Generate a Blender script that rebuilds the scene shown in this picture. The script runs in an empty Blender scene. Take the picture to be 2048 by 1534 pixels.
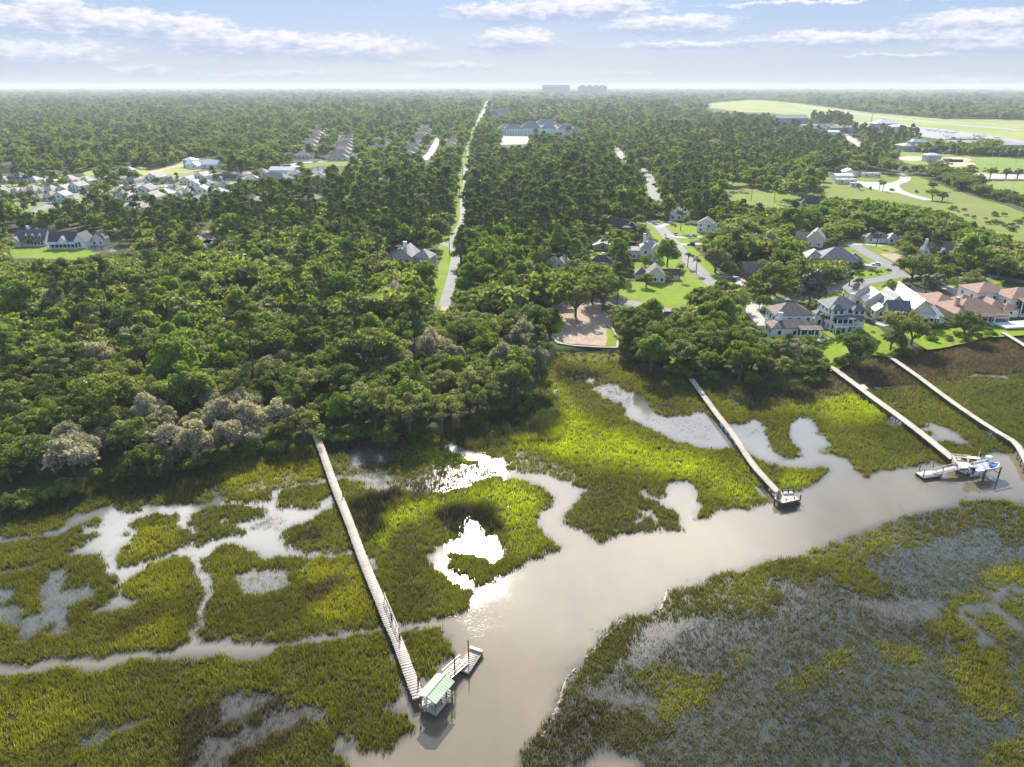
import bpy, math, random
import numpy as np
from mathutils import Vector, Matrix, noise as mnoise

random.seed(7)
RNG = np.random.default_rng(7)
S = bpy.context.scene
COL = S.collection

# ------------------------------------------------------------------ camera
CAM_H = 70.0
F = 1422.0                       # focal length in pixels of a 2048 px wide frame
HOR = 173.5
PITCH = math.atan((767 - HOR) / F)
CP, SP = math.cos(PITCH), math.sin(PITCH)
cam = bpy.data.cameras.new('camera')
cam.sensor_fit = 'HORIZONTAL'
cam.angle = 2 * math.atan(1024 / F)
cam.clip_start = 1.0
cam.clip_end = 60000
camo = bpy.data.objects.new('camera', cam)
camo.location = (0, 0, CAM_H)
camo.rotation_euler = (math.radians(90) - PITCH, 0, 0)
COL.objects.link(camo)
S.camera = camo

# ------------------------------------------------------------------ light
SUN_EL = math.radians(34.6)
SUN_AZ = math.radians(-3.8)      # measured from +Y towards +X
sv = Vector((math.sin(SUN_AZ) * math.cos(SUN_EL), math.cos(SUN_AZ) * math.cos(SUN_EL), math.sin(SUN_EL)))
sl = bpy.data.lights.new('sun', 'SUN')
sl.energy = 4.9
sl.angle = math.radians(0.5)
sl.color = (1.0, 0.94, 0.84)
so = bpy.data.objects.new('sun', sl)
so.rotation_euler = sv.to_track_quat('Z', 'Y').to_euler()
COL.objects.link(so)

S.view_settings.view_transform = 'Standard'
S.view_settings.look = 'None'
S.view_settings.gamma = 1
S.view_settings.exposure = 0.95
S.render.engine = 'CYCLES'
cy = S.cycles
cy.max_bounces = 5
cy.diffuse_bounces = 3
cy.glossy_bounces = 2
cy.transmission_bounces = 3
cy.transparent_max_bounces = 4
cy.volume_bounces = 0
cy.caustics_reflective = False
cy.caustics_refractive = False
cy.sample_clamp_indirect = 4
cy.use_adaptive_sampling = True
cy.adaptive_threshold = 0.02
cy.use_denoising = True
cy.blur_glossy = 0.5

class NT:
    """small helper to write node trees"""
    def __init__(s, tree):
        s.t = tree
    def n(s, kind, **kw):
        nd = s.t.nodes.new(kind)
        ins = kw.pop('ins', {})
        for k, v in kw.items():
            setattr(nd, k, v)
        for k, v in ins.items():
            sock = nd.inputs[k]
            if isinstance(v, bpy.types.NodeSocket):
                s.t.links.new(v, sock)
            else:
                sock.default_value = v
        return nd
    def link(s, a, b):
        s.t.links.new(a, b)
    def m(s, op, a, b=None, c=None, clamp=False):
        ins = {0: a}
        if b is not None: ins[1] = b
        if c is not None: ins[2] = c
        nd = s.n('ShaderNodeMath', operation=op, ins=ins)
        nd.use_clamp = clamp
        return nd.outputs[0]
    def vm(s, op, a, b=None, out=0):
        ins = {0: a}
        if b is not None: ins[1] = b
        return s.n('ShaderNodeVectorMath', operation=op, ins=ins).outputs[out]
    def noise(s, vec, scale, detail=3, rough=0.55, dim='3D', out=0):
        return s.n('ShaderNodeTexNoise', noise_dimensions=dim, ins={'Vector': vec, 'Scale': scale, 'Detail': detail, 'Roughness': rough}).outputs[out]
    def ramp(s, fac, stops, interp='LINEAR'):
        nd = s.n('ShaderNodeValToRGB', ins={0: fac})
        cr = nd.color_ramp
        cr.interpolation = interp
        while len(cr.elements) > 1:
            cr.elements.remove(cr.elements[-1])
        cr.elements[0].position = stops[0][0]
        cr.elements[0].color = tuple(stops[0][1]) + (1,)
        for p, c in stops[1:]:
            e = cr.elements.new(p)
            e.color = tuple(c) + (1,)
        return nd.outputs[0]
    def mix(s, fac, a, b, blend='MIX'):
        nd = s.n('ShaderNodeMix', data_type='RGBA', blend_type=blend, ins={0: fac, 6: a, 7: b})
        return nd.outputs[2]
    def mapr(s, v, a, b, c=0.0, d=1.0, smooth=False):
        nd = s.n('ShaderNodeMapRange', ins={0: v, 1: a, 2: b, 3: c, 4: d})
        nd.clamp = True
        if smooth: nd.interpolation_type = 'SMOOTHSTEP'
        return nd.outputs[0]

# ------------------------------------------------------------------ world: Nishita sky and clouds, all in directions
W = bpy.data.worlds.new('World')
S.world = W
W.use_nodes = True
W.node_tree.nodes.clear()
w = NT(W.node_tree)
sky = w.n('ShaderNodeTexSky', sky_type='NISHITA')
sky.sun_disc = False
sky.sun_elevation = SUN_EL
sky.sun_rotation = SUN_AZ
sky.altitude = 60
sky.air_density = 1.0
sky.dust_density = 1.2
sky.ozone_density = 1.5
tc = w.n('ShaderNodeTexCoord')
sep = w.n('ShaderNodeSeparateXYZ', ins={0: tc.outputs['Generated']})
X, Y, Z = sep.outputs
SKY_K = 0.085
lp = w.vm('NORMALIZE', tc.outputs['Generated'])
# high part of the sky: broken cloud sheet at 1.5 km
inv = w.m('DIVIDE', 1.0, w.m('MAXIMUM', Z, 0.06))
pl = w.n('ShaderNodeCombineXYZ', ins={0: w.m('MULTIPLY', X, inv), 1: w.m('MULTIPLY', Y, inv), 2: 0.0}).outputs[0]
hn = w.noise(pl, 1.15, 5, 0.55)
def spot(cx_, cy_, r_):
    return w.m('MULTIPLY', w.m('SUBTRACT', 1.0, w.m('DIVIDE', w.vm('LENGTH', w.vm('SUBTRACT', pl, (cx_, cy_, 0)), out=1), r_), clamp=True), .85)
hn = w.m('ADD', hn, w.m('ADD', spot(.16, 1.30, .34), w.m('ADD', spot(.50, 1.48, .30), spot(-.75, 1.5, .4))))
hn = w.m('SUBTRACT', hn, w.mapr(w.vm('LENGTH', pl, out=1), .95, 1.3, .16, 0.0, True))
hc = w.mapr(hn, 0.53, 0.74, 0.0, 0.9, True)
hshade = w.mapr(hn, 0.5, 0.8, 0.25, 1.0)
hcol = w.mix(hc, sky.outputs[0], w.n('ShaderNodeMix', data_type='RGBA', ins={0: hshade, 6: (6.5, 7.4, 9.2, 1), 7: (24, 23, 22, 1)}).outputs[2])
bg_hi = w.n('ShaderNodeBackground', ins={0: hcol, 1: SKY_K * 1.7})
# low part of the sky (what lies in front of a level eye): hand placed cumulus rows in azimuth / elevation degrees
az = w.m('MULTIPLY', w.m('ARCTAN2', X, Y), 180 / math.pi)
el = w.m('MULTIPLY', w.m('ARCSINE', Z), 180 / math.pi)
cc = w.n('ShaderNodeCombineXYZ', ins={0: az, 1: el, 2: 0.0}).outputs[0]
stre = w.vm('MULTIPLY', cc, (0.5, 1.25, 1.0))
wn = w.noise(stre, 1.1, 6, 0.62, out=1)
warp = w.vm('MULTIPLY', w.vm('SUBTRACT', wn, (0.5, 0.5, 0.5)), (3.6, 1.15, 0.0))
cw = w.vm('ADD', cc, warp)

def px_azel(u, v):
    d = Vector((u - 1024, F * CP + (767 - v) * SP, -F * SP + (767 - v) * CP)).normalized()
    return math.degrees(math.atan2(d.x, d.y)), math.degrees(math.asin(d.z))
CL = [(105, 12, 50, 18, 1), (20, 38, 110, 18, .8), (190, 48, 110, 22, .9), (285, 52, 60, 22, 1), (390, 62, 75, 22, .9),
      (470, 88, 130, 22, .85), (575, 78, 45, 14, 1), (690, 98, 150, 20, .85), (80, 108, 150, 22, .75), (270, 142, 55, 9, .8),
      (900, 132, 80, 8, .7), (1020, 28, 110, 18, 1), (1170, 18, 140, 20, 1), (1340, 50, 120, 18, 1), (1030, 82, 75, 19, .95),
      (1660, 4, 260, 14, .9), (1380, 92, 150, 9, .75), (1700, 78, 220, 19, .8), (1950, 45, 130, 24, 1), (2000, 85, 160, 24, .85),
      (1800, 112, 140, 6, .7), (820, 155, 60, 6, .6), (550, 150, 160, 7, .5), (1950, 160, 120, 7, .5), (1240, 148, 90, 5, .45)]
acc = None; wsum = None; ysum = None
for (u, v, su, sv_, a) in CL:
    a0, e0 = px_azel(u, v)
    a1, e1 = px_azel(u + su * 1.12, v - sv_ * 1.3)
    d = w.vm('MULTIPLY', w.vm('SUBTRACT', cw, (a0, e0, 0)), (1 / abs(a1 - a0), 1 / abs(e1 - e0), 0))
    ln = w.vm('LENGTH', d, out=1)
    f = w.m('MULTIPLY', w.m('SUBTRACT', 1.35, ln), a)
    # tops (above centre) stay white, bases go lavender
    fp_ = w.m('MAXIMUM', f, 0.0)
    yy_ = w.m('MULTIPLY', fp_, w.n('ShaderNodeSeparateXYZ', ins={0: d}).outputs[1])
    wsum = fp_ if wsum is None else w.m('ADD', wsum, fp_)
    ysum = yy_ if ysum is None else w.m('ADD', ysum, yy_)
    acc = f if acc is None else w.m('MAXIMUM', acc, f)
det = w.noise(w.vm('MULTIPLY', cc, (1.0, 2.6, 1)), 1.7, 5, 0.6)
dens = w.m('ADD', acc, w.m('MULTIPLY', w.m('SUBTRACT', det, 0.5), 1.15))
cl = w.mapr(dens, 0.05, 0.62, 0.0, 0.95, True)
base = w.noise(w.vm('ADD', w.vm('MULTIPLY', cc, (0.7, 2.2, 1)), (7.3, 1.1, 0)), 1.2, 4, 0.6)
low_ = w.m('DIVIDE', ysum, w.m('ADD', wsum, 0.02))
tone = w.mapr(w.m('ADD', w.m('MULTIPLY', low_, -0.55), w.m('MULTIPLY', w.m('SUBTRACT', base, .5), 1.6)), -0.42, 0.42, 0.0, 1.0, True)
ccol = w.n('ShaderNodeMix', data_type='RGBA', ins={0: tone, 6: (6.7, 6.6, 6.9, 1), 7: (3.5, 4.1, 5.6, 1)}).outputs[2]
fade = w.mapr(el, 0.0, 3.2, 0.25, 1.0)
# pale milk-blue air low over the horizon
lowc = w.mix(w.mapr(el, 0.0, 7.0, 1.0, 0.0, True), (2.45, 3.7, 5.9, 1), (3.75, 4.35, 5.15, 1))
lcol = w.mix(w.m('MULTIPLY', cl, fade), w.mix(0.92, sky.outputs[0], lowc), ccol)
bg_lo = w.n('ShaderNodeBackground', ins={0: lcol, 1: SKY_K * .92})
sel = w.mapr(el, 8.5, 12.0, 0.0, 1.0)
ms = w.n('ShaderNodeMixShader', ins={0: sel, 1: bg_lo.outputs[0], 2: bg_hi.outputs[0]})
wo = w.n('ShaderNodeOutputWorld', ins={0: ms.outputs[0]})
W.cycles.sampling_method = 'MANUAL'
W.cycles.sample_map_resolution = 512

# ------------------------------------------------------------------ pixel <-> ground helpers (used once, to survey the place)
def P(u, v, z=0.0):
    d = Vector((u - 1024, F * CP + (767 - v) * SP, -F * SP + (767 - v) * CP))
    t = (z - CAM_H) / d.z
    return Vector((d.x * t, d.y * t, z))
def proj(x, y, z):
    dx, dy, dz = x, y, z - CAM_H
    zc = dy * CP - dz * SP
    yc = dy * SP + dz * CP
    return 1024 + F * dx / zc, 767 - F * yc / zc

PADX, RW, RH = 400, 1424, 820        # rasters at half size, padded sideways
def fill(arr, poly, val):
    p = np.array([((u / 2 + PADX / 2), v / 2) for u, v in poly])
    x0, x1 = max(0, int(p[:, 0].min())), min(RW - 1, int(p[:, 0].max()) + 1)
    y0, y1 = max(0, int(p[:, 1].min())), min(RH - 1, int(p[:, 1].max()) + 1)
    if x1 <= x0 or y1 <= y0: return
    gx, gy = np.meshgrid(np.arange(x0, x1 + 1) + .5, np.arange(y0, y1 + 1) + .5)
    ins = np.zeros(gx.shape, bool)
    n = len(p)
    for i in range(n):
        ax, ay = p[i]; bx, by = p[(i + 1) % n]
        if ay == by: continue
        c = ((ay > gy) != (by > gy)) & (gx < (bx - ax) * (gy - ay) / (by - ay) + ax)
        ins ^= c
    sub = arr[y0:y1 + 1, x0:x1 + 1]
    sub[ins] = val
def stroke(arr, pts, wd, val):
    for (a, b) in zip(pts[:-1], pts[1:]):
        dx, dy = b[0] - a[0], b[1] - a[1]
        L = math.hypot(dx, dy) or 1
        nx, ny = -dy / L * wd / 2, dx / L * wd / 2
        ex, ey = dx / L * wd / 3, dy / L * wd / 3
        fill(arr, [(a[0] + nx - ex, a[1] + ny - ey), (b[0] + nx + ex, b[1] + ny + ey), (b[0] - nx + ex, b[1] - ny + ey), (a[0] - nx - ex, a[1] - ny - ey)], val)
def blur(a, s):
    r = int(3 * s + 1)
    k = np.exp(-0.5 * (np.arange(-r, r + 1) / s) ** 2); k /= k.sum()
    def b1(m):
        pad = np.pad(m, ((r, r), (0, 0)), mode='edge')
        out = np.zeros_like(m)
        for i, kk in enumerate(k): out += kk * pad[i:i + m.shape[0]]
        return out
    return b1(b1(a).T).T
def samp(arr, x, y, z=0.0):
    u, v = proj(x, y, z)
    i = np.clip((u / 2 + PADX / 2).astype(int), 0, RW - 1)
    j = np.clip((v / 2).astype(int), 0, RH - 1)
    return arr[j, i]
_lat = np.random.default_rng(3).random((256, 256))
def vnoise(x, y, s, o=3):
    out = np.zeros_like(x); amp = 1; tot = 0
    for k in range(o):
        xx = x / s + 17.3 * k; yy = y / s + 9.1 * k
        xi = np.floor(xx).astype(int); yi = np.floor(yy).astype(int)
        fx = xx - xi; fy = yy - yi
        fx = fx * fx * (3 - 2 * fx); fy = fy * fy * (3 - 2 * fy)
        g = lambda a, b: _lat[a % 256, b % 256]
        out += amp * ((g(xi, yi) * (1 - fx) + g(xi + 1, yi) * fx) * (1 - fy) + (g(xi, yi + 1) * (1 - fx) + g(xi + 1, yi + 1) * fx) * fy)
        tot += amp; amp *= .5; s = s / 2
    return out / tot

# ------------------------------------------------------------------ object helpers
def tag(o, label=None, cat=None, group=None, kind=None):
    if label: o['label'] = label
    if cat: o['category'] = cat
    if group: o['group'] = group
    if kind: o['kind'] = kind
    return o
def empty(name, loc=(0, 0, 0), rz=0, label=None, cat=None, group=None):
    o = bpy.data.objects.new(name, None)
    o.location = loc; o.rotation_euler = (0, 0, rz)
    COL.objects.link(o)
    return tag(o, label, cat, group)
def np_mesh(name, verts, faces, mat=None, attrs=None, smooth=False):
    """verts (n,3), faces (m,k) all of one size k"""
    me = bpy.data.meshes.new(name)
    verts = np.asarray(verts, np.float32); faces = np.asarray(faces, np.int32)
    m, k = faces.shape
    me.vertices.add(len(verts)); me.vertices.foreach_set('co', verts.ravel())
    me.loops.add(m * k); me.loops.foreach_set('vertex_index', faces.ravel())
    me.polygons.add(m)
    me.polygons.foreach_set('loop_start', np.arange(0, m * k, k, dtype=np.int32))
    me.polygons.foreach_set('loop_total', np.full(m, k, np.int32))
    me.update(calc_edges=True)
    if smooth: me.polygons.foreach_set('use_smooth', np.ones(m, bool))
    for an, arr in (attrs or {}).items():
        arr = np.asarray(arr, np.float32)
        if arr.ndim == 2:
            a4 = np.ones((len(arr), 4), np.float32); a4[:, :3] = arr[:, :3]
            at = me.attributes.new(an, 'FLOAT_COLOR', 'POINT'); at.data.foreach_set('color', a4.ravel())
        else:
            at = me.attributes.new(an, 'FLOAT', 'POINT'); at.data.foreach_set('value', arr)
    if mat: me.materials.append(mat)
    return me
class MB:
    """collects shapes and links them as one mesh object"""
    def __init__(s): s.v = []; s.f = []; s.tr = Matrix()
    def add(s, vs, fs):
        b = len(s.v)
        s.v += [tuple(s.tr @ Vector(p)) for p in vs]; s.f += [tuple(i + b for i in f) for f in fs]
        return s
    def box(s, c, d, rz=0, rx=0, ry=0):
        R = Matrix.Rotation(rz, 4, 'Z') @ Matrix.Rotation(ry, 4, 'Y') @ Matrix.Rotation(rx, 4, 'X')
        vs = [Vector(c) + (R @ Vector((sx * d[0] / 2, sy * d[1] / 2, sz * d[2] / 2))) for sx in (-1, 1) for sy in (-1, 1) for sz in (-1, 1)]
        return s.add(vs, [(0, 1, 3, 2), (4, 6, 7, 5), (0, 4, 5, 1), (2, 3, 7, 6), (0, 2, 6, 4), (1, 5, 7, 3)])
    def bar(s, a, b, w_, h_):
        a, b = Vector(a), Vector(b)
        d = (b - a); L = d.length
        if L < 1e-6: return s
        d /= L
        up = Vector((0, 0, 1)) if abs(d.z) < .9 else Vector((0, 1, 0))
        sd = d.cross(up).normalized(); up = sd.cross(d)
        vs = [p + sd * (i * w_ / 2) + up * (j * h_ / 2) for p in (a, b) for i in (-1, 1) for j in (-1, 1)]
        return s.add(vs, [(0, 1, 3, 2), (4, 6, 7, 5), (0, 4, 5, 1), (2, 3, 7, 6), (0, 2, 6, 4), (1, 5, 7, 3)])
    def cyl(s, a, b, r0, r1=None, n=8, caps=True):
        r1 = r0 if r1 is None else r1
        a, b = Vector(a), Vector(b)
        d = (b - a).normalized()
        up = Vector((0, 0, 1)) if abs(d.z) < .9 else Vector((0, 1, 0))
        x = d.cross(up).normalized(); y = d.cross(x)
        vs = [p + (x * math.cos(t) + y * math.sin(t)) * r for p, r in ((a, r0), (b, r1)) for t in [2 * math.pi * i / n for i in range(n)]]
        fs = [(i, (i + 1) % n, n + (i + 1) % n, n + i) for i in range(n)]
        if caps: fs += [tuple(range(n))[::-1], tuple(range(n, 2 * n))]
        return s.add(vs, fs)
    def prism(s, poly, z0, z1):
        n = len(poly)
        vs = [(x, y, z0) for x, y in poly] + [(x, y, z1) for x, y in poly]
        return s.add(vs, [tuple(range(n))[::-1], tuple(range(n, 2 * n))] + [(i, (i + 1) % n, n + (i + 1) % n, n + i) for i in range(n)])
    def mesh(s, name, mat):
        me = bpy.data.meshes.new(name)
        me.from_pydata(s.v, [], s.f); me.update()
        if mat: me.materials.append(mat)
        return me
    def build(s, name, mat, parent=None):
        o = bpy.data.objects.new(name, s.mesh(name, mat))
        COL.objects.link(o)
        if parent: o.parent = parent
        return o

# ------------------------------------------------------------------ materials
MATS = {}
def mat(name, col, rough=0.8, var=0.15, scale=3.0, col2=None, bump=0.0, metal=0.0, spec=0.5, detail=4, fn=None, lo=0.35, hi=0.65):
    if name in MATS: return MATS[name]
    m = bpy.data.materials.new(name)
    m.use_nodes = True
    t = NT(m.node_tree)
    b = m.node_tree.nodes['Principled BSDF']
    geo = t.n('ShaderNodeNewGeometry')
    n = t.noise(geo.outputs['Position'], scale, detail, 0.6)
    c2 = col2 or tuple(c * (1 - var * 1.6) for c in col)
    c1 = col if col2 else tuple(min(1, c * (1 + var)) for c in col)
    c = t.ramp(n, [(lo, c2), (hi, c1)])
    if fn: c = fn(t, geo, c) or c
    t.link(c, b.inputs['Base Color'])
    b.inputs['Roughness'].default_value = rough
    b.inputs['Metallic'].default_value = metal
    b.inputs['Specular IOR Level'].default_value = spec
    if bump:
        bp = t.n('ShaderNodeBump', ins={'Strength': bump, 'Distance': 0.1, 'Height': n})
        t.link(bp.outputs[0], b.inputs['Normal'])
    MATS[name] = m
    return m
# ------------------------------------------------------------------ survey: land, channels, grass density and colour
SHORE = [(-800, 1180), (-400, 1130), (-100, 1062), (0, 1030), (60, 1000), (130, 975), (200, 955), (300, 945), (400, 930), (480, 905), (560, 890), (620, 880),
 (680, 868), (760, 862), (830, 866), (875, 868), (900, 850), (940, 838), (1000, 822), (1040, 800), (1070, 775), (1085, 742), (1105, 712), (1112, 703),
 (1240, 706), (1262, 722), (1300, 742), (1380, 754), (1420, 762), (1500, 770), (1580, 772), (1640, 762), (1652, 738), (1700, 724), (1760, 714),
 (1810, 712), (1860, 700), (1900, 690), (1960, 674), (2048, 655), (2200, 630), (2500, 600), (2900, 560)]
LAND = np.zeros((RH, RW), np.float32)
fill(LAND, SHORE + [(2900, 182), (-800, 182)], 1)
DENS = np.full((RH, RW), .95, np.float32)
M_CH = [(701, 1660), (690, 1511), (674, 1493), (670, 1470), (690, 1475), (707, 1489), (723, 1501), (757, 1493), (777, 1491), (808, 1475), (820, 1458),
 (824, 1430), (792, 1414), (777, 1406), (808, 1384), (806, 1353), (790, 1310), (775, 1275), (768, 1262), (768, 1245), (789, 1236), (802, 1248),
 (818, 1244), (848, 1236), (888, 1234), (913, 1230), (937, 1212), (935, 1187), (932, 1172), (950, 1172), (975, 1165), (1000, 1155), (1020, 1140),
 (1060, 1120), (1100, 1105), (1132, 1096), (1117, 1090), (1100, 1078), (1076, 1049), (1073, 1031), (1082, 1018), (1106, 1008), (1108, 993),
 (1085, 973), (1059, 961), (1029, 958), (1000, 950), (975, 937), (945, 919), (925, 911), (905, 904), (892, 890), (884, 862), (890, 860), (898, 884),
 (925, 894), (957, 903), (982, 912), (1005, 922), (1018, 935), (1050, 946), (1082, 946), (1097, 943), (1117, 955), (1138, 961), (1153, 961),
 (1153, 973), (1173, 974), (1161, 987), (1155, 1002), (1141, 1017), (1132, 1029), (1123, 1037), (1141, 1052), (1164, 1059), (1182, 1070),
 (1194, 1081), (1211, 1078), (1252, 1065), (1282, 1062), (1323, 1059), (1367, 1056), (1387, 1040), (1405, 1040), (1425, 1026), (1458, 1017),
 (1499, 1015), (1528, 1008), (1540, 1002), (1534, 987), (1516, 973), (1530, 975), (1557, 982), (1600, 981), (1615, 975), (1640, 960), (1661, 937),
 (1680, 930), (1715, 940), (1725, 950), (1760, 940), (1800, 932), (1840, 930), (1870, 922), (1900, 925), (1926, 918), (1956, 919), (1971, 910),
 (1986, 906), (2038, 900), (2200, 880), (2700, 860), (2700, 970), (2200, 990), (2048, 1005), (2000, 1000), (1950, 1001), (1911, 1010), (1861, 1019), (1826, 1025),
 (1811, 1042), (1786, 1050), (1751, 1064), (1702, 1070), (1658, 1088), (1617, 1110), (1604, 1113), (1572, 1113), (1519, 1118), (1500, 1135),
 (1424, 1148), (1396, 1168), (1368, 1171), (1334, 1182), (1325, 1216), (1283, 1222), (1240, 1236), (1209, 1267), (1175, 1309), (1150, 1335),
 (1124, 1372), (1105, 1434), (1085, 1462), (1057, 1496), (1040, 1519), (1030, 1660)]
U_CH = [(1191, 773), (1211, 770), (1258, 779), (1282, 794), (1308, 814), (1323, 829), (1340, 832), (1370, 826), (1411, 822), (1425, 838), (1458, 844),
 (1481, 844), (1499, 838), (1519, 835), (1531, 850), (1540, 873), (1543, 888), (1552, 905), (1566, 916), (1584, 916), (1598, 905), (1595, 893),
 (1580, 880), (1574, 862), (1578, 845), (1598, 832), (1618, 835), (1632, 850), (1636, 865), (1650, 875), (1672, 886), (1665, 893), (1632, 900),
 (1660, 905), (1690, 912), (1705, 925), (1715, 940), (1725, 950), (1700, 975), (1660, 985), (1640, 960), (1661, 937), (1650, 931), (1600, 937),
 (1572, 933), (1543, 926), (1516, 917), (1499, 905), (1469, 895), (1422, 898), (1396, 891), (1352, 879), (1308, 861), (1279, 844), (1252, 832),
 (1229, 826), (1250, 829), (1255, 817), (1246, 806), (1232, 803), (1217, 785)]
S_CH = [(912, 1076), (930, 1070), (962, 1068), (990, 1074), (1009, 1100), (1007, 1119), (987, 1126), (968, 1118), (945, 1108), (910, 1103), (895, 1100), (888, 1112),
 (893, 1130), (905, 1136), (927, 1142), (945, 1157), (955, 1185), (930, 1185), (928, 1170), (918, 1160), (887, 1154), (866, 1147), (868, 1132), (860, 1112), (877, 1088)]
W_L = [(-700, 1120), (-60, 1074), (0, 1069), (37, 1067), (75, 1065), (112, 1055), (130, 1045), (150, 1027), (180, 1017), (212, 1012), (260, 1023), (287, 1017), (287, 997),
 (280, 990), (297, 997), (302, 1010), (350, 1005), (400, 1007), (425, 1000), (420, 980), (410, 967), (425, 972), (442, 967), (430, 980), (440, 995),
 (462, 1002), (511, 1005), (537, 1000), (545, 985), (565, 972), (612, 960), (650, 955), (717, 945), (717, 951), (675, 957), (655, 962), (615, 965),
 (572, 975), (557, 990), (545, 1005), (560, 1020), (585, 1010), (610, 1016), (630, 1015), (650, 1000), (665, 982), (680, 985), (685, 1000),
 (650, 1022), (625, 1042), (600, 1045), (570, 1055), (562, 1070), (572, 1087), (600, 1100), (632, 1104), (675, 1104), (712, 1101), (747, 1110),
 (750, 1120), (745, 1125), (717, 1112), (675, 1112), (630, 1115), (575, 1110), (525, 1112), (511, 1097), (475, 1085), (450, 1088), (425, 1100),
 (410, 1115), (410, 1135), (422, 1150), (424, 1184), (414, 1211), (403, 1246), (399, 1285), (371, 1285), (384, 1263), (394, 1232), (392, 1211),
 (403, 1195), (408, 1175), (392, 1150), (390, 1125), (377, 1107), (350, 1111), (300, 1130), (262, 1150), (250, 1162), (246, 1180), (252, 1190),
 (275, 1204), (237, 1210), (190, 1226), (182, 1220), (200, 1210), (235, 1197), (230, 1177), (234, 1160), (214, 1147), (202, 1127), (205, 1112),
 (187, 1103), (137, 1109), (127, 1105), (140, 1096), (175, 1083), (205, 1070), (185, 1066), (155, 1071), (162, 1057), (200, 1052), (207, 1045),
 (200, 1037), (175, 1042), (150, 1055), (112, 1066), (50, 1075), (0, 1081), (-60, 1085), (-700, 1135)]
C1 = [(-700, 1345), (0, 1322), (34, 1321), (38, 1330), (85, 1318), (126, 1314), (205, 1312), (274, 1300), (335, 1299), (373, 1283), (400, 1286), (445, 1278), (496, 1282),
 (547, 1287), (598, 1270), (700, 1256), (740, 1252), (768, 1245), (790, 1240), (790, 1264), (768, 1262), (740, 1262), (700, 1271), (653, 1280), (646, 1292), (633, 1280), (581, 1292),
 (547, 1302), (523, 1312), (462, 1312), (397, 1309), (356, 1312), (308, 1316), (239, 1330), (171, 1342), (144, 1337), (103, 1340), (41, 1354), (0, 1350), (-700, 1380)]
for pl_ in (M_CH, U_CH, S_CH, W_L, C1): fill(DENS, pl_, 0)
def F2(polys, val):
    for p_ in polys: fill(DENS, p_, val)
F2([[(265, 1042), (277, 1032), (310, 1027), (355, 1027), (357, 1035), (342, 1050), (367, 1057), (390, 1062), (425, 1050), (462, 1045), (485, 1055),
     (490, 1065), (475, 1068), (437, 1077), (400, 1090), (362, 1092), (325, 1110), (287, 1120), (262, 1130), (242, 1136), (232, 1125), (230, 1100),
     (240, 1090), (270, 1077), (272, 1067)],
    [(800, 1270), (818, 1262), (848, 1256), (878, 1258), (897, 1270), (909, 1287), (903, 1303), (886, 1319), (880, 1337), (862, 1351), (844, 1355),
     (832, 1343), (820, 1317), (808, 1289)],
    [(1871, 885), (1886, 881), (1923, 885), (1956, 897), (1969, 910), (1956, 915), (1926, 914), (1903, 908)]], .95)
F2([[(370, 1040), (382, 1025), (425, 1010), (450, 1007), (511, 1010), (520, 1012), (533, 1022), (525, 1032), (500, 1038), (475, 1040), (437, 1047),
     (400, 1060), (387, 1055)]], .86)
F2([[(500, 1045), (540, 1030), (570, 1035), (560, 1055), (520, 1062), (500, 1060)]], .45)
F2([[(230, 1041), (237, 1037), (245, 1042), (237, 1046)], [(235, 1064), (250, 1057), (262, 1064), (250, 1071), (238, 1070)]], .7)
# pools inside the marsh
F2([[(1831, 850), (1858, 851), (1858, 845), (1846, 840), (1868, 842), (1896, 855), (1921, 870), (1941, 885), (1971, 905), (1956, 897), (1923, 885),
     (1886, 881), (1871, 882), (1856, 872), (1868, 868), (1836, 855)],
    [(1968, 855), (1983, 862), (2003, 877), (1986, 875), (1971, 860)],
    [(1780, 828), (1793, 833), (1813, 848), (1808, 855), (1786, 852), (1774, 845)],
    [(1264, 977), (1282, 979), (1302, 989), (1323, 992), (1337, 986), (1336, 968), (1352, 965), (1384, 963), (1390, 979), (1406, 1008), (1393, 1020), (1387, 1056),
     (1365, 1056), (1365, 1037), (1349, 1020), (1323, 1008), (1296, 993)],
    [(1516, 973), (1525, 973), (1548, 990), (1545, 1004), (1534, 996)]], 0)
stroke(DENS, [(1268, 1019), (1290, 1022), (1308, 1026), (1318, 1045), (1330, 1058)], 6, .1)
stroke(DENS, [(1264, 1024), (1270, 1040), (1300, 1024)], 5, .2)
F2([[(1171, 755), (1190, 757), (1194, 763), (1175, 764)], [(1098, 778), (1118, 773), (1124, 778), (1110, 784)], [(1150, 768), (1160, 766), (1158, 772)]], .05)
for pts, wd, v_ in ([(767, 1235), (745, 1170), (722, 1118)], 6, .25), ([(745, 1110), (752, 1130), (740, 1128)], 8, .1), ([(0, 1140), (60, 1130), (90, 1115)], 8, .25), \
      ([(380, 1410), (388, 1385), (392, 1365)], 8, .35), ([(250, 1360), (330, 1348), (420, 1325)], 4, .4), ([(455, 1268), (500, 1272), (560, 1256)], 5, .3), \
      ([(600, 1140), (640, 1110)], 5, .4), ([(1010, 1000), (1015, 1010)], 3, .5):
    stroke(DENS, pts, wd, v_)
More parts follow.
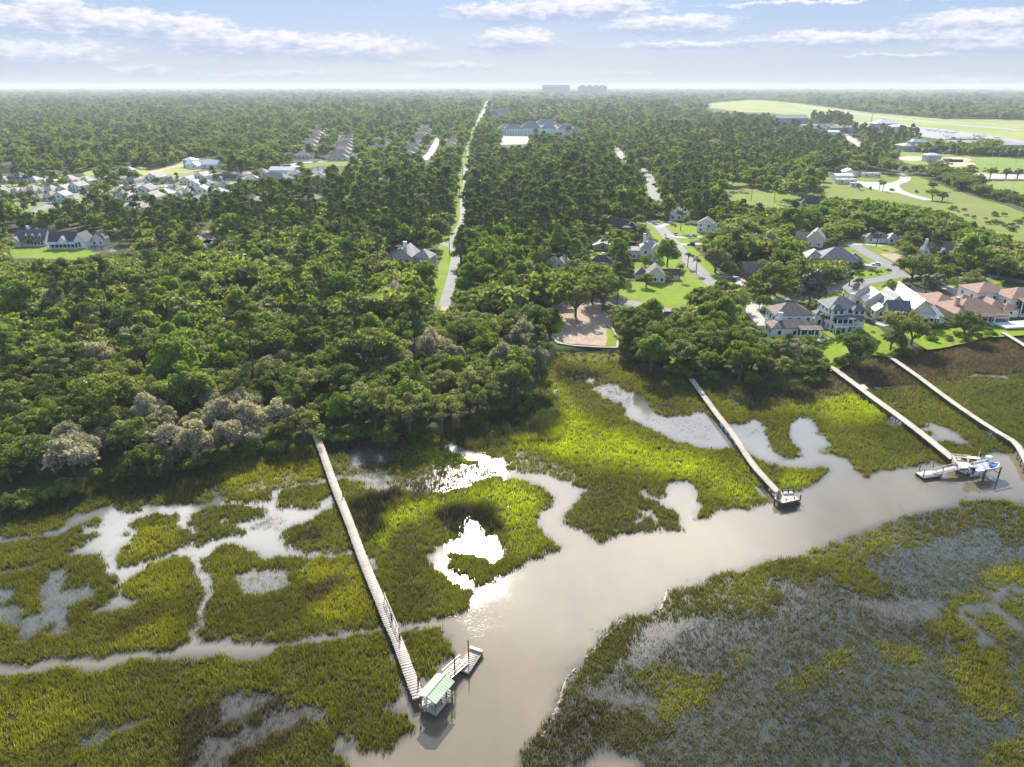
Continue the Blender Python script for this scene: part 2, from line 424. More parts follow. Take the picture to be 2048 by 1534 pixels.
# sparse, drowned grass
F2([[(100, 1130), (130, 1135), (125, 1165), (150, 1175), (190, 1170), (180, 1190), (140, 1210), (130, 1230), (150, 1260), (120, 1270), (90, 1240),
     (80, 1200), (85, 1160)], [(-50, 1175), (30, 1180), (20, 1205), (-50, 1210)], [(30, 1240), (70, 1220), (110, 1235), (60, 1280), (40, 1265)],
    [(-50, 1215), (45, 1210), (30, 1245), (-50, 1250)], [(460, 1150), (500, 1135), (570, 1140), (590, 1160), (560, 1178), (500, 1188), (470, 1178)]], .35)
F2([[(190, 1455), (260, 1432), (310, 1425), (260, 1460), (150, 1495)], [(360, 1540), (420, 1480), (520, 1440), (570, 1405), (640, 1408), (655, 1430), (610, 1440),
     (540, 1470), (480, 1500), (430, 1540)], [(440, 1390), (520, 1378), (560, 1400), (500, 1430), (430, 1440)]], .5)
F2([[(655, 905), (690, 890), (780, 888), (850, 903), (900, 930), (980, 928), (1005, 950), (940, 972), (880, 985), (820, 985), (760, 965), (720, 962), (680, 945)],
    [(1005, 915), (1040, 897), (1090, 905), (1150, 940), (1160, 965), (1110, 950), (1040, 940)],
    [(330, 950), (360, 945), (380, 950), (350, 958)], [(430, 968), (520, 960), (600, 940), (640, 950), (560, 968), (470, 990)]], .70)
F2([[(690, 900), (740, 895), (790, 905), (770, 925), (700, 930)], [(740, 940), (780, 935), (770, 960), (800, 970), (770, 985), (720, 970)], [(690, 950), (720, 946), (800, 950), (720, 962)]], .38)
F2([[(1320, 835), (1400, 835), (1440, 860), (1420, 885), (1350, 870), (1290, 835)], [(1480, 855), (1530, 850), (1540, 870), (1500, 875)]], .13)
F2([[(1180, 770), (1230, 765), (1300, 800), (1260, 810), (1200, 790)]], .35)
# right-hand marsh: drowned grey meadow with firm ridges
F_ALL = [(1500, 1135), (1519, 1118), (1604, 1113), (1702, 1070), (1826, 1025), (1911, 1010), (2048, 1005), (2700, 970), (2700, 1700), (1030, 1700), (1040, 1519),
  (1085, 1462), (1105, 1434), (1124, 1372), (1150, 1335), (1175, 1309), (1209, 1267), (1240, 1236), (1283, 1222), (1325, 1216), (1334, 1182), (1396, 1168), (1424, 1148)]
fill(DENS, F_ALL, .64)
FIRM = [[(1500, 1135), (1519, 1118), (1604, 1113), (1702, 1070), (1826, 1025), (1911, 1010), (2048, 1005), (2700, 980), (2700, 1060), (2048, 1085), (2010, 1075), (1990, 1060), (1940, 1052), (1891, 1069), (1803, 1097),
  (1768, 1110), (1721, 1110), (1781, 1195), (1714, 1189), (1677, 1160), (1645, 1145), (1604, 1170), (1563, 1151), (1541, 1154), (1557, 1182),
  (1563, 1208), (1531, 1230), (1500, 1227), (1453, 1222), (1396, 1233), (1340, 1236), (1297, 1244), (1283, 1270), (1249, 1287), (1255, 1323),
  (1198, 1332), (1187, 1363), (1164, 1377), (1212, 1405), (1269, 1425), (1305, 1439), (1340, 1454), (1297, 1485), (1249, 1505), (1209, 1496),
  (1170, 1510), (1150, 1600), (1030, 1660), (1040, 1519), (1085, 1462), (1105, 1434), (1124, 1372), (1150, 1335), (1175, 1309), (1209, 1267),
  (1240, 1236), (1283, 1222), (1325, 1216), (1334, 1182), (1396, 1168), (1424, 1148)],
 [(1255, 1335), (1340, 1326), (1396, 1355), (1453, 1355), (1441, 1383), (1396, 1411), (1340, 1440), (1305, 1425), (1297, 1369), (1255, 1349)],
 [(1481, 1284), (1509, 1292), (1506, 1326), (1481, 1340), (1470, 1310)],
 [(1557, 1359), (1642, 1309), (1702, 1296), (1721, 1309), (1677, 1334), (1610, 1375), (1569, 1378)],
 [(1749, 1283), (1815, 1287), (1856, 1309), (1822, 1321), (1771, 1318)],
 [(1847, 1242), (1888, 1246), (1891, 1208), (1885, 1189), (1957, 1176), (1992, 1192), (1989, 1205), (1926, 1211), (1920, 1227), (1957, 1271),
  (1951, 1277), (1863, 1265)],
 [(1935, 1230), (1989, 1214), (2024, 1271), (2024, 1296), (1989, 1287)],
 [(1920, 1293), (1957, 1280), (1989, 1290), (2027, 1321), (2005, 1340), (2017, 1375), (2100, 1391), (2100, 1410), (1998, 1384), (2030, 1429),
  (2017, 1438), (1957, 1422), (1910, 1381), (1901, 1334), (1885, 1318), (1923, 1306)],
 [(1957, 1141), (1989, 1132), (2048, 1123), (2600, 1100), (2600, 1160), (2048, 1168), (2020, 1165), (1973, 1170)],
 [(2002, 1214), (2020, 1185), (2600, 1180), (2600, 1300), (2048, 1255), (2020, 1239)],
 [(1957, 1545), (1992, 1498), (2048, 1470), (2600, 1440), (2600, 1660), (1957, 1660)],
 [(2022, 1330), (2048, 1335), (2100, 1360), (2048, 1360)]]
for k_, p_ in enumerate(FIRM): fill(DENS, p_, (.9, .82, .78, .8, .8, .85, .85, .88, .85, .85, .8, .8)[k_])
F2([[(1297, 1244), (1350, 1240), (1400, 1236), (1370, 1265), (1330, 1290), (1300, 1330), (1262, 1330), (1258, 1295), (1290, 1275)], [(1170, 1372), (1230, 1370), (1320, 1400), (1310, 1430), (1240, 1410)],
    [(1680, 1190), (1780, 1200), (1880, 1195), (1880, 1240), (1800, 1245), (1740, 1215)]], .44)
for pts in ([(2100, 1172), (2010, 1172), (1992, 1180), (1995, 1200), (1985, 1210), (1940, 1213), (1925, 1222), (1930, 1240), (1955, 1262), (1975, 1285)],
            [(1993, 1210), (2020, 1245), (2048, 1262)]):
    stroke(DENS, pts, 9, 0.02)
fill(DENS, [(1158, 1560), (1178, 1516), (1210, 1506), (1262, 1510), (1290, 1560)], .03)
_s = blur(DENS, 2.6); _n = np.zeros_like(DENS); fill(_n, F_ALL, 1); _n = blur(_n, 3)
_n[_n < .97] = 0
DENS = DENS * (1 - _n) + _s * _n
# ragged outer fringe of the right bank
for i_ in range(60):
    k_ = random.choice([(1325, 1200), (1283, 1222), (1240, 1236), (1209, 1267), (1175, 1309), (1150, 1335), (1124, 1372), (1105, 1420), (1396, 1160), (1440, 1142), (1380, 1168), (1500, 1128), (1660, 1085), (1830, 1020), (1930, 1000)])
    a_, b_ = k_[0] - random.uniform(0, 26), k_[1] - random.uniform(-5, 12)
    r_ = random.uniform(3, 8)
    fill(DENS, [(a_ - r_, b_), (a_, b_ - r_ * .6), (a_ + r_, b_), (a_, b_ + r_ * .6)], .35)
_w = blur(DENS, 2.2); DENS = np.maximum(blur(DENS, .9), np.where(_w > .12, _w * .42, 0))
# brown rush belt on the high marsh, dark shrubs by the wood
BELT = [(1380, 756), (1420, 764), (1500, 772), (1580, 774), (1640, 764), (1654, 740), (1700, 726), (1760, 716), (1810, 714), (1860, 702), (1900, 692),
  (1960, 676), (2048, 657), (2500, 605), (2500, 745), (2100, 745), (1990, 748), (1950, 750), (1900, 758), (1840, 768), (1790, 772), (1740, 775), (1700, 780),
  (1650, 795), (1600, 802), (1560, 808), (1500, 800), (1440, 785), (1400, 775)]
fill(DENS, BELT, 1.0)
stroke(DENS, [(1640, 797), (1660, 790), (1690, 786)], 5, .1)
stroke(DENS, [(1735, 777), (1790, 773), (1830, 768)], 4, .15)
stroke(DENS, [(1930, 752), (1970, 748), (2010, 752), (2048, 745)], 6, .1)
stroke(DENS, [(1455, 797), (1480, 800)], 5, .15)
# colours (real, dark base colours) per zone
OL = (.150, .152, .013); BR = (.125, .125, .024); LIME = (.37, .43, .008); LIME2 = (.25, .29, .010); DK = (.022, .022, .013); GOLD = (.19, .185, .016); GREY = (.090, .092, .044); RUSH = (.115, .086, .060); YG = (.27, .26, .010)
COLR = np.zeros((RH, RW, 3), np.float32); COLR[:] = OL
def CF(c, *polys):
    for p_ in polys:
        for k in range(3): fill(COLR[:, :, k], p_, c[k])
CF(GREY, F_ALL)
CF((.12, .115, .020), FIRM[0])
CF(GOLD, *FIRM[1:], [(1604, 1113), (1702, 1070), (1800, 1055), (1800, 1090), (1721, 1110), (1781, 1195), (1714, 1189), (1640, 1130)], [(1430, 1160), (1519, 1125), (1550, 1160), (1540, 1220), (1440, 1215), (1400, 1200)])
CF((.09, .075, .022), [(1105, 1434), (1124, 1400), (1212, 1405), (1269, 1425), (1305, 1439), (1340, 1454), (1297, 1485), (1249, 1505), (1150, 1545), (1030, 1660)])
CF(LIME2, [(1100, 740), (1150, 724), (1225, 720), (1225, 740), (1160, 742), (1130, 762), (1140, 790), (1170, 830), (1250, 860), (1330, 895), (1420, 915), (1520, 935), (1540, 990), (1480, 1010), (1440, 1000),
   (1400, 950), (1330, 960), (1250, 940), (1170, 930), (1100, 910), (1080, 870), (1120, 850), (1115, 800), (1090, 770)])
CF(LIME, [(1132, 815), (1176, 840), (1210, 862), (1265, 885), (1300, 895), (1325, 905), (1390, 915), (1400, 925), (1381, 938), (1323, 945), (1293, 938), (1245, 922),
   (1176, 906), (1111, 906), (1100, 890), (1125, 870), (1122, 830)],
   [(850, 985), (930, 965), (1000, 955), (1060, 970), (1090, 985), (1070, 1015), (1060, 1040), (1040, 1055), (1012, 1060), (1000, 1035), (996, 1014), (960, 1006), (880, 1012), (850, 1030),
    (810, 1045), (780, 1062), (770, 1095), (750, 1080), (762, 1035), (805, 1008), (860, 1005)],
   [(1455, 955), (1500, 975), (1515, 995), (1470, 1000), (1440, 985)], [(1560, 945), (1600, 942), (1630, 952), (1605, 970), (1565, 972)],
   [(1640, 790), (1720, 783), (1765, 810), (1768, 832), (1730, 845), (1680, 846), (1640, 828), (1605, 818)],
   [(1000, 888), (1060, 880), (1110, 888), (1100, 900), (1040, 895)], [(845, 895), (900, 902), (940, 920), (880, 923), (840, 910)])
CF(LIME2, [(1010, 1060), (1060, 1040), (1100, 1080), (1060, 1110), (1020, 1110)], [(1560, 800), (1640, 790), (1640, 828), (1580, 820)],
   [(1430, 770), (1500, 800), (1490, 830), (1440, 815)])
CF((.13, .145, .022), [(1735, 785), (1900, 765), (2048, 752), (2500, 750), (2500, 900), (2048, 890), (1990, 905), (1900, 850), (1800, 820)],
   [(1660, 860), (1800, 850), (1880, 920), (1730, 945), (1700, 900)])
CF(YG, [(440, 935), (560, 922), (645, 930), (648, 955), (560, 970), (500, 990), (450, 965)], [(600, 1130), (720, 1125), (755, 1230), (640, 1240), (600, 1200)],
   [(-400, 1370), (120, 1370), (180, 1420), (60, 1500), (-400, 1520)], [(240, 1140), (370, 1115), (385, 1170), (300, 1190), (250, 1180)],
   [(230, 1250), (340, 1230), (390, 1250), (330, 1290), (230, 1295)], [(265, 1060), (350, 1040), (360, 1080), (250, 1130), (235, 1110)])
CF((.075, .062, .030), [(600, 1170), (680, 1140), (700, 1160), (640, 1200), (600, 1215)], [(360, 1430), (480, 1380), (560, 1390), (640, 1440), (500, 1530), (330, 1600)],
   [(210, 1260), (320, 1215), (330, 1230), (230, 1275)], [(820, 975), (900, 945), (980, 930), (1010, 950), (900, 985), (830, 1000)], [(650, 880), (760, 868), (840, 880), (780, 895), (690, 905)])
CF(BR, [(780, 1065), (870, 1060), (860, 1180), (930, 1200), (800, 1230)], [(1160, 960), (1260, 960), (1330, 1010), (1350, 1060), (1200, 1075), (1130, 1040)],
   [(1290, 790), (1400, 790), (1410, 820), (1330, 828)])
CF(DK, [(740, 985), (800, 973), (810, 985), (792, 1005), (770, 1020), (774, 1050), (752, 1075), (722, 1082), (708, 1040), (700, 1000)],
   [(594, 1055), (640, 1050), (642, 1075), (600, 1080)], [(1107, 735), (1150, 728), (1222, 740), (1202, 760), (1140, 765), (1110, 755)],
   [(872, 1014), (905, 1002), (930, 1006), (955, 999), (978, 1008), (997, 1008), (998, 1054), (962, 1066), (900, 1063), (878, 1040)], [(955, 880), (1000, 850), (1060, 830), (1110, 850), (1105, 878), (1060, 878), (1000, 888)])
CF((.06, .075, .02), [(905, 885), (935, 850), (990, 820), (1060, 790), (1105, 795), (1130, 830), (1128, 852), (1100, 860), (1060, 850), (1000, 865), (955, 885), (930, 895)],
   [(-400, 1130), (0, 1035), (200, 960), (400, 935), (480, 925), (300, 990), (150, 1010), (0, 1060)])
CF(RUSH, BELT)
_c = np.zeros_like(DENS); fill(_c, F_ALL, 1)
for k in range(3): COLR[:, :, k] = np.where(_c > 0, blur(COLR[:, :, k], 4.5), blur(COLR[:, :, k], 4))
HGT = np.full((RH, RW), .8, np.float32)
fill(HGT, BELT, 1.0)
for p_ in ([(905, 885), (935, 850), (990, 820), (1060, 790), (1105, 795), (1130, 830), (1128, 870), (1100, 880), (1000, 888), (930, 895)], [(740, 985), (800, 973), (810, 985), (792, 1005), (774, 1050), (722, 1082), (700, 1000)],
           [(876, 1018), (905, 1006), (930, 1010), (955, 1003), (993, 1012), (994, 1050), (962, 1060), (900, 1057)]): fill(HGT, p_, 1.5)
fill(HGT, F_ALL, .55)
fill(DENS, [(1108, 700), (1240, 703), (1256, 722), (1200, 722), (1120, 720)], 1); CF((.30, .27, .12), [(1108, 700), (1240, 703), (1256, 722), (1200, 722), (1120, 720)])
fill(DENS, [(922, 1040), (958, 1040), (972, 1070), (912, 1070)], .66); stroke(DENS, [(938, 1018), (946, 1045)], 6, .5)

# ------------------------------------------------------------------ ground sheet
GZ = 1.2
LB = blur(LAND, 1.2)
def ax_(lim, step, far):
    a = np.arange(-lim, lim + .1, step)
    return np.concatenate([-np.array(far[::-1]), a, np.array(far)])
xs = ax_(330, 2.2, [360, 420, 520, 700, 1000, 2000, 5000, 12000, 22000])
ys = np.concatenate([[-300, -100, 0, 20], np.arange(30, 400, 1.6), [420, 460, 520, 700, 1000, 2000, 5000, 12000, 22000]])
gx, gy = np.meshgrid(xs, ys)
gz = np.where(gy < 400, -1.2 + (GZ + 1.2) * np.clip(samp(LB, gx, np.maximum(gy, 30), .6) * 1.25 - .1, 0, 1), GZ)
n_, m_ = gx.shape
idx = np.arange(n_ * m_).reshape(n_, m_)
fc = np.stack([idx[:-1, :-1].ravel(), idx[:-1, 1:].ravel(), idx[1:, 1:].ravel(), idx[1:, :-1].ravel()], 1)
def gfn(t, geo, c):
    big = t.noise(geo.outputs['Position'], 0.02, 4, .6)
    c = t.mix(t.mapr(big, .4, .62), c, (.075, .105, .022, 1))
    fine = t.noise(geo.outputs['Position'], 2.2, 3, .7)
    return t.mix(t.mapr(fine, .35, .7, 0, .5), c, (.028, .032, .014, 1))
m_ground = mat('forest_floor', (.10, .085, .050), .95, scale=.25, col2=(.035, .040, .018), fn=gfn, spec=.1)
me = np_mesh('ground', np.stack([gx.ravel(), gy.ravel(), gz.ravel()], 1), fc, m_ground, smooth=True)
ground = bpy.data.objects.new('ground', me); COL.objects.link(ground)
tag(ground, 'low wooded coastal plain under the trees, dark leaf litter', kind='structure')

# ------------------------------------------------------------------ water
mw = bpy.data.materials.new('tidal_water'); mw.use_nodes = True
t = NT(mw.node_tree); b = mw.node_tree.nodes['Principled BSDF']
geo = t.n('ShaderNodeNewGeometry')
silt = t.noise(t.vm('MULTIPLY', geo.outputs['Position'], (1, .5, 1)), .045, 4, .55)
c = t.ramp(silt, [(.3, (.105, .092, .060)), (.5, (.150, .126, .080)), (.72, (.20, .160, .102))])
c = t.mix(t.n('ShaderNodeAttribute', attribute_name='clear').outputs['Fac'], c, (.150, .155, .140, 1))  # less silty upper creeks, with the grey sky reflection put into the base colour
sh_ = t.n('ShaderNodeAttribute', attribute_name='shallow_shade').outputs['Fac']
c = t.mix(sh_, c, (.034, .038, .032, 1))  # darker among grass: shallows over mud, plus grass shadow painted into the colour
calm = t.noise(geo.outputs['Position'], .03, 3, .5)
rip = t.n('ShaderNodeTexNoise', ins={'Vector': t.vm('MULTIPLY', geo.outputs['Position'], (1.0, 1.5, 1)), 'Scale': 2.3, 'Detail': 4, 'Roughness': .62}).outputs[0]
sw = t.n('ShaderNodeTexNoise', ins={'Vector': geo.outputs['Position'], 'Scale': .35, 'Detail': 2}).outputs[0]
hh = t.m('ADD', t.m('MULTIPLY', rip, t.mapr(calm, .38, .62, .15, 1.6)), t.m('MULTIPLY', sw, 1.1))
bp = t.n('ShaderNodeBump', ins={'Strength': .09, 'Distance': .10, 'Height': hh})
mw.node_tree.nodes.remove(b)
df = t.n('ShaderNodeBsdfDiffuse', ins={0: c})
gl = t.n('ShaderNodeBsdfGlossy', distribution='BECKMANN', ins={0: (1, 1, 1, 1), 1: t.mapr(calm, .4, .6, .10, .16), 'Normal': bp.outputs[0]})
fr = t.n('ShaderNodeFresnel', ins={'IOR': 1.55})
mxw = t.n('ShaderNodeMixShader', ins={0: fr.outputs[0], 1: df.outputs[0], 2: gl.outputs[0]})
t.link(mxw.outputs[0], mw.node_tree.nodes['Material Output'].inputs[0])
SKYREF = np.zeros((RH, RW), np.float32)
fill(SKYREF, [(-800, 1000), (0, 900), (900, 840), (1300, 740), (1700, 780), (1700, 945), (1150, 1010), (1100, 960), (900, 960), (760, 1260), (0, 1300), (-800, 1400)], .9); SKYREF = blur(SKYREF, 22)
SHAL_SHADE = blur(np.where(LAND > .5, .8, np.clip(DENS * 1.7, 0, 1)).astype(np.float32), 2.2)
wx = np.concatenate([[-500, -340], np.arange(-240, 241, 1.5), [340, 500]]); wy = np.concatenate([[-60, 0], np.arange(36, 262, 1.5), [320]])
gx, gy = np.meshgrid(wx, wy); n_, m_ = gx.shape
idx = np.arange(n_ * m_).reshape(n_, m_)
me = np_mesh('water', np.stack([gx.ravel(), gy.ravel(), np.zeros(gx.size)], 1), np.stack([idx[:-1, :-1].ravel(), idx[:-1, 1:].ravel(), idx[1:, 1:].ravel(), idx[1:, :-1].ravel()], 1), mw,
             {'shallow_shade': samp(SHAL_SHADE, gx, np.maximum(gy, 40), 0).ravel(), 'clear': samp(SKYREF, gx, np.maximum(gy, 40), 0).ravel()})
water = bpy.data.objects.new('water', me); COL.objects.link(water)
tag(water, 'silty brown tidal creek water at high tide', kind='structure')

# ------------------------------------------------------------------ marsh mud and marsh grass
FA = np.zeros_like(DENS); fill(FA, F_ALL, 1)
def dens_at(x, y, z=.3):
    jx = (vnoise(x, y, 2.0, 4) - .5) * 3.0; jy = (vnoise(x + 91, y + 37, 2.0, 4) - .5) * 3.0
    u, v = proj(x + jx, y + jy, z)
    fi = np.clip(u / 2 + PADX / 2 - .5, 0, RW - 2.01); fj = np.clip(v / 2 - .5, 0, RH - 2.01)
    i = fi.astype(int); j = fj.astype(int); a_ = fi - i; b_ = fj - j
    d = (DENS[j, i] * (1 - a_) + DENS[j, i + 1] * a_) * (1 - b_) + (DENS[j + 1, i] * (1 - a_) + DENS[j + 1, i + 1] * a_) * b_
    d = np.where(FA[j, i] > 0, np.clip(d + (vnoise(x, y, 17, 3) - .5) * .34, 0, 1) * (d > .06), d)
    off = (u < -390) | (u > 2440) | (v > 1630)
    return np.where(off, np.clip(vnoise(x, y, 22, 3) * 2.2 - .5, 0, .9), d), i, j, off
ys = np.arange(38, 262, .8); xs = np.arange(-215, 215, .8)
gx, gy = np.meshgrid(xs, ys)
d_, i_, j_, off_ = dens_at(gx, gy, 0)
land_ = samp(LB, gx, gy, .3)
mz = -.22 + .32 * np.clip((d_ - np.where(FA[j_, i_] > 0, .74, .62)) / .25, 0, 1) + (vnoise(gx, gy, 1.1, 2) - .5) * .12
mz = np.where(land_ > .6, -1.5, mz)
n_, m_ = gx.shape
idx = np.arange(n_ * m_).reshape(n_, m_)
q = np.stack([idx[:-1, :-1].ravel(), idx[:-1, 1:].ravel(), idx[1:, 1:].ravel(), idx[1:, :-1].ravel()], 1)
keep = (mz.ravel()[q] > -.12).any(1)
m_mud = mat('marsh_mud', (.045, .040, .022), .8, scale=.8, col2=(.022, .022, .013), spec=.1)
me = np_mesh('marsh_mud', np.stack([gx.ravel(), gy.ravel(), mz.ravel()], 1), q[keep], m_mud, smooth=True)
mud = bpy.data.objects.new('marsh_mud', me); COL.objects.link(mud)
tag(mud, 'dark wet mud flats beneath the marsh grass', kind='structure')

def blade_mat(name):
    m = bpy.data.materials.new(name); m.use_nodes = True
    t = NT(m.node_tree); m.node_tree.nodes.clear()
    a = t.n('ShaderNodeAttribute', attribute_name='col')
    geo = t.n('ShaderNodeNewGeometry')
    d = t.n('ShaderNodeBsdfDiffuse', ins={0: a.outputs[0], 1: .3})
    tr = t.n('ShaderNodeBsdfTranslucent', ins={0: t.mix(1.0, a.outputs[0], (1.25, 1.3, .7, 1), 'MULTIPLY')})
    mx = t.n('ShaderNodeMixShader', ins={0: .45, 1: d.outputs[0], 2: tr.outputs[0]})
    gl = t.n('ShaderNodeBsdfGlossy', ins={0: (.9, .95, 1, 1), 1: .55})
    m2 = t.n('ShaderNodeMixShader', ins={0: .04, 1: mx.outputs[0], 2: gl.outputs[0]})
    t.n('ShaderNodeOutputMaterial', ins={0: m2.outputs[0]})
    return m
m_blade = blade_mat('marsh_blades')
def grass(name, label, rngs, per, k, seed):
    r = np.random.default_rng(seed)
    Xs, Ys = [], []
    for (x0, x1, y0, y1, pm) in rngs:
        n = int((x1 - x0) * (y1 - y0) * pm)
        x = r.uniform(x0, x1, n); y = r.uniform(y0, y1, n)
        # keep only what could be seen from near the camera's place
        ok = np.abs(x) < (y * .80 + 34)
        Xs.append(x[ok]); Ys.append(y[ok])
    x = np.concatenate(Xs); y = np.concatenate(Ys)
    d, i, j, off = dens_at(x, y)
    ld = samp(LB, x, y, .5)
    patch = vnoise(x, y, 3.1, 3)
    fp = vnoise(x + 7, y, 1.3, 2)
    pr = np.clip(d * .98 - .1 * fp, 0, 1)
    ok = (r.random(len(x)) < pr) & (ld < .55) & (d > .02)
    x, y, i, j, d, off, patch = [a[ok] for a in (x, y, i, j, d, off, patch)]
    c = COLR[j, i].copy()
    c[off] = GREY
    h = HGT[j, i] * (.72 + .5 * patch) * (.7 + .3 * np.clip(d * 1.2, 0, 1))
    h[off] = .6
    med = vnoise(x, y, 9, 3)[:, None]; fin = r.uniform(.62, 1.38, len(x))[:, None]
    c = c * (0.55 + .9 * med) * fin
    strw = (r.random(len(x)) < .10)[:, None]
    c = np.where(strw, c * .5 + np.array([.11, .085, .05]), c)
    n = len(x); N = n * k
    thin = np.repeat(.45 + .55 * np.clip((d - .45) / .35, 0, 1), k)
    bx = np.repeat(x, k) + r.normal(0, .22, N); by = np.repeat(y, k) + r.normal(0, .22, N)
    hh = thin * np.repeat(h, k) * r.uniform(.6, 1.15, N)
    an = r.uniform(0, 2 * np.pi, N); la = r.uniform(0, 2 * np.pi, N); ln_ = r.uniform(.05, .5, N) * hh
    wd = thin * r.uniform(.036, .08, N) * (1 + np.clip(by - 90, 0, 200) / 160)
    v = np.empty((N, 3, 3), np.float32)
    v[:, 0, 0] = bx - np.cos(an) * wd; v[:, 0, 1] = by - np.sin(an) * wd; v[:, 0, 2] = -.06
    v[:, 1, 0] = bx + np.cos(an) * wd; v[:, 1, 1] = by + np.sin(an) * wd; v[:, 1, 2] = -.06
    v[:, 2, 0] = bx + np.cos(la) * ln_; v[:, 2, 1] = by + np.sin(la) * ln_; v[:, 2, 2] = hh
    cc_ = np.repeat(c, k, 0) * r.uniform(.8, 1.2, (N, 1))
    vc = np.repeat(cc_, 3, 0)
    me = np_mesh(name, v.reshape(-1, 3), np.arange(N * 3).reshape(-1, 3), m_blade, {'col': vc})
    o = bpy.data.objects.new(name, me); COL.objects.link(o)
    tag(o, label, 'marsh grass', kind='stuff')
    print(name, n, N)
    return o
grass('marsh_grass', 'lime to olive green cordgrass standing in the flooded marsh between the creeks', [(-130, 130, 44, 95, 12), (-190, 190, 95, 150, 7.5), (-220, 220, 150, 262, 4.6)], 1, 7, 11)
# ------------------------------------------------------------------ land sheets: lawns, roads, dirt, fields
CLEAR = np.zeros((RH, RW), np.float32)
NOBASE = np.zeros((RH, RW), np.float32)
def ground_pt(u, v, z=GZ):
    p = P(u, v, z); return np.array([p.x, p.y])
def dense_poly(pts, step, amp, seed=0):
    out = []
    n = len(pts)
    for i in range(n):
        a, b_ = pts[i], pts[(i + 1) % n]
        L = np.linalg.norm(b_ - a); k = max(1, int(L / step))
        for j in range(min(k, 60)): out.append(a + (b_ - a) * j / min(k, 60))
    out = np.array(out)
    if amp:
        nx = vnoise(out[:, 0] + seed, out[:, 1], step * 2, 2) - .5; ny = vnoise(out[:, 0], out[:, 1] + 55 + seed, step * 2, 2) - .5
        out = out + np.stack([nx, ny], 1) * 2 * amp
    return out
def sheet(name, px, m, dz, label, wob=.8, clear=True, step=3, kind='structure'):
    if clear: fill(CLEAR, px, 1)
    w_ = dense_poly([ground_pt(u, v) for u, v in px], step, wob)
    me = bpy.data.meshes.new(name)
    me.from_pydata([(x, y, GZ + dz) for x, y in w_], [], [tuple(range(len(w_)))]); me.update()
    if me.polygons[0].normal.z < 0: me.flip_normals()
    me.materials.append(m)
    o = bpy.data.objects.new(name, me); COL.objects.link(o)
    return tag(o, label, kind=kind)
def catmull(p, n=6):
    p = [np.array(q, float) for q in p]
    p = [2 * p[0] - p[1]] + p + [2 * p[-1] - p[-2]]
    out = []
    for i in range(1, len(p) - 2):
        for k in range(n):
            s = k / n
            out.append(.5 * (2 * p[i] + (p[i + 1] - p[i - 1]) * s + (2 * p[i - 1] - 5 * p[i] + 4 * p[i + 1] - p[i + 2]) * s * s + (3 * p[i] - p[i - 1] - 3 * p[i + 1] + p[i + 2]) * s ** 3))
    out.append(p[-2])
    return np.array(out)
def ribbon(name, px, wd, m, dz, label, clear=1.0, rag=0.0, smooth=True):
    c_ = [ground_pt(u, v) for u, v in px]
    c_ = catmull(c_) if smooth and len(c_) > 2 else np.array(c_)
    tn = np.gradient(c_, axis=0); tn /= np.linalg.norm(tn, axis=1)[:, None] + 1e-9
    nn = np.stack([-tn[:, 1], tn[:, 0]], 1)
    wl = wd / 2 + (vnoise(c_[:, 0], c_[:, 1], 6, 2) - .5) * rag; wr = wd / 2 + (vnoise(c_[:, 0] + 9, c_[:, 1], 6, 2) - .5) * rag
    L = c_ + nn * wl[:, None]; R = c_ - nn * wr[:, None]
    for ras, cl_ in ((CLEAR, clear), (NOBASE, 1.1 if clear else .5)):
        if not cl_: continue
        LL = c_ + nn * wd * cl_ / 2; RR = c_ - nn * wd * cl_ / 2
        for i in range(len(c_) - 1):
            q = [LL[i], LL[i + 1], RR[i + 1], RR[i]]
            fill(ras, [proj(a[0], a[1], GZ) for a in q], 1)
    k = len(c_)
    v = [(x, y, GZ + dz) for x, y in np.concatenate([L, R])]
    me = bpy.data.meshes.new(name)
    me.from_pydata(v, [], [(i, k + i, k + i + 1, i + 1) for i in range(k - 1)]); me.update()
    if me.polygons[0].normal.z < 0: me.flip_normals()
    me.materials.append(m)
    o = bpy.data.objects.new(name, me); COL.objects.link(o)
    return tag(o, label, kind='structure')
def lawn_fn(t, geo, c):
    f = t.noise(geo.outputs['Position'], 1.4, 4, .7)
    c = t.mix(t.mapr(f, .38, .66, 0, .55), c, (.085, .13, .012, 1))
    g = t.noise(geo.outputs['Position'], .12, 4, .65)
    return t.mix(t.mapr(g, .45, .68, 0, .7), c, (.23, .22, .05, 1))
m_lawn = mat('lawn_grass', (.20, .30, .012), .95, scale=.35, col2=(.145, .235, .012), fn=lawn_fn, spec=.1)
m_lawn2 = mat('rough_grass', (.19, .24, .03), .95, scale=.2, col2=(.12, .165, .02), fn=lawn_fn, spec=.1)
def meadow_fn(t, geo, c):
    f = t.noise(geo.outputs['Position'], .035, 4, .6)
    c = t.mix(t.mapr(f, .42, .62, 0, .8), c, (.185, .17, .075, 1))
    g = t.noise(geo.outputs['Position'], .8, 4, .7)
    return t.mix(t.mapr(g, .5, .68, 0, .6), c, (.06, .09, .015, 1))
m_meadow = mat('meadow_grass', (.19, .25, .025), .95, scale=.05, col2=(.14, .20, .025), fn=meadow_fn, spec=.1)
m_field = mat('field_grass', (.20, .25, .055), .95, scale=.01, col2=(.15, .215, .04), spec=.1)
m_air = mat('airfield_grass', (.30, .30, .10), .95, scale=.004, col2=(.20, .26, .055), spec=.1)
m_road = mat('asphalt', (.19, .186, .178), .85, scale=.5, col2=(.14, .138, .134), bump=.2)
m_runway = mat('runway_concrete', (.29, .285, .275), .85, scale=.05, col2=(.21, .21, .205))
m_conc = mat('pale_concrete', (.38, .355, .31), .85, scale=.6, col2=(.29, .27, .24))
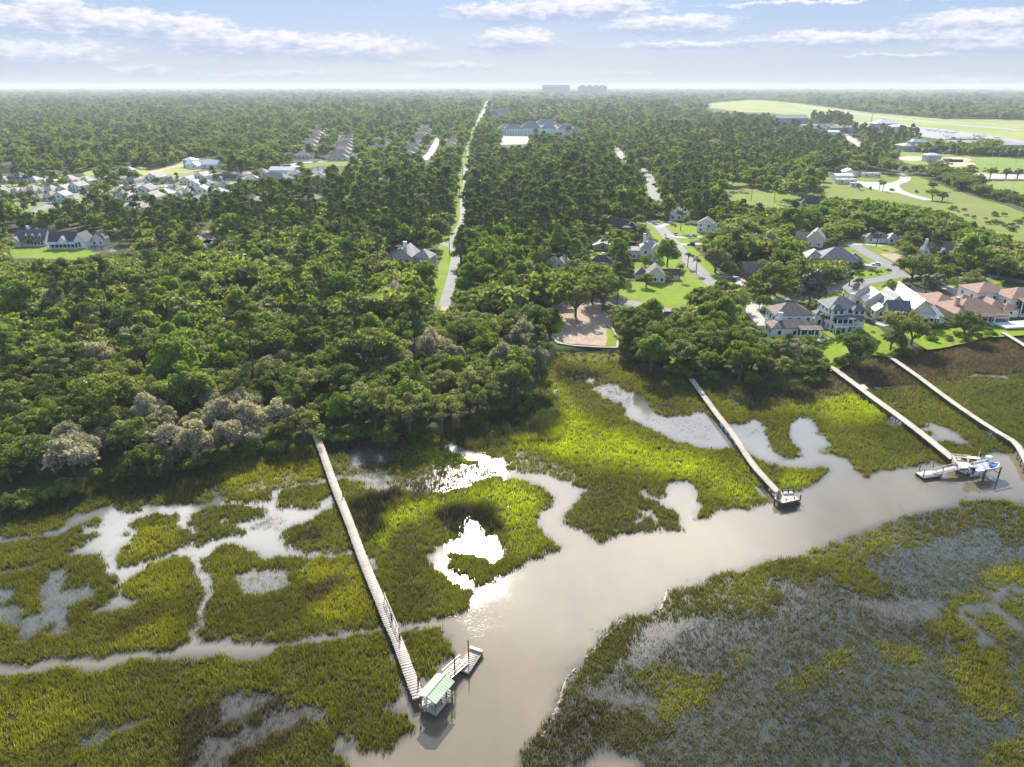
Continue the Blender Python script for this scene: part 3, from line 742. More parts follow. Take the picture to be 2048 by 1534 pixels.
def dirt_fn(t, geo, c):
    f = t.n('ShaderNodeTexNoise', ins={'Vector': t.vm('MULTIPLY', geo.outputs['Position'], (2.2, .5, 1)), 'Scale': 1.0, 'Detail': 5, 'Roughness': .7}).outputs[0]
    c = t.mix(t.mapr(f, .4, .64, 0, .65), c, (.22, .155, .11, 1))
    g = t.noise(geo.outputs['Position'], .16, 3, .6)
    return t.mix(t.mapr(g, .56, .72, 0, .5), c, (.12, .14, .03, 1))
m_dirt = mat('bare_dirt', (.42, .32, .235), .95, scale=.3, col2=(.32, .235, .17), fn=dirt_fn)
m_sand = mat('infield_clay', (.56, .40, .27), .95, scale=.1, col2=(.48, .34, .22))
m_path = mat('sand_track', (.45, .36, .27), .95, scale=.6, col2=(.22, .18, .13))

# main road and its power-line corridor
ML = [(889, 612), (893, 596), (903, 560), (909, 530), (912, 508), (903, 490), (912, 468), (924, 445), (926, 425), (926, 408), (930, 372), (932, 345), (936, 320), (943, 284), (950, 262), (957, 240), (965, 222), (972, 207), (981, 192), (986, 187)]
ribbon('power_line_verge', [(u - (15 if v > 480 else 9 if v > 300 else 3), v) for u, v in ML], 7, m_lawn, .03, 'bright mown strip of grass under the power line', clear=.35, rag=2)
ribbon('main_road', ML, 3.9, m_road, .08, 'long straight grey road running away through the woods', clear=.12)
ribbon('sand_track', [(866, 815), (872, 790), (888, 770), (893, 735), (892, 700), (890, 665), (889, 640), (889, 612)], 2.0, m_path, .06, 'pale sandy track leading from the road down to the marsh', clear=0, rag=1.6)
sheet('verge_clearing', [(868, 602), (890, 585), (903, 545), (906, 520), (914, 520), (912, 560), (896, 615), (874, 622)], m_lawn, .02, 'grassy clearing beside the bend of the main road')
ribbon('side_street', [(903, 492), (880, 486), (850, 478)], 5, m_road, .07, 'short grey side street leaving the main road westward', clear=.7)
sheet('main_road_far_verge', [(950, 240), (972, 195), (978, 187), (986, 187), (978, 205), (966, 232), (958, 250)], m_path, .11, 'pale wide stretch of road at the top of the hill', wob=0)
# right-hand lanes
R2 = [(1296, 440), (1322, 457), (1342, 480), (1364, 506), (1392, 536), (1420, 563), (1447, 580), (1470, 590)]
R3 = [(1100, 592), (1160, 596), (1235, 603), (1290, 611), (1340, 622), (1400, 618), (1460, 603), (1520, 602), (1570, 598), (1610, 593), (1660, 580), (1705, 570), (1760, 559), (1800, 552), (1860, 556), (1930, 557), (1995, 556), (2060, 566)]
R4 = [(1698, 484), (1720, 498), (1750, 515), (1782, 533), (1800, 552)]
ribbon('lane_verge', R2, 15, m_lawn, .03, 'bright lawn verges along the residential lane', rag=3, clear=.8)
ribbon('shore_lane_verge', R3[1:14], 12, m_lawn2, .025, 'grass verges along the shore lane', rag=3, clear=0)
ribbon('cross_lane_verge', R4, 14, m_lawn2, .03, 'grass verges along the short cross lane', rag=3, clear=.8)
ribbon('lane', R2, 6.2, m_road, .08, 'grey residential lane lined with lawns', clear=1.25)
ribbon('shore_lane', R3, 5.6, m_road, .085, 'grey lane running along behind the waterfront houses', clear=0)
for q_ in ([(1232, 597), (1340, 614), (1338, 627), (1235, 610)], [(1596, 588), (1700, 562), (1800, 544), (1802, 560), (1700, 582), (1606, 602)], [(1858, 550), (1998, 550), (1998, 563), (1858, 563)]): fill(CLEAR, q_, 1)
ribbon('cross_lane', R4, 6.0, m_road, .09, 'straight grey lane past the grey hipped house', clear=1.2)
ribbon('highway', [(1228, 291), (1237, 303), (1248, 318), (1268, 330), (1290, 344), (1298, 356), (1304, 372), (1310, 392), (1318, 402)], 8, m_road, .07, 'wide curved road cutting through the pine woods', clear=.8)
sheet('highway_verge', [(1290, 366), (1300, 370), (1306, 392), (1302, 398), (1290, 385)], m_lawn, .04, 'small grass wedge by the curved road')
ribbon('park_road', [(1400, 345), (1520, 344), (1600, 345), (1700, 345), (1760, 346), (1795, 347), (1812, 352)], 7, m_road, .07, 'grey park road running straight along the pine wood', clear=1.1)
ribbon('park_loop', [(1795, 347), (1810, 354), (1806, 362), (1790, 368), (1788, 376), (1804, 385), (1830, 393), (1860, 401)], 8, m_conc, .09, 'pale gravel drive curving into the meadow', clear=1.1)
sheet('gravel_yard', [(1712, 362), (1740, 364), (1790, 366), (1806, 380), (1800, 386), (1770, 384), (1730, 374)], m_conc, .05, 'pale gravel yard by the maintenance sheds')
sheet('meadow', [(1395, 392), (1480, 352), (1560, 358), (1640, 350), (1720, 350), (1790, 350), (1820, 350), (1860, 362), (1910, 380), (1970, 400), (2060, 428), (2300, 470), (2300, 540), (2048, 492), (1960, 462), (1890, 436), (1850, 415), (1780, 405),
  (1720, 398), (1660, 404), (1620, 405), (1560, 418), (1500, 412), (1440, 405)], m_meadow, .015, 'open meadow with rough green and straw grass', wob=4, step=12, clear=False)
for p_ in ([(1640, 352), (1790, 352), (1850, 375), (1900, 395), (2060, 432), (2300, 480), (2300, 520), (2048, 484), (1960, 448), (1890, 420), (1780, 400), (1700, 395), (1650, 395)], [(1455, 380), (1500, 372), (1530, 385), (1600, 408), (1560, 414), (1500, 408), (1455, 395)]):
    fill(CLEAR, p_, 1)
sheet('ball_field', [(1775, 305), (1800, 303), (1900, 308), (2060, 315), (2400, 330), (2400, 362), (2060, 348), (1880, 346), (1850, 343), (1830, 330), (1810, 325)], m_field, .015, 'wide mown grass of the ball fields', wob=2, step=20)
sheet('lower_field', [(1935, 361), (2060, 362), (2300, 372), (2300, 425), (2048, 402), (2000, 392), (1968, 380)], m_field, .02, 'mown playing field below the parking strip', wob=2, step=15)
sheet('parking_strip', [(1848, 342), (1880, 342), (1915, 346), (1970, 347), (2060, 349), (2300, 356), (2300, 366), (2060, 359), (1950, 358), (1895, 357), (1868, 352)], m_conc, .06, 'long pale parking strip between the fields', wob=.5, step=10)
for i_, e_ in enumerate([((1825, 317), 28, 4.5), ((1907, 319.5), 36, 5.0), ((1918, 328.5), 34, 4.6)]):
    (cu, cv), su, sv2 = e_
    sheet('infield', [(cu + su * math.cos(a), cv + sv2 * math.sin(a)) for a in np.linspace(0, 2 * math.pi, 20)[:-1]], m_sand, .05, 'orange clay infield of the %s ball diamond' % ['left', 'upper right', 'lower right'][i_], wob=0, step=50)
ribbon('field_path', [(1870, 325), (1883, 334), (1895, 345)], 3, m_conc, .07, 'concrete path from the ball field hut to the parking', clear=1)
sheet('airfield_grass', [(1398, 210), (1440, 204), (1500, 200), (1536, 201), (1590, 206), (1640, 212), (1740, 225), (1880, 237), (2060, 240), (2500, 256), (2500, 330), (2060, 298), (1930, 284), (1850, 274), (1800, 268),
  (1720, 250), (1660, 242), (1600, 232), (1540, 226), (1480, 224), (1425, 216)], m_air, .02, 'wide flat yellow-green grass of the airfield', wob=0, step=100)
ribbon('runway', [(1590, 211), (1640, 217), (1700, 226), (1800, 238), (1900, 248), (2060, 262), (2500, 300)], 26, m_runway, .1, 'long pale runway crossing the airfield', clear=1, smooth=False)
ribbon('taxiway', [(1700, 238), (1760, 239), (1830, 241), (1900, 244), (2060, 252), (2500, 270)], 20, m_runway, .08, 'taxiway nearer the far tree line', clear=1, smooth=False)
ribbon('far_taxiway', [(1498, 213), (1560, 219), (1620, 226), (1640, 229)], 12, m_runway, .12, 'thin far taxiway by the wood', clear=1, smooth=False)
ribbon('apron_taxiway', [(1700, 242), (1760, 250), (1850, 258), (1960, 258.5)], 12, m_runway, .12, 'taxiway along the edge of the apron', clear=1, smooth=False)
sheet('apron', [(1760, 249), (1800, 252), (1870, 256), (1940, 266), (2048, 281), (2300, 310), (2300, 330), (2048, 297), (1960, 287), (1880, 278), (1810, 268), (1790, 260)], m_runway, .06, 'grey concrete apron where small planes park', wob=0, step=100)
# lawns near the houses
LAWNS = [([(1236, 590), (1245, 566), (1290, 560), (1400, 548), (1430, 572), (1448, 586), (1400, 600), (1350, 616), (1290, 606)], 'bright lawn before the brown-roofed bungalow'),
 ([(1316, 453), (1345, 443), (1388, 450), (1420, 465), (1400, 480), (1360, 486)], 'lawn by the cars on the lane'),
 ([(1636, 640), (1664, 655), (1730, 640), (1760, 655), (1808, 708), (1762, 713), (1716, 707), (1700, 726), (1656, 742), (1640, 700)], 'lush lawn sloping from the white houses to the marsh'),
 ([(1888, 556), (2010, 560), (1995, 592), (1940, 590), (1900, 575)], 'lawn behind the terracotta-roofed house'),
 ([(1600, 595), (1660, 575), (1700, 560), (1700, 540), (1790, 545), (1800, 562), (1740, 575), (1650, 590)], 'garden lawn in front of the grey hipped house'),
 ([(1690, 478), (1740, 480), (1800, 500), (1760, 512), (1720, 500)], 'lawn of the low white house'),
 ([(1645, 590), (1700, 578), (1760, 570), (1800, 600), (1780, 610), (1700, 640), (1660, 600)], 'lawn behind the white waterfront house'),
 ([(1790, 655), (1880, 660), (1960, 650), (2060, 640), (2060, 668), (1960, 676), (1900, 694), (1850, 700)], 'rough lawn below the tan house'),
 ([(1180, 470), (1210, 475), (1210, 520), (1180, 515)], 'lawn beside the metal shed'),
 ([(1270, 500), (1360, 490), (1400, 530), (1330, 560), (1270, 540)], 'lawn around the tall grey-white house'),
 ([(1340, 640), (1400, 650), (1400, 735), (1330, 740), (1320, 700)], 'sunlit grass under the oaks by the shore'),
 ([(20, 490), (190, 486), (200, 505), (150, 520), (20, 515)], 'front lawns of the two white colonial houses')]
for px_, l_ in LAWNS: sheet('lawn', px_, m_lawn, .012, l_, wob=1.0, clear='under the oaks' not in l_)
sheet('dirt_lot', [(1099, 628), (1104, 604), (1125, 590), (1190, 596), (1222, 640), (1234, 668), (1235, 694), (1112, 686), (1103, 672), (1108, 650)], m_dirt, .045, 'bare reddish dirt building lot above the bulkhead', wob=.6)
sheet('lot_grass', [(1212, 660), (1226, 655), (1234, 672), (1234, 693), (1208, 692), (1213, 678)], m_lawn, .06, 'green grass corner of the dirt lot', wob=.5)
sheet('lot_grass', [(1104, 652), (1110, 634), (1126, 636), (1130, 655), (1118, 668), (1104, 668)], m_lawn, .062, 'small weedy green patch at the left of the dirt lot', wob=.5)
def drive(px, wd, label, m=None, dz=.1): ribbon('driveway', px, wd, m or m_conc, dz, label, clear=1.1)
drive([(1342, 470), (1360, 475), (1402, 474)], 3.5, 'driveway where the silver car stands')
drive([(1362, 489), (1385, 489), (1402, 487)], 4, 'driveway where the dark car stands')
drive([(1316, 455), (1335, 448), (1350, 440)], 3.5, 'driveway to the small white house')
drive([(1432, 552), (1452, 554), (1478, 556), (1482, 565), (1470, 571), (1450, 572)], 3.5, 'looping driveway of the brown-roofed house')
drive([(1330, 622), (1334, 634), (1322, 642)], 3.8, 'driveway to the house hidden by oaks')
drive([(1516, 604), (1505, 622), (1518, 640), (1530, 652)], 4.5, 'driveway of the brown-roofed white house')
drive([(1706, 573), (1735, 590), (1775, 612), (1790, 640), (1756, 650)], 4, 'white driveway between the waterfront houses')
drive([(1888, 572), (1920, 590), (1960, 600), (2000, 606)], 4.5, 'pale curving driveway behind the terracotta roofs')
sheet('brick_court', [(1808, 590), (1826, 572), (1850, 578), (1890, 592), (1864, 606), (1845, 602)], mat('brick_paving', (.36, .24, .19), .9, scale=2, col2=(.26, .17, .13)), .05, 'reddish brick forecourt of the tan house', wob=.4)
drive([(1726, 529), (1745, 531), (1765, 532)], 4, 'driveway with the pale sedan')
drive([(1700, 489), (1730, 489), (1765, 492)], 3.5, 'driveway of the low white house')
drive([(1640, 452), (1670, 453), (1690, 452)], 4, 'driveway hidden behind the oaks')
drive([(1955, 556), (1965, 548), (1985, 556)], 5, 'driveway of the columned house')
sheet('vacant_lot', [(1760, 508), (1790, 506), (1812, 514), (1812, 524), (1790, 524)], m_dirt, .05, 'bare sandy lot beside the cross lane', wob=.8)
drive([(150, 500), (175, 492), (200, 481)], 4.5, 'driveway of the gabled white house')
drive([(380, 494), (408, 490), (430, 478)], 7, 'pale asphalt turning circle', m_road)
sheet('turning_circle', [(398, 464), (425, 460), (432, 468), (428, 478), (400, 480), (392, 472)], m_road, .07, 'shaded asphalt turning circle in the left woods', wob=.3)
sheet('lawn', [(396, 483), (412, 479), (426, 480), (418, 487), (404, 488)], m_lawn, .1, 'small bright green traffic island', wob=.2)
# left subdivision
sheet('subdivision_ground', [(-100, 356), (60, 350), (200, 352), (330, 345), (470, 345), (480, 400), (400, 412), (250, 418), (120, 430), (-100, 450)], mat('yard_grass', (.17, .20, .05), .95, scale=.15, col2=(.09, .12, .03)), .012, 'yards of the left subdivision', wob=3, step=12, clear=False)
ribbon('subdivision_street', [(-60, 388), (60, 384), (150, 374), (230, 371), (330, 372), (420, 378), (470, 384)], 7, m_conc, .05, 'pale street between the rows of houses', clear=.4)
ribbon('subdivision_side_street', [(-40, 445), (20, 432), (60, 428), (110, 405), (150, 392), (170, 378)], 6, m_road, .055, 'grey side street curving between the houses', clear=1)
ribbon('farm_track', [(300, 346), (330, 338), (360, 331), (400, 322)], 7, m_path, .05, 'sandy farm track in the field', clear=1)
sheet('farm_field', [(262, 335), (282, 333), (300, 340), (330, 334), (360, 326), (372, 316), (440, 315), (440, 326), (385, 345), (300, 352), (260, 345)], m_air, .03, 'yellow farm field behind the subdivision', wob=2)
sheet('farm_field', [(165, 345), (190, 338), (212, 342), (205, 350), (170, 352)], m_air, .03, 'small yellow field patch left of the shed', wob=2)
sheet('pond_water', [(615, 340), (628, 333), (645, 333), (648, 345), (630, 347)], mw, .06, 'bright pond by the row houses', wob=.6)
sheet('pond_water', [(705, 328), (720, 325), (733, 330), (728, 337), (712, 336)], mw, .06, 'small bright pond right of the row houses', wob=.6)
sheet('pond_water', [(545, 334), (560, 333), (563, 339), (548, 340)], mw, .06, 'small white-looking pond at the left of the row houses', wob=.6)
sheet('pond_water', [(180, 505), (186, 494), (215, 489), (260, 488), (310, 492), (320, 500), (290, 503), (230, 504)], mw, .06, 'dark pond behind the oaks', wob=.8)
sheet('lawn', [(595, 330), (640, 324), (700, 322), (735, 322), (735, 328), (690, 332), (640, 332), (610, 340)], m_lawn2, .03, 'grass around the ponds by the row houses', wob=1)
ribbon('row_house_street', [(568, 346), (590, 332), (600, 326), (690, 320), (740, 318)], 9, m_conc, .055, 'pale street in front of the row houses', clear=1)
ribbon('row_house_street', [(848, 320), (862, 304), (870, 290), (878, 275)], 8, m_conc, .055, 'pale street between the two right rows of row houses', clear=.8)
sheet('school_parking', [(993, 272), (1060, 273), (1066, 280), (1060, 288), (1000, 290)], m_road, .05, 'white parking lot before the long building', wob=0, step=50)
ribbon('school_lawn', [(990, 270), (1060, 270), (1110, 270)], 20, m_lawn2, .03, 'strip of lawn before the long building', clear=1)
ribbon('cross_street', [(880, 349), (932, 348), (990, 348)], 8, m_conc, .075, 'pale cross street over the main road', clear=.8)
ribbon('cross_street', [(890, 392), (926, 391), (940, 391)], 6, m_conc, .075, 'small pale crossing over the main road', clear=.6)
for px_ in ([(1210, 330), (1240, 322)],): pass
m_fl = m_conc
sheet('trailer_lot', [(1780, 264), (1800, 268), (1812, 274), (1790, 275), (1770, 270)], m_conc, .12, 'bright lot by the airfield building', wob=0, step=50)
sheet('truck_yard', [(1690, 268), (1706, 272), (1730, 288), (1752, 297), (1740, 300), (1715, 292), (1695, 280)], m_conc, .12, 'white gravel truck yard behind the pines', wob=0, step=50)
sheet('shed_lawn', [(1700, 350), (1790, 350), (1800, 358), (1780, 363), (1700, 362)], m_lawn2, .05, 'grass between the park road and the sheds', wob=1)

# bulkhead round the dirt lot
m_wood_pale = mat('weathered_timber', (.42, .37, .30), .9, scale=4, col2=(.30, .26, .21))
m_wood_dark = mat('dark_timber', (.13, .105, .08), .9, scale=4, col2=(.07, .06, .045))
bk = empty('bulkhead', P(1170, 690, 0), 0, 'low pale timber bulkhead wall around the dirt lot', 'retaining wall')
BK = [P(1103, 675, GZ), P(1116, 688, GZ), P(1148, 693, GZ), P(1200, 696, GZ), P(1234, 697, GZ), P(1236, 680, GZ), P(1224, 658, GZ), P(1214, 652, GZ)]
cap = MB(); wl = MB()
o0 = Vector(bk.location)
for a, b_ in zip(BK[:-1], BK[1:]):
    a = a - o0; b_ = b_ - o0
    cap.bar(a + Vector((0, 0, .28)), b_ + Vector((0, 0, .28)), .65, .16)
    wl.bar(a + Vector((0, 0, -.65)), b_ + Vector((0, 0, -.65)), .3, 1.68)
cap.build('cap_board', m_wood_pale, bk); wl.build('sheet_boards', m_wood_dark, bk)
for i_ in range(len(BK) - 1):
    for s_ in np.arange(0, 1, 2.6 / max(2.6, (BK[i_ + 1] - BK[i_]).length)):
        q = BK[i_].lerp(BK[i_ + 1], s_) - o0
        MB().box((q.x, q.y - .32, -.65), (.25, .25, 1.8)).build('piling', m_wood_dark, bk)
bk2 = MB().bar(P(1097, 635, GZ + .3), P(1117, 635, GZ + .3), .5, .7).build('low_wall', m_wood_pale)
tag(bk2, 'short pale timber wall at the left edge of the dirt lot', 'retaining wall')

# pale eroded edge of the right bank: shell and mud
m_shell = mat('shell_and_mud', (.50, .42, .34), .8, scale=1.6, col2=(.22, .18, .14))
for k_, (pp, l_) in enumerate([([(1336, 1178), (1331, 1198), (1322, 1219)], 'upper'), ([(1243, 1238), (1224, 1262), (1207, 1278), (1192, 1298), (1172, 1315)], 'middle'), ([(1152, 1338), (1135, 1356), (1127, 1378), (1119, 1404), (1107, 1432), (1097, 1456), (1083, 1474)], 'lower')]):
    c_ = catmull([P(u, v, .1)[:2] for u, v in pp], 9)
    tn = np.gradient(c_, axis=0); tn /= np.linalg.norm(tn, axis=1)[:, None]
    nn = np.stack([-tn[:, 1], tn[:, 0]], 1); rr0 = np.random.default_rng(k_)
    wa = rr0.uniform(.03, .34, len(c_))[:, None]; wb = rr0.uniform(.03, .34, len(c_))[:, None]; n0 = len(c_)
    v_ = [(x, y, .02) for x, y in c_ + nn * wa] + [(x, y, .20) for x, y in c_] + [(x, y, .02) for x, y in c_ - nn * wb]
    me = bpy.data.meshes.new('shell_bank'); me.from_pydata(v_, [], [(i, i + 1, n0 + i + 1, n0 + i) for i in range(n0 - 1)] + [(n0 + i, n0 + i + 1, 2 * n0 + i + 1, 2 * n0 + i) for i in range(n0 - 1)]); me.update(); me.materials.append(m_shell)
    o = bpy.data.objects.new('shell_bank', me); COL.objects.link(o); tag(o, '%s stretch of pale shell and mud along the right creek bank' % l_, kind='structure')
# ------------------------------------------------------------------ houses
WHITE = mat('white_siding', (.78, .78, .75), .7, scale=.8, col2=(.70, .70, .68))
CREAM = mat('cream_siding', (.66, .62, .48), .75, scale=.8, col2=(.58, .54, .42))
TAN = mat('tan_stucco', (.52, .42, .26), .85, scale=.8, col2=(.45, .36, .22))
BRICK = mat('red_brick', (.26, .10, .07), .85, scale=2, col2=(.18, .08, .06))
BLUE = mat('blue_siding', (.22, .33, .44), .75, scale=.8, col2=(.18, .28, .38))
GREYW = mat('grey_siding', (.42, .42, .40), .75, scale=.8, col2=(.36, .36, .34))
TRIM = mat('white_trim', (.8, .8, .78), .6)
GLASS = mat('dark_window_glass', (.03, .04, .05), .08, var=.1, spec=.8)
DARKP = mat('dark_porch_screen', (.03, .032, .035), .7)
def tile_fn(rib):
    def fn(t, geo, c):
        sp = t.n('ShaderNodeSeparateXYZ', ins={0: geo.outputs['Position']})
        wv_ = t.m('SINE', t.m('MULTIPLY', t.m('ADD', sp.outputs[0], t.m('MULTIPLY', sp.outputs[2], .6)), rib))
        sh = t.m('SINE', t.m('MULTIPLY', sp.outputs[2], 22.0))
        k_ = t.mapr(t.m('ADD', wv_, t.m('MULTIPLY', sh, .5)), -1.2, 1.2, .80, 1.1)
        nn = t.noise(geo.outputs['Position'], 2.4, 3, .7)
        k2 = t.m('MULTIPLY', k_, t.mapr(nn, .3, .7, .82, 1.14))
        return t.mix(1.0, c, t.n('ShaderNodeCombineColor', ins={0: k2, 1: k2, 2: k2}).outputs[0], 'MULTIPLY')
    return fn
R_GREY = mat('grey_shingles', (.155, .16, .17), .8, scale=1.5, col2=(.105, .108, .118), fn=tile_fn(3))
R_DARK = mat('charcoal_shingles', (.085, .085, .09), .8, scale=1.5, col2=(.05, .05, .055), fn=tile_fn(3))
R_BROWN = mat('brown_shingles', (.19, .155, .13), .85, scale=1.5, col2=(.13, .10, .085), fn=tile_fn(3))
R_TAN = mat('tan_shingles', (.34, .29, .235), .85, scale=1.5, col2=(.26, .22, .18), fn=tile_fn(3))
R_TERRA = mat('terracotta_tiles', (.31, .19, .135), .85, scale=1.2, col2=(.22, .13, .10), fn=tile_fn(9))
R_WHITE = mat('white_metal_roof', (.62, .62, .62), .45, scale=.8, col2=(.52, .52, .53), fn=tile_fn(12))
R_LGREY = mat('light_grey_shingles', (.33, .32, .30), .8, scale=1.5, col2=(.25, .245, .24), fn=tile_fn(3))

def roof_mesh(mb, cx, cy_, w_, d_, z, rh, kind, ov=.45, th=.14):
    a, b_ = w_ / 2 + ov, d_ / 2 + ov
    dz = -ov * rh / (min(w_, d_) / 2) * .9 if kind != 'shed' else 0
    z = z + dz
    rz_ = z + rh - dz
    if kind == 'hip':
        if w_ >= d_: r = [(cx - (a - b_), cy_, rz_), (cx + (a - b_), cy_, rz_)]
        else: r = [(cx, cy_ - (b_ - a), rz_), (cx, cy_ + (b_ - a), rz_)]
        c_ = [(cx - a, cy_ - b_, z), (cx + a, cy_ - b_, z), (cx + a, cy_ + b_, z), (cx - a, cy_ + b_, z)]
        low = [(x, y, zz - th) for x, y, zz in c_]
        if w_ >= d_: fs = [(0, 1, 5, 4), (1, 2, 5), (2, 3, 4, 5), (3, 0, 4)]
        else: fs = [(0, 1, 4), (1, 2, 5, 4), (2, 3, 5), (3, 0, 4, 5)]
        mb.add(c_ + r + low, fs + [(0, 6, 7, 1), (1, 7, 8, 2), (2, 8, 9, 3), (3, 9, 6, 0), (6, 9, 8, 7)])
    elif kind == 'gabx':   # ridge along x
        v = []
        for zz in (0, -th):
            v += [(cx - a, cy_ - b_, z + zz), (cx + a, cy_ - b_, z + zz), (cx - a, cy_, rz_ + zz), (cx + a, cy_, rz_ + zz), (cx - a, cy_ + b_, z + zz), (cx + a, cy_ + b_, z + zz)]
        mb.add(v, [(0, 1, 3, 2), (2, 3, 5, 4), (6, 8, 9, 7), (8, 10, 11, 9), (0, 6, 7, 1), (4, 5, 11, 10), (0, 2, 8, 6), (2, 4, 10, 8), (1, 7, 9, 3), (3, 9, 11, 5)])
    elif kind == 'gaby':
        v = []
        for zz in (0, -th):
            v += [(cx - a, cy_ - b_, z + zz), (cx - a, cy_ + b_, z + zz), (cx, cy_ - b_, rz_ + zz), (cx, cy_ + b_, rz_ + zz), (cx + a, cy_ - b_, z + zz), (cx + a, cy_ + b_, z + zz)]
        mb.add(v, [(0, 2, 3, 1), (2, 4, 5, 3), (6, 7, 9, 8), (8, 9, 11, 10), (0, 1, 7, 6), (4, 10, 11, 5), (0, 6, 8, 2), (2, 8, 10, 4), (1, 3, 9, 7), (3, 5, 11, 9)])
    elif kind == 'shed':   # falls towards -y
        mb.add([(cx - a, cy_ - b_, z), (cx + a, cy_ - b_, z), (cx + a, cy_ + d_ / 2, z + rh), (cx - a, cy_ + d_ / 2, z + rh),
                (cx - a, cy_ - b_, z - th), (cx + a, cy_ - b_, z - th), (cx + a, cy_ + d_ / 2, z + rh - th), (cx - a, cy_ + d_ / 2, z + rh - th)],
               [(0, 1, 2, 3), (7, 6, 5, 4), (0, 4, 5, 1), (1, 5, 6, 2), (2, 6, 7, 3), (3, 7, 4, 0)])
    elif kind == 'flat':
        mb.box((cx, cy_, z - dz + .15), (w_ + .5, d_ + .5, .3))
def wall_mesh(mb, cx, cy_, w_, d_, z0, h, rh, kind):
    a, b_ = w_ / 2, d_ / 2
    if kind == 'gabx':
        for sx in (-1, 1): pass
        v = [(cx - a, cy_ - b_, z0), (cx + a, cy_ - b_, z0), (cx + a, cy_ + b_, z0), (cx - a, cy_ + b_, z0), (cx - a, cy_ - b_, z0 + h), (cx + a, cy_ - b_, z0 + h), (cx + a, cy_ + b_, z0 + h), (cx - a, cy_ + b_, z0 + h), (cx - a, cy_, z0 + h + rh - .16), (cx + a, cy_, z0 + h + rh - .16)]
        mb.add(v, [(0, 1, 5, 4), (1, 2, 6, 9, 5), (2, 3, 7, 6), (3, 0, 4, 8, 7), (0, 3, 2, 1)])
    elif kind == 'gaby':
        v = [(cx - a, cy_ - b_, z0), (cx + a, cy_ - b_, z0), (cx + a, cy_ + b_, z0), (cx - a, cy_ + b_, z0), (cx - a, cy_ - b_, z0 + h), (cx + a, cy_ - b_, z0 + h), (cx + a, cy_ + b_, z0 + h), (cx - a, cy_ + b_, z0 + h), (cx, cy_ - b_, z0 + h + rh - .16), (cx, cy_ + b_, z0 + h + rh - .16)]
        mb.add(v, [(0, 1, 5, 8, 4), (1, 2, 6, 5), (2, 3, 7, 9, 6), (3, 0, 4, 7), (0, 3, 2, 1)])
    else:
        mb.box((cx, cy_, z0 + h / 2 - .02), (w_, d_, h))
WIN = {}
def window(root, x, y, z, w_=1.1, h=1.4, face='f', panes=True):
    k = (w_, h, face)
    if k not in WIN:
        fr, pa = MB(), MB()
        if face == 'f': fr.box((0, -.05, 0), (w_ + .24, .10, h + .24)); pa.box((0, -.12, 0), (w_, .05, h))
        else: fr.box((-.05, 0, 0), (.10, w_ + .24, h + .24)); pa.box((-.12, 0, 0), (.05, w_, h))
        mf, mp = fr.mesh('window', TRIM), pa.mesh('pane', GLASS)
        mp2 = pa.mesh('window', GLASS)
        WIN[k] = (mf, mp, mp2)
    mf, mp, mp2 = WIN[k]
    o = bpy.data.objects.new('window', mf if panes else mp2); COL.objects.link(o); o.parent = root; o.location = (x, y, z)
    if panes:
        q = bpy.data.objects.new('pane', mp); COL.objects.link(q); q.parent = o
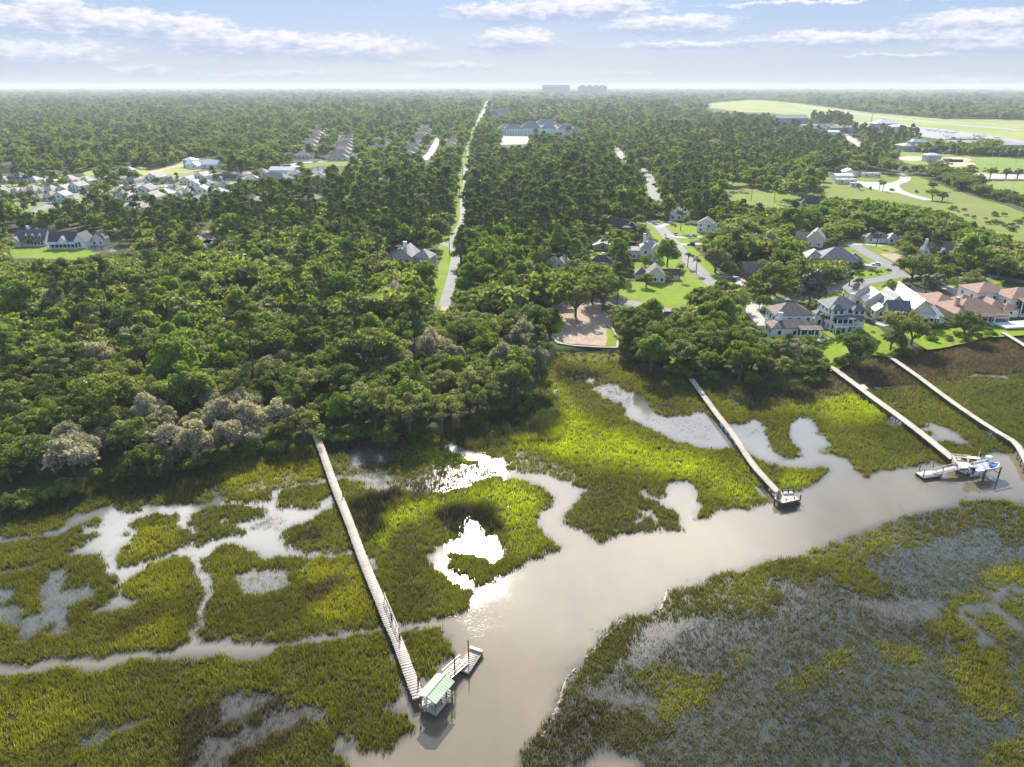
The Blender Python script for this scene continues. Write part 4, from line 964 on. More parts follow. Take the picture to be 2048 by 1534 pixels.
def house(u, v, rz, label, mods, wallm=None, roofm=None, chim=(), porch=(), deck=(), name='house', cat='house', group=None, panes=True, sc=1.0, doors=(), clearh=True, z=GZ, cf=.5):
    """mods: (ox, oy, w, d, z0, h, roof kind, roof height[, wall, roof, (front windows, storeys, side windows)])"""
    sc *= next((f_ for k_, f_ in HSC.items() if label.startswith(k_)), 1)
    p = P(u, v, z)
    r = empty(name, p, rz, label, cat, group)
    r.scale = (sc, sc, sc)
    R = Matrix.Rotation(rz, 2)
    for md in mods:
        ox, oy, w_, d_, z0, h, kind, rh = md[:8]
        wm = md[8] if len(md) > 8 and md[8] else wallm
        rm = md[9] if len(md) > 9 and md[9] else roofm
        wn_ = md[10] if len(md) > 10 else (0, 0, 0)
        mw_ = MB(); wall_mesh(mw_, ox, oy, w_, d_, z0, h, rh, kind); mw_.build('wall', wm, r)
        mr_ = MB(); roof_mesh(mr_, ox, oy, w_, d_, z0 + h, rh, kind); ro = mr_.build('roof', rm, r)
        nf, ns, nsd = wn_
        for s_ in range(ns):
            zz = z0 + 1.6 + s_ * 2.9
            if zz + .8 > z0 + h + .2: zz = z0 + h - .95
            for i in range(nf): window(r, ox + (i - (nf - 1) / 2) * w_ / nf, oy - d_ / 2, zz, panes=panes)
            for i in range(nsd): window(r, ox - w_ / 2, oy + (i - (nsd - 1) / 2) * d_ / nsd, zz, face='s', panes=panes)
        if clearh and wn_[0] >= 0 and z0 < 1:
            hh = z0 + h + rh * .5
            cs = [(ox - w_ / 2, oy - d_ / 2), (ox + w_ / 2, oy - d_ / 2), (ox + w_ / 2, oy + d_ / 2), (ox - w_ / 2, oy + d_ / 2)]
            W2 = [(p.x + sc * (R @ Vector(c_))[0], p.y + sc * (R @ Vector(c_))[1]) for c_ in cs]
            HOUSE_FP.append((sum(a[0] for a in W2) / 4, sum(a[1] for a in W2) / 4, max(w_, d_) * sc / 2 + 1.5))
            q0 = [proj(x, y, GZ) for x, y in W2]; q1 = [proj(x, y, GZ + hh * sc) for x, y in W2]
            us = [a[0] for a in q0 + q1]
            lo_v = max(a[1] for a in q0); hi_v = min(a[1] for a in q1)
            cl_ = min(us), max(us)
            if wn_ != (0, 0, -1): fill(CLEAR, [(cl_[0], hi_v), (cl_[1], hi_v), (cl_[1], hi_v + (lo_v - hi_v) * cf), (cl_[0], hi_v + (lo_v - hi_v) * cf)], 1)
    for (x, y, z1) in chim:
        c_ = MB().box((x, y, z1 / 2), (1.3, .95, z1)).box((x, y, z1 + .1), (1.5, 1.15, .2)).build('chimney', BRICK if name == 'brick_house' else (TAN if wallm is TAN else TRIM), r)
    for (x, y, w_, d_, z0, h, n) in porch:       # open porch with columns, dark behind, floor slab and a shed roof
        MB().box((x, y - d_ / 2, z0 - .15), (w_ + .3, d_ + .3, .3)).build('porch_floor', TRIM, r)
        MB().box((x, y - .06, z0 + h / 2), (w_ - .4, .06, h - .3)).build('porch_screen', DARKP, r)
        m_ = MB(); roof_mesh(m_, x, y - d_ / 2, w_, d_, z0 + h, .7, 'shed', ov=.3); m_.build('porch_roof', roofm, r)
        for i in range(n):
            MB().box((x + (i / (n - 1) - .5) * (w_ - .3), y - d_ + .2, z0 + h / 2 - .05), (.28, .28, h)).build('column', TRIM, r)
        m_ = MB().bar((x - w_ / 2, y - d_ + .1, z0 + .95), (x + w_ / 2, y - d_ + .1, z0 + .95), .07, .07)
        for xx in np.arange(-w_ / 2, w_ / 2, .3): m_.box((x + xx, y - d_ + .1, z0 + .45), (.05, .05, .95))
        m_.build('railing', TRIM, r)
        if z0 > 1:
            for i in range(n): MB().box((x + (i / (n - 1) - .5) * (w_ - .3), y - d_ + .3, z0 / 2 - .15), (.3, .3, z0)).build('pier', TRIM, r)
    for (x, y, w_, d_, z0) in deck:
        MB().box((x, y, z0 - .1), (w_, d_, .2)).build('deck', TRIM, r)
        m_ = MB()
        for sx in (-1, 1):
            m_.bar((x + sx * w_ / 2, y - d_ / 2, z0 + 1), (x + sx * w_ / 2, y + d_ / 2, z0 + 1), .08, .08)
            for k_ in np.arange(-d_ / 2, d_ / 2 + .01, .35): m_.box((x + sx * w_ / 2, y + k_, z0 + .5), (.05, .05, 1))
        m_.bar((x - w_ / 2, y - d_ / 2, z0 + 1), (x + w_ / 2, y - d_ / 2, z0 + 1), .08, .08)
        for k_ in np.arange(-w_ / 2, w_ / 2 + .01, .35): m_.box((x + k_, y - d_ / 2, z0 + .5), (.05, .05, 1))
        m_.build('deck_railing', TRIM, r)
        if z0 > .8:
            for sx in (-1, 1):
                for sy in (-1, 1): MB().box((x + sx * (w_ / 2 - .2), y + sy * (d_ / 2 - .2), z0 / 2 - .1), (.25, .25, z0)).build('deck_post', TRIM, r)
    for (x, y, w_, h, mm) in doors:
        MB().box((x, y - .06, h / 2), (w_, .12, h)).build('garage_door' if w_ > 2 else 'door', mm, r)
    return r
HOUSE_FP = []
HSC = {'white two-storey waterfront house': .86, 'white three-storey house': .78, 'long tan stucco house': .86, 'white villa': .85, 'single-storey white house': .86, 'beige house': .8, 'low white house': .86,
 'white colonial house with brown': .74, 'brown-roofed bungalow': .8, 'tall narrow white': .8, 'red brick': .8, 'white two-storey house with brown': .8, 'pale yellow-green': .66, 'dark-roofed house with': .7,
 'small grey metal': .8, 'long brown': .8, 'charcoal-roofed house almost': .72, 'blue-grey steep': .8, 'white colonial house with grey': .8, 'white farmhouse': .8, 'long white two-storey institution': .72, 'grey-brown hip-roofed row': .86, 'cluster of grey gabled': .6}
D = math.radians
house(1590, 674, D(0), 'white two-storey waterfront house with brown hipped roof, white chimney and screened porch', [
    (1.0, 10.5, 13.0, 10, 0, 6.4, 'hip', 3.0, None, None, (4, 2, 3)), (-.4, 3.6, 15.6, 7.2, 0, 3.5, 'hip', 1.9, None, None, (3, 1, 2))],
    WHITE, R_BROWN, cf=.8, chim=[(-4.8, 3.5, 7.6)], porch=[(4.3, 0, 7.4, 2.6, .6, 2.9, 4)], deck=[(6.0, -4.8, 5.5, 4.2, .6)])
house(1690, 662, D(0), 'white three-storey house with grey hipped roof, balconies and tall porch stairs', [
    (0, 8, 13, 11, 0, 8.6, 'hip', 3.2, None, None, (4, 3, 3)), (-3.6, 2.2, 4.6, 3.2, 0, 8.6, 'hip', 1.6, None, None, (2, 3, 1)), (4.4, 1.8, 4.4, 3.0, 0, 8.6, 'hip', 1.6, None, None, (2, 3, 1)),
    (-7.6, 9, 3, 4, 0, 5, 'hip', 1, None, None, (1, 1, 1))],
    WHITE, R_GREY, cf=.95, chim=[(3.6, 6.5, 13.2)], porch=[(.4, .4, 10.6, 3.0, 2.9, 2.7, 6)], deck=[(-3.4, -3.2, 5.0, 2.2, 2.9), (3.2, -3.9, 3.0, 3.0, 1.6)])
house(1817, 654, D(-8), 'large cream house with bright white metal roofs and grey dormer wings', [
    (-7.5, 26, 7.5, 11, 0, 4.2, 'gaby', 3.4, CREAM, R_GREY, (2, 1, 3)), (-5.5, 17.5, 7, 7, 0, 4.2, 'gaby', 3.0, CREAM, R_WHITE, (1, 1, 1)),
    (-1.8, 13, 6.5, 11, 0, 4.6, 'gaby', 3.4, CREAM, R_LGREY, (2, 1, 2)), (4.2, 14, 7, 23, 0, 4.4, 'gaby', 3.8, CREAM, R_WHITE, (2, 1, 3)),
    (-6.0, 9.5, 3.6, 4.5, 0, 3, 'gaby', 1.5, CREAM, R_WHITE, (1, 1, 1)), (-2.6, 5.0, 6, 5, 0, 4.6, 'gabx', 2.5, CREAM, R_GREY, (2, 1, 1)), (9.0, 7, 3.0, 8, 0, 3.0, 'shed', 1.2, WHITE, R_GREY, (1, 1, 0))],
    CREAM, R_WHITE, cf=.8, porch=[(4.4, 2.4, 6.8, 2.6, .6, 2.6, 4)])
house(1944, 648, D(1), 'long tan stucco house with low terracotta tile hip roof and stone chimney', [
    (3.0, 7.5, 19, 15, 0, 3.9, 'hip', 3.7, None, None, (0, 0, 3)), (-1.5, 20, 11, 14, 0, 3.6, 'hip', 2.7, None, None, (0, 0, 3)), (7, 18, 9, 8, 0, 3.6, 'hip', 2.4), (-1.0, .2, 5.6, 1.4, 0, 3.7, 'shed', .3, None, None, (4, 1, 0)), (9.6, .2, 6.2, 1.4, 0, 3.7, 'shed', .3, None, None, (5, 1, 0))],
    TAN, R_TERRA, cf=.95, chim=[(-3.4, 6.0, 8.2)], porch=[(4.5, -.1, 5.2, 1.4, .3, 3.0, 3)])
house(2066, 640, D(2), 'white villa with stacked terracotta tile roofs, dark glazed lanai and arched entry', [
    (-6.0, 21, 14, 12, 0, 6.6, 'hip', 2.6, None, None, (3, 2, 2)), (3.0, 13, 16, 12, 0, 6.4, 'hip', 2.8, None, None, (3, 2, 2)), (-10.5, 11, 7.5, 13, 0, 3.6, 'hip', 2.1, None, None, (0, 0, 2)),
    (-6.6, 6.5, 6, 6, 0, 3.3, 'hip', 1.6, None, None, (1, 1, 1))], WHITE, R_TERRA, cf=.95, porch=[(4.0, 7.0, 13, 3.0, .3, 5.6, 6)])
MB().box((0, 0, .55), (17, 5.5, .5)).build('pool_deck', TRIM, tag(empty('swimming_pool_terrace', P(2046, 652, GZ), D(8)), 'white-walled pool terrace in front of the white villa', 'terrace'))
house(1674, 533, D(-12), 'single-storey white house with wide grey hipped roof beside the cross lane', [
    (1, 8, 17, 14, 0, 3.6, 'hip', 4.4, None, None, (7, 1, 2)), (-9.5, 9, 8, 12, 0, 3.2, 'hip', 3.0, TAN, R_LGREY, (2, 1, 0)), (9, 9, 6, 7, 0, 3.2, 'hip', 2.0)], WHITE, R_GREY)
house(1628, 494, D(-25), 'beige house with tan gabled roof and stout chimney half hidden by trees', [
    (0, 6, 9, 12, 0, 5.2, 'gaby', 4.4, CREAM, R_TAN, (2, 1, 2)), (-6.5, 8, 9, 8, 0, 3.5, 'gabx', 3.4, CREAM, R_TAN, (1, 1, 0))], CREAM, R_TAN, chim=[(-1.5, 2.5, 8.5)])
house(1766, 486, D(-4), 'low white house with dark grey roof beyond the lane lawn', [
    (-2, 4.5, 14, 8, 0, 2.9, 'hip', 2.2, None, R_DARK, (3, 1, 1)), (5.5, 2.5, 7, 8, 0, 2.9, 'hip', 2.4, None, R_LGREY, (2, 1, 1))], WHITE, R_DARK, doors=[(-4, .3, 4.6, 2.2, TRIM)])
house(1884, 524, D(3), 'white colonial house with brown gabled roof, pediment and tall columned porch', [
    (0, 7, 14.4, 10, 0, 6.2, 'gabx', 4.2, None, None, (5, 2, 2)), (.3, 1.9, 5.4, 3.0, 5.4, .6, 'gaby', 1.8, None, None, (0, 0, 0)), (-9, 9, 4, 6, 0, 3.4, 'gabx', 1.6)], WHITE, R_BROWN,
    chim=[(-7.9, 6, 12.0)], porch=[(0, 1.6, 13.6, 2.6, .7, 5.0, 6)])
house(1310, 566, D(-8), 'brown-roofed bungalow behind palms at the top of the bright lawn', [
    (0, 5.5, 9.5, 10, 0, 3.4, 'gaby', 4.2, CREAM, R_BROWN, (3, 1, 2)), (-6.2, 9, 6, 7, 0, 3.0, 'hip', 2.6, CREAM, R_BROWN, (1, 1, 0)), (7.5, 9.5, 8, 5, 0, 2.8, 'gabx', 2.0, CREAM, R_DARK, (1, 1, 0))], CREAM, R_BROWN)
house(1300, 522, D(-6), 'tall narrow white house with pale grey cross gables and white chimney', [
    (0, 5, 10.5, 9, 0, 7.2, 'hip', 3.0, None, None, (2, 2, 2)), (2.4, .6, 3.6, 3.6, 0, 7.0, 'gaby', 2.0, None, None, (1, 2, 0)), (-8.5, 6, 8, 5, 0, 4.8, 'shed', 1.2, None, None, (3, 1, 0))], WHITE, R_LGREY, chim=[(-3.2, 6.4, 13.2)])
house(1246, 463, D(-3), 'red brick house with charcoal roof and white chimney in the trees', [
    (-2, 5, 14, 8, 0, 3.5, 'gabx', 3.0, BRICK, R_DARK, (3, 1, 0)), (5.5, 5.5, 6, 7, 0, 3.3, 'gaby', 2.8, BRICK, R_LGREY, (1, 1, 0)), (2.5, .5, 6.5, 4, 0, 2.9, 'shed', 1.2, BRICK, R_DARK, (2, 1, 0))], BRICK, R_DARK, chim=[(-4, 6, 8.4)], name='brick_house')
house(1411, 466, D(-22), 'white two-storey house with brown roof on the hill behind the parked cars', [
    (-1, 6, 9.5, 10, 0, 5.8, 'gaby', 3.2, None, None, (2, 2, 3)), (4.5, 4, 7, 7, 0, 3.4, 'gaby', 2.8, None, R_BROWN, (1, 1, 1))], WHITE, R_BROWN)
house(1117, 545, D(-18), 'pale yellow-green house with tan roof in the oaks left of the lot', [
    (0, 7, 8, 12, 0, 5.0, 'gaby', 3.6, CREAM, R_TAN, (1, 2, 2)), (-6, 10, 8, 9, 0, 4.6, 'hip', 3.2, CREAM, R_TAN, (1, 1, 0))], CREAM, R_TAN)
house(1202, 536, D(-5), 'dark-roofed house with pale blue chimney between the two oak groups', [
    (0, 5, 14, 9, 0, 3.2, 'hip', 3.4, CREAM, R_DARK, (3, 1, 0))], CREAM, R_DARK, chim=[(1, 6, 7.6)])
house(1204, 500, D(-2), 'small grey metal-roofed shed above the dark-roofed house', [(0, 4, 10, 9, 0, 2.8, 'gaby', 1.6, GREYW, R_LGREY, (1, 1, 0))], GREYW, R_LGREY, name='shed', cat='shed')
house(1526, 556, D(14), 'long brown-roofed house right of the lane loop', [
    (0, 6, 18, 11, 0, 3.2, 'gabx', 4.0, BRICK, R_BROWN, (4, 1, 1))], BRICK, R_BROWN)
house(1330, 658, D(-3), 'charcoal-roofed house almost hidden by the shore oaks', [(2, 5, 12, 8, 0, 3.2, 'hip', 3.2, CREAM, R_DARK, (3, 1, 0)), (-7, 6, 7, 7, 0, 3.2, 'gabx', 2.6, CREAM, R_TAN, (1, 1, 0))], CREAM, R_DARK, cf=.15)
house(812, 545, D(-14), 'grey house with light grey gabled roofs above the oak canopy by the road', [
    (-2, 6, 8, 10, 0, 6.5, 'gaby', 3.2, GREYW, R_LGREY, (3, 2, 1)), (5, 8, 7, 8, 0, 5.6, 'hip', 2.6, GREYW, R_LGREY, (2, 1, 0)), (-6, 8, 6, 8, 0, 5.6, 'hip', 2.4, GREYW, R_GREY, (2, 1, 0))], GREYW, R_LGREY, cf=.45, chim=[(-1.4, 4.0, 11.4)])
house(1352, 440, D(-30), 'small white gabled house at the end of the lane', [(0, 4, 7, 9, 0, 4.4, 'gaby', 2.6, None, None, (2, 1, 1))], WHITE, R_LGREY)
house(1620, 418, D(-10), 'blue-grey steep-roofed house in front of the straw meadow', [(0, 5, 12, 9, 0, 4.5, 'gabx', 4.5, None, None, (3, 1, 1)), (-5, 2, 4, 4, 0, 4.5, 'gaby', 3, None, None, (1, 1, 1))], BLUE, R_DARK)
house(56, 494, D(2), 'white colonial house with grey roof, three dormers and brick-white chimney, leftmost by the lawn', [
    (0, 8, 17, 10, 0, 3.8, 'gabx', 5.0, None, None, (3, 1, 1)), (-7, 2.5, 5.5, 5, 0, 3.4, 'gaby', 2.4, None, None, (0, 0, 0)), (-2.2, 5.6, 1.9, 4, 3.8, 2.0, 'gaby', 1.1, None, None, (1, 1, 0)),
    (1.6, 5.6, 1.9, 4, 3.8, 2.0, 'gaby', 1.1, None, None, (1, 1, 0)), (5.6, 5.6, 1.9, 4, 3.8, 2.0, 'gaby', 1.1, None, None, (1, 1, 0))],
    WHITE, R_GREY, chim=[(-3, 9, 10.4)], porch=[(2.4, 3, 10, 2.6, .5, 2.8, 6)], doors=[(-7, 0, 4.4, 2.2, TRIM)])
house(128, 500, D(5), 'white farmhouse with charcoal roof, centre gable and bright metal porch roof', [
    (-2, 8, 15, 9, 0, 3.9, 'gabx', 5.2, None, R_DARK, (5, 1, 0)), (-1, 4.2, 6.0, 5, 3.6, .3, 'gaby', 3.4, WHITE, R_TAN, (2, 0, 0)), (7.5, 9, 7, 11, 0, 4.0, 'gaby', 4.6, None, R_DARK, (1, 2, 0)), (14, 15, 7, 8, 0, 3.8, 'gaby', 3.6, None, R_BROWN, (2, 1, 0))],
    WHITE, R_WHITE, porch=[(-1.5, 3.4, 15.5, 3.0, .5, 2.8, 8)])
# the left subdivision
ROWS = {
 'front': [(262, 425, 'T'), (300, 402, 'T'), (325, 396, 'L'), (370, 393, 'T'), (402, 394, 'W'), (388, 408, 'B'), (435, 392, 'L'), (120, 405, 'W'), (92, 402, 'T'), (250, 402, 'L')],
 'middle': [(-8, 388, 'T'), (26, 390, 'T'), (58, 389, 'T'), (94, 388, 'T'), (124, 386, 'L'), (150, 384, 'W'), (238, 392, 'G'), (252, 384, 'G'), (288, 387, 'G'), (341, 386, 'B'), (388, 381, 'W'), (410, 374, 'G'), (440, 376, 'L')],
 'back': [(2, 368, 'T'), (28, 366, 'U'), (62, 366, 'L'), (98, 368, 'L'), (133, 366, 'T'), (166, 368, 'L'), (196, 364, 'T'), (220, 366, 'B'), (260, 366, 'T'), (305, 368, 'W'), (340, 366, 'B'), (372, 368, 'L'), (400, 364, 'W'), (448, 362, 'D')]}
KIND = {'T': ('tan-roofed white house', WHITE, R_TAN), 'L': ('pale-roofed white house', WHITE, R_LGREY), 'W': ('white cross-gabled house', WHITE, R_LGREY), 'B': ('brown-roofed white house', WHITE, R_BROWN),
        'G': ('grey-roofed white house', WHITE, R_GREY), 'U': ('blue-sided house', BLUE, R_GREY), 'D': ('long low charcoal-roofed building', GREYW, R_DARK)}
ORD = 'first second third fourth fifth sixth seventh eighth ninth tenth eleventh twelfth thirteenth fourteenth'.split()
for rn, rw in ROWS.items():
    for k_, (u, v, kd) in enumerate(sorted(rw)):
        nm, wm, rm = KIND[kd]
        s_ = random.uniform(.78, .98)
        rk = random.choice(['hip', 'hip', 'gaby'] if kd != 'W' else ['gaby'])
        md = [(0, 6, 10.5 if kd != 'D' else 24, 13 if kd != 'D' else 9, 0, 2.7 if kd not in 'WU' else 5.2, rk if kd != 'D' else 'gabx', 3.2, None, None, (3, 1 if kd not in 'WU' else 2, 0)),
              (random.choice([-1, 1]) * 3.6, .2, 4.6, 5, 0, 2.5, 'gaby', 2.2, None, None, (1, 1, 0))]
        house(u, v, D(random.uniform(-14, 8)), '%s, %s from the left in the %s row of the left subdivision' % (nm, ORD[k_], rn), md, wm, rm, group='houses of the left subdivision', panes=False, sc=s_, cf=.4)
house(392, 337, D(-6), 'farm building with glaring white metal roofs behind the subdivision', [(4, 8, 30, 12, 0, 3.6, 'gabx', 3.4, None, None, (4, 1, 0)), (-12, 14, 10, 9, 0, 6.5, 'hip', 2.0, BLUE, None, (2, 1, 0)), (0, 0, 8, 8, 0, 3.4, 'gaby', 2.4, None, None, (1, 1, 0))], WHITE, R_WHITE, panes=False, name='farm_building', cat='building')
house(250, 350, D(8), 'small grey shed with white roof beside the yellow field', [(0, 4, 13, 9, 0, 4.2, 'hip', 2.6, BLUE, R_LGREY, (2, 1, 0))], BLUE, R_LGREY, panes=False, name='shed', cat='shed')
house(12, 322, 0, 'white barn roof at the left edge of the far woods', [(0, 6, 15, 8, 0, 3, 'gabx', 3, WHITE, R_WHITE, (0, 0, 0))], WHITE, R_WHITE, panes=False, name='barn', cat='barn')
house(1, 345, 0, 'pale-roofed barn at the left edge above the subdivision', [(6, 6, 14, 8, 0, 3, 'hip', 3, CREAM, R_TAN, (0, 0, 0))], CREAM, R_TAN, panes=False, name='barn', cat='barn')
house(122, 318, 0, 'lone grey roof in the left woods', [(0, 6, 12, 8, 0, 4, 'gabx', 3, WHITE, R_LGREY, (0, 0, 0))], WHITE, R_LGREY, panes=False)
house(540, 372, D(-20), 'grey roofs of a house in the woods below the ponds', [(0, 8, 24, 12, 0, 5, 'hip', 4, GREYW, R_GREY, (3, 1, 0))], GREYW, R_GREY, panes=False)
house(560, 352, D(-10), 'white flat-roofed building left of the ponds', [(0, 8, 22, 10, 0, 4.5, 'gabx', 2.4, WHITE, R_WHITE, (3, 1, 0))], WHITE, R_WHITE, panes=False)
for k_, (u, v, kd) in enumerate([(478, 356, 'T'), (503, 366, 'L'), (520, 352, 'B'), (590, 356, 'L'), (612, 408, 'B'), (640, 362, 'T'), (700, 404, 'W'), (838, 404, 'W'), (756, 372, 'L'), (500, 412, 'G')]):
    nm, wm, rm = KIND[kd]
    house(u, v, D(random.uniform(-20, 20)), '%s alone in the woods below the ponds, %s from the left' % (nm, ORD[k_]), [(0, 6, 12, 11, 0, 3.0, 'hip', 3.0, None, None, (3, 1, 0)), (3.5, .2, 5, 5, 0, 2.8, 'gaby', 2.2, None, None, (1, 1, 0))], wm, rm, group='scattered houses in the woods below the ponds', panes=False, cf=.45)
# row houses: five receding terraces
for q_, (ua, va, ub, vb, n_h, w_) in enumerate([(603, 318, 640, 262, 9, 20), (674, 322, 698, 278, 8, 24), (762, 303, 787, 270, 7, 22), (812, 316, 858, 254, 12, 24), (896, 312, 912, 268, 8, 18)]):
    pa, pb = P(ua, va, GZ), P(ub, vb, GZ)
    for k_ in range(n_h):
        s_ = k_ / (n_h - 1)
        c_ = pa.lerp(pb, s_)
        uu, vv = proj(c_.x, c_.y, GZ)
        house(uu, vv, D(2), 'grey-brown hip-roofed row house, %s from the near end of the %s terrace' % (ORD[k_], ORD[q_]), [(0, 8, w_, 15, 0, 4.0, 'hip', 4.4, CREAM, R_BROWN if (k_ + q_) % 3 else R_TAN, (4 if k_ == 0 else 0, 1, 0))], CREAM, R_BROWN,
              group='row houses beyond the ponds', panes=False, cf=.35, name='row_house', cat='row house')
# long institutional building
house(1075, 270, 0, 'long white two-storey institution with many grey hipped roofs', [
    (-52, 14, 40, 22, 0, 13, 'hip', 9, None, None, (7, 3, 0)), (-14, 18, 44, 26, 0, 14, 'hip', 13, None, None, (6, 3, 0)), (24, 24, 34, 20, 0, 13, 'hip', 9, None, None, (5, 3, 0)), (60, 18, 34, 20, 0, 12, 'hip', 9, None, None, (4, 2, 0)),
    (84, 22, 26, 18, 0, 9, 'hip', 7, None, None, (3, 2, 0)), (20, 70, 50, 30, 0, 18, 'hip', 12, None, None, (8, 3, 0)), (-70, 40, 30, 30, 0, 12, 'hip', 10)], WHITE, R_LGREY, panes=False, name='institution_building', cat='building')
house(962 + 22, 236, 0, 'cluster of grey gabled townhouse roofs by the far road', [(0, 20, 60, 30, 0, 12, 'hip', 14, CREAM, R_BROWN, (0, 0, 0)), (30, 90, 80, 30, 0, 14, 'hip', 16, CREAM, R_TAN, (0, 0, 0))], CREAM, R_BROWN, panes=False, name='townhouses', cat='building')
for k_, (u0, u1, vt, lb) in enumerate([(1084, 1139, 172.5, 'long flat-topped apartment tower on the horizon, left of the pair'), (1156, 1213, 172.7, 'long apartment tower with stepped roofline on the horizon, right of the pair')]):
    y_ = 6500.0
    pa, pb = P(u0, 200, GZ), P(u1, 200, GZ)
    xa, xb = pa.x / pa.y * y_, pb.x / pb.y * y_
    ht = CAM_H + (HOR - vt) / F * y_ / CP * .93
    r = empty('apartment_tower', ((xa + xb) / 2, y_, GZ), 0, lb, 'apartment block', 'apartment towers on the horizon')
    MB().box((0, 20, ht / 2), (xb - xa, 60, ht)).build('wall', GREYW, r)
    m_ = MB()
    for i in range(4 if k_ else 1): m_.box(((i - 1.5) * (xb - xa) / 4.4 if k_ else 0, 20, ht + 4), ((xb - xa) / (6 if k_ else 1.02), 40, 8))
    m_.build('roof', R_LGREY, r)
    for s_ in range(1, 8):
        MB().box((0, -11, ht * s_ / 8.5), ((xb - xa) * .96, 2, 3)).build('balcony_band', DARKP, r)
# airfield and park buildings
def hall(u, v, w_, d_, h, label, wm=WHITE, rm=R_WHITE, kind='gabx', rh=2.0, name='hangar', cat='hangar', rz=0, extra=()):
    return house(u, v, rz, label, [(0, d_ / 2, w_, d_, 0, h, kind, rh, wm, rm, (max(2, int(w_ / 12)), 1, 0))] + list(extra), wm, rm, panes=False, name=name, cat=cat)
hall(1960, 302, 70, 22, 9, 'long white hangar row on the apron edge, left part', rm=R_LGREY, rz=D(-10))
hall(2032, 309, 72, 22, 10, 'grey and white hangar row at the right frame edge', wm=GREYW, rm=R_LGREY, rz=D(-8))
hall(1936, 289, 30, 16, 7, 'pale blue hangar seen above the big oak', wm=BLUE, rm=R_LGREY)
hall(1845, 303, 44, 24, 6, 'low grey-roofed clubhouse with raised centre roof', wm=GREYW, rm=R_LGREY, kind='hip', rh=4, name='clubhouse', cat='building', extra=[(0, 14, 20, 10, 5, 5, 'hip', 3, GREYW, R_WHITE, (0, 0, 0))])
hall(1772, 262, 36, 24, 12, 'blue and white airport terminal building', wm=BLUE, rm=R_WHITE, kind='hip', rh=5, name='terminal_building', cat='building')
hall(1802, 265, 34, 22, 9, 'round-looking pale airport hall beside the terminal', wm=GREYW, rm=R_WHITE, kind='hip', rh=3, name='airport_hall', cat='building')
hall(1775, 276, 30, 16, 5, 'low tan airport office between the pines', wm=TAN, rm=R_TAN, kind='hip', rh=3, name='office_building', cat='building')
hall(1583, 252, 60, 26, 14, 'light blue-roofed warehouse behind the pines', wm=BLUE, rm=R_LGREY, rh=6, name='warehouse', cat='warehouse')
hall(1640, 258, 66, 14, 6, 'long low pale shed behind the pines', wm=WHITE, rm=R_TAN, rh=2, name='warehouse', cat='warehouse')
hall(1690, 266, 48, 14, 8, 'low grey shed right of the dark pine grove', wm=BLUE, rm=R_LGREY, rh=3, name='warehouse', cat='warehouse')
hall(1655, 272, 36, 14, 6, 'bright white flat shed in the pines', wm=WHITE, rm=R_WHITE, rh=2, name='warehouse', cat='warehouse')
hall(1867, 324, 14, 10, 6.5, 'grey-green ball field hut with white hipped roof', wm=GREYW, rm=R_WHITE, kind='hip', rh=1.8, name='press_box', cat='hut')
hall(1880, 327, 6, 4, 2.6, 'small blue-grey hut beside the ball field hut', wm=BLUE, rm=R_LGREY, rh=.8, name='press_box', cat='hut')
hall(1896, 324, 7, 3.5, 2.8, 'low dugout shed left of the open dugout', wm=GREYW, rm=R_DARK, kind='flat', rh=0, name='dugout', cat='dugout')
hall(1912, 324, 14, 2.6, 2.2, 'long open dugout roof by the upper diamond', wm=DARKP, rm=R_TAN, kind='flat', rh=0, name='dugout', cat='dugout')
hall(1688, 362, 14, 10, 4.2, 'grey maintenance shed with pale sloping roof', wm=WHITE, rm=R_WHITE, kind='gabx', rh=1.2, name='maintenance_shed', cat='shed')
hall(1700, 354, 9, 8, 4.4, 'small white garage above the maintenance shed', wm=WHITE, rm=R_WHITE, kind='gaby', rh=2, name='garage', cat='garage')
hall(1739, 354, 12, 4, 2.8, 'white mobile home in the grass by the park road', name='mobile_home', cat='trailer', kind='flat', rh=0)
hall(1754, 355, 5, 4, 3.2, 'small white box trailer right of the mobile home', name='box_trailer', cat='trailer', kind='flat', rh=0)
hall(1693, 368, 15, 4, 3.2, 'cream bus-like trailer parked before the maintenance shed', wm=CREAM, rm=R_WHITE, name='box_trailer', cat='trailer', kind='flat', rh=0)
hall(1710, 374, 6, 3, 2.8, 'small white camper beside the gravel yard', name='camper', cat='trailer', kind='flat', rh=0)
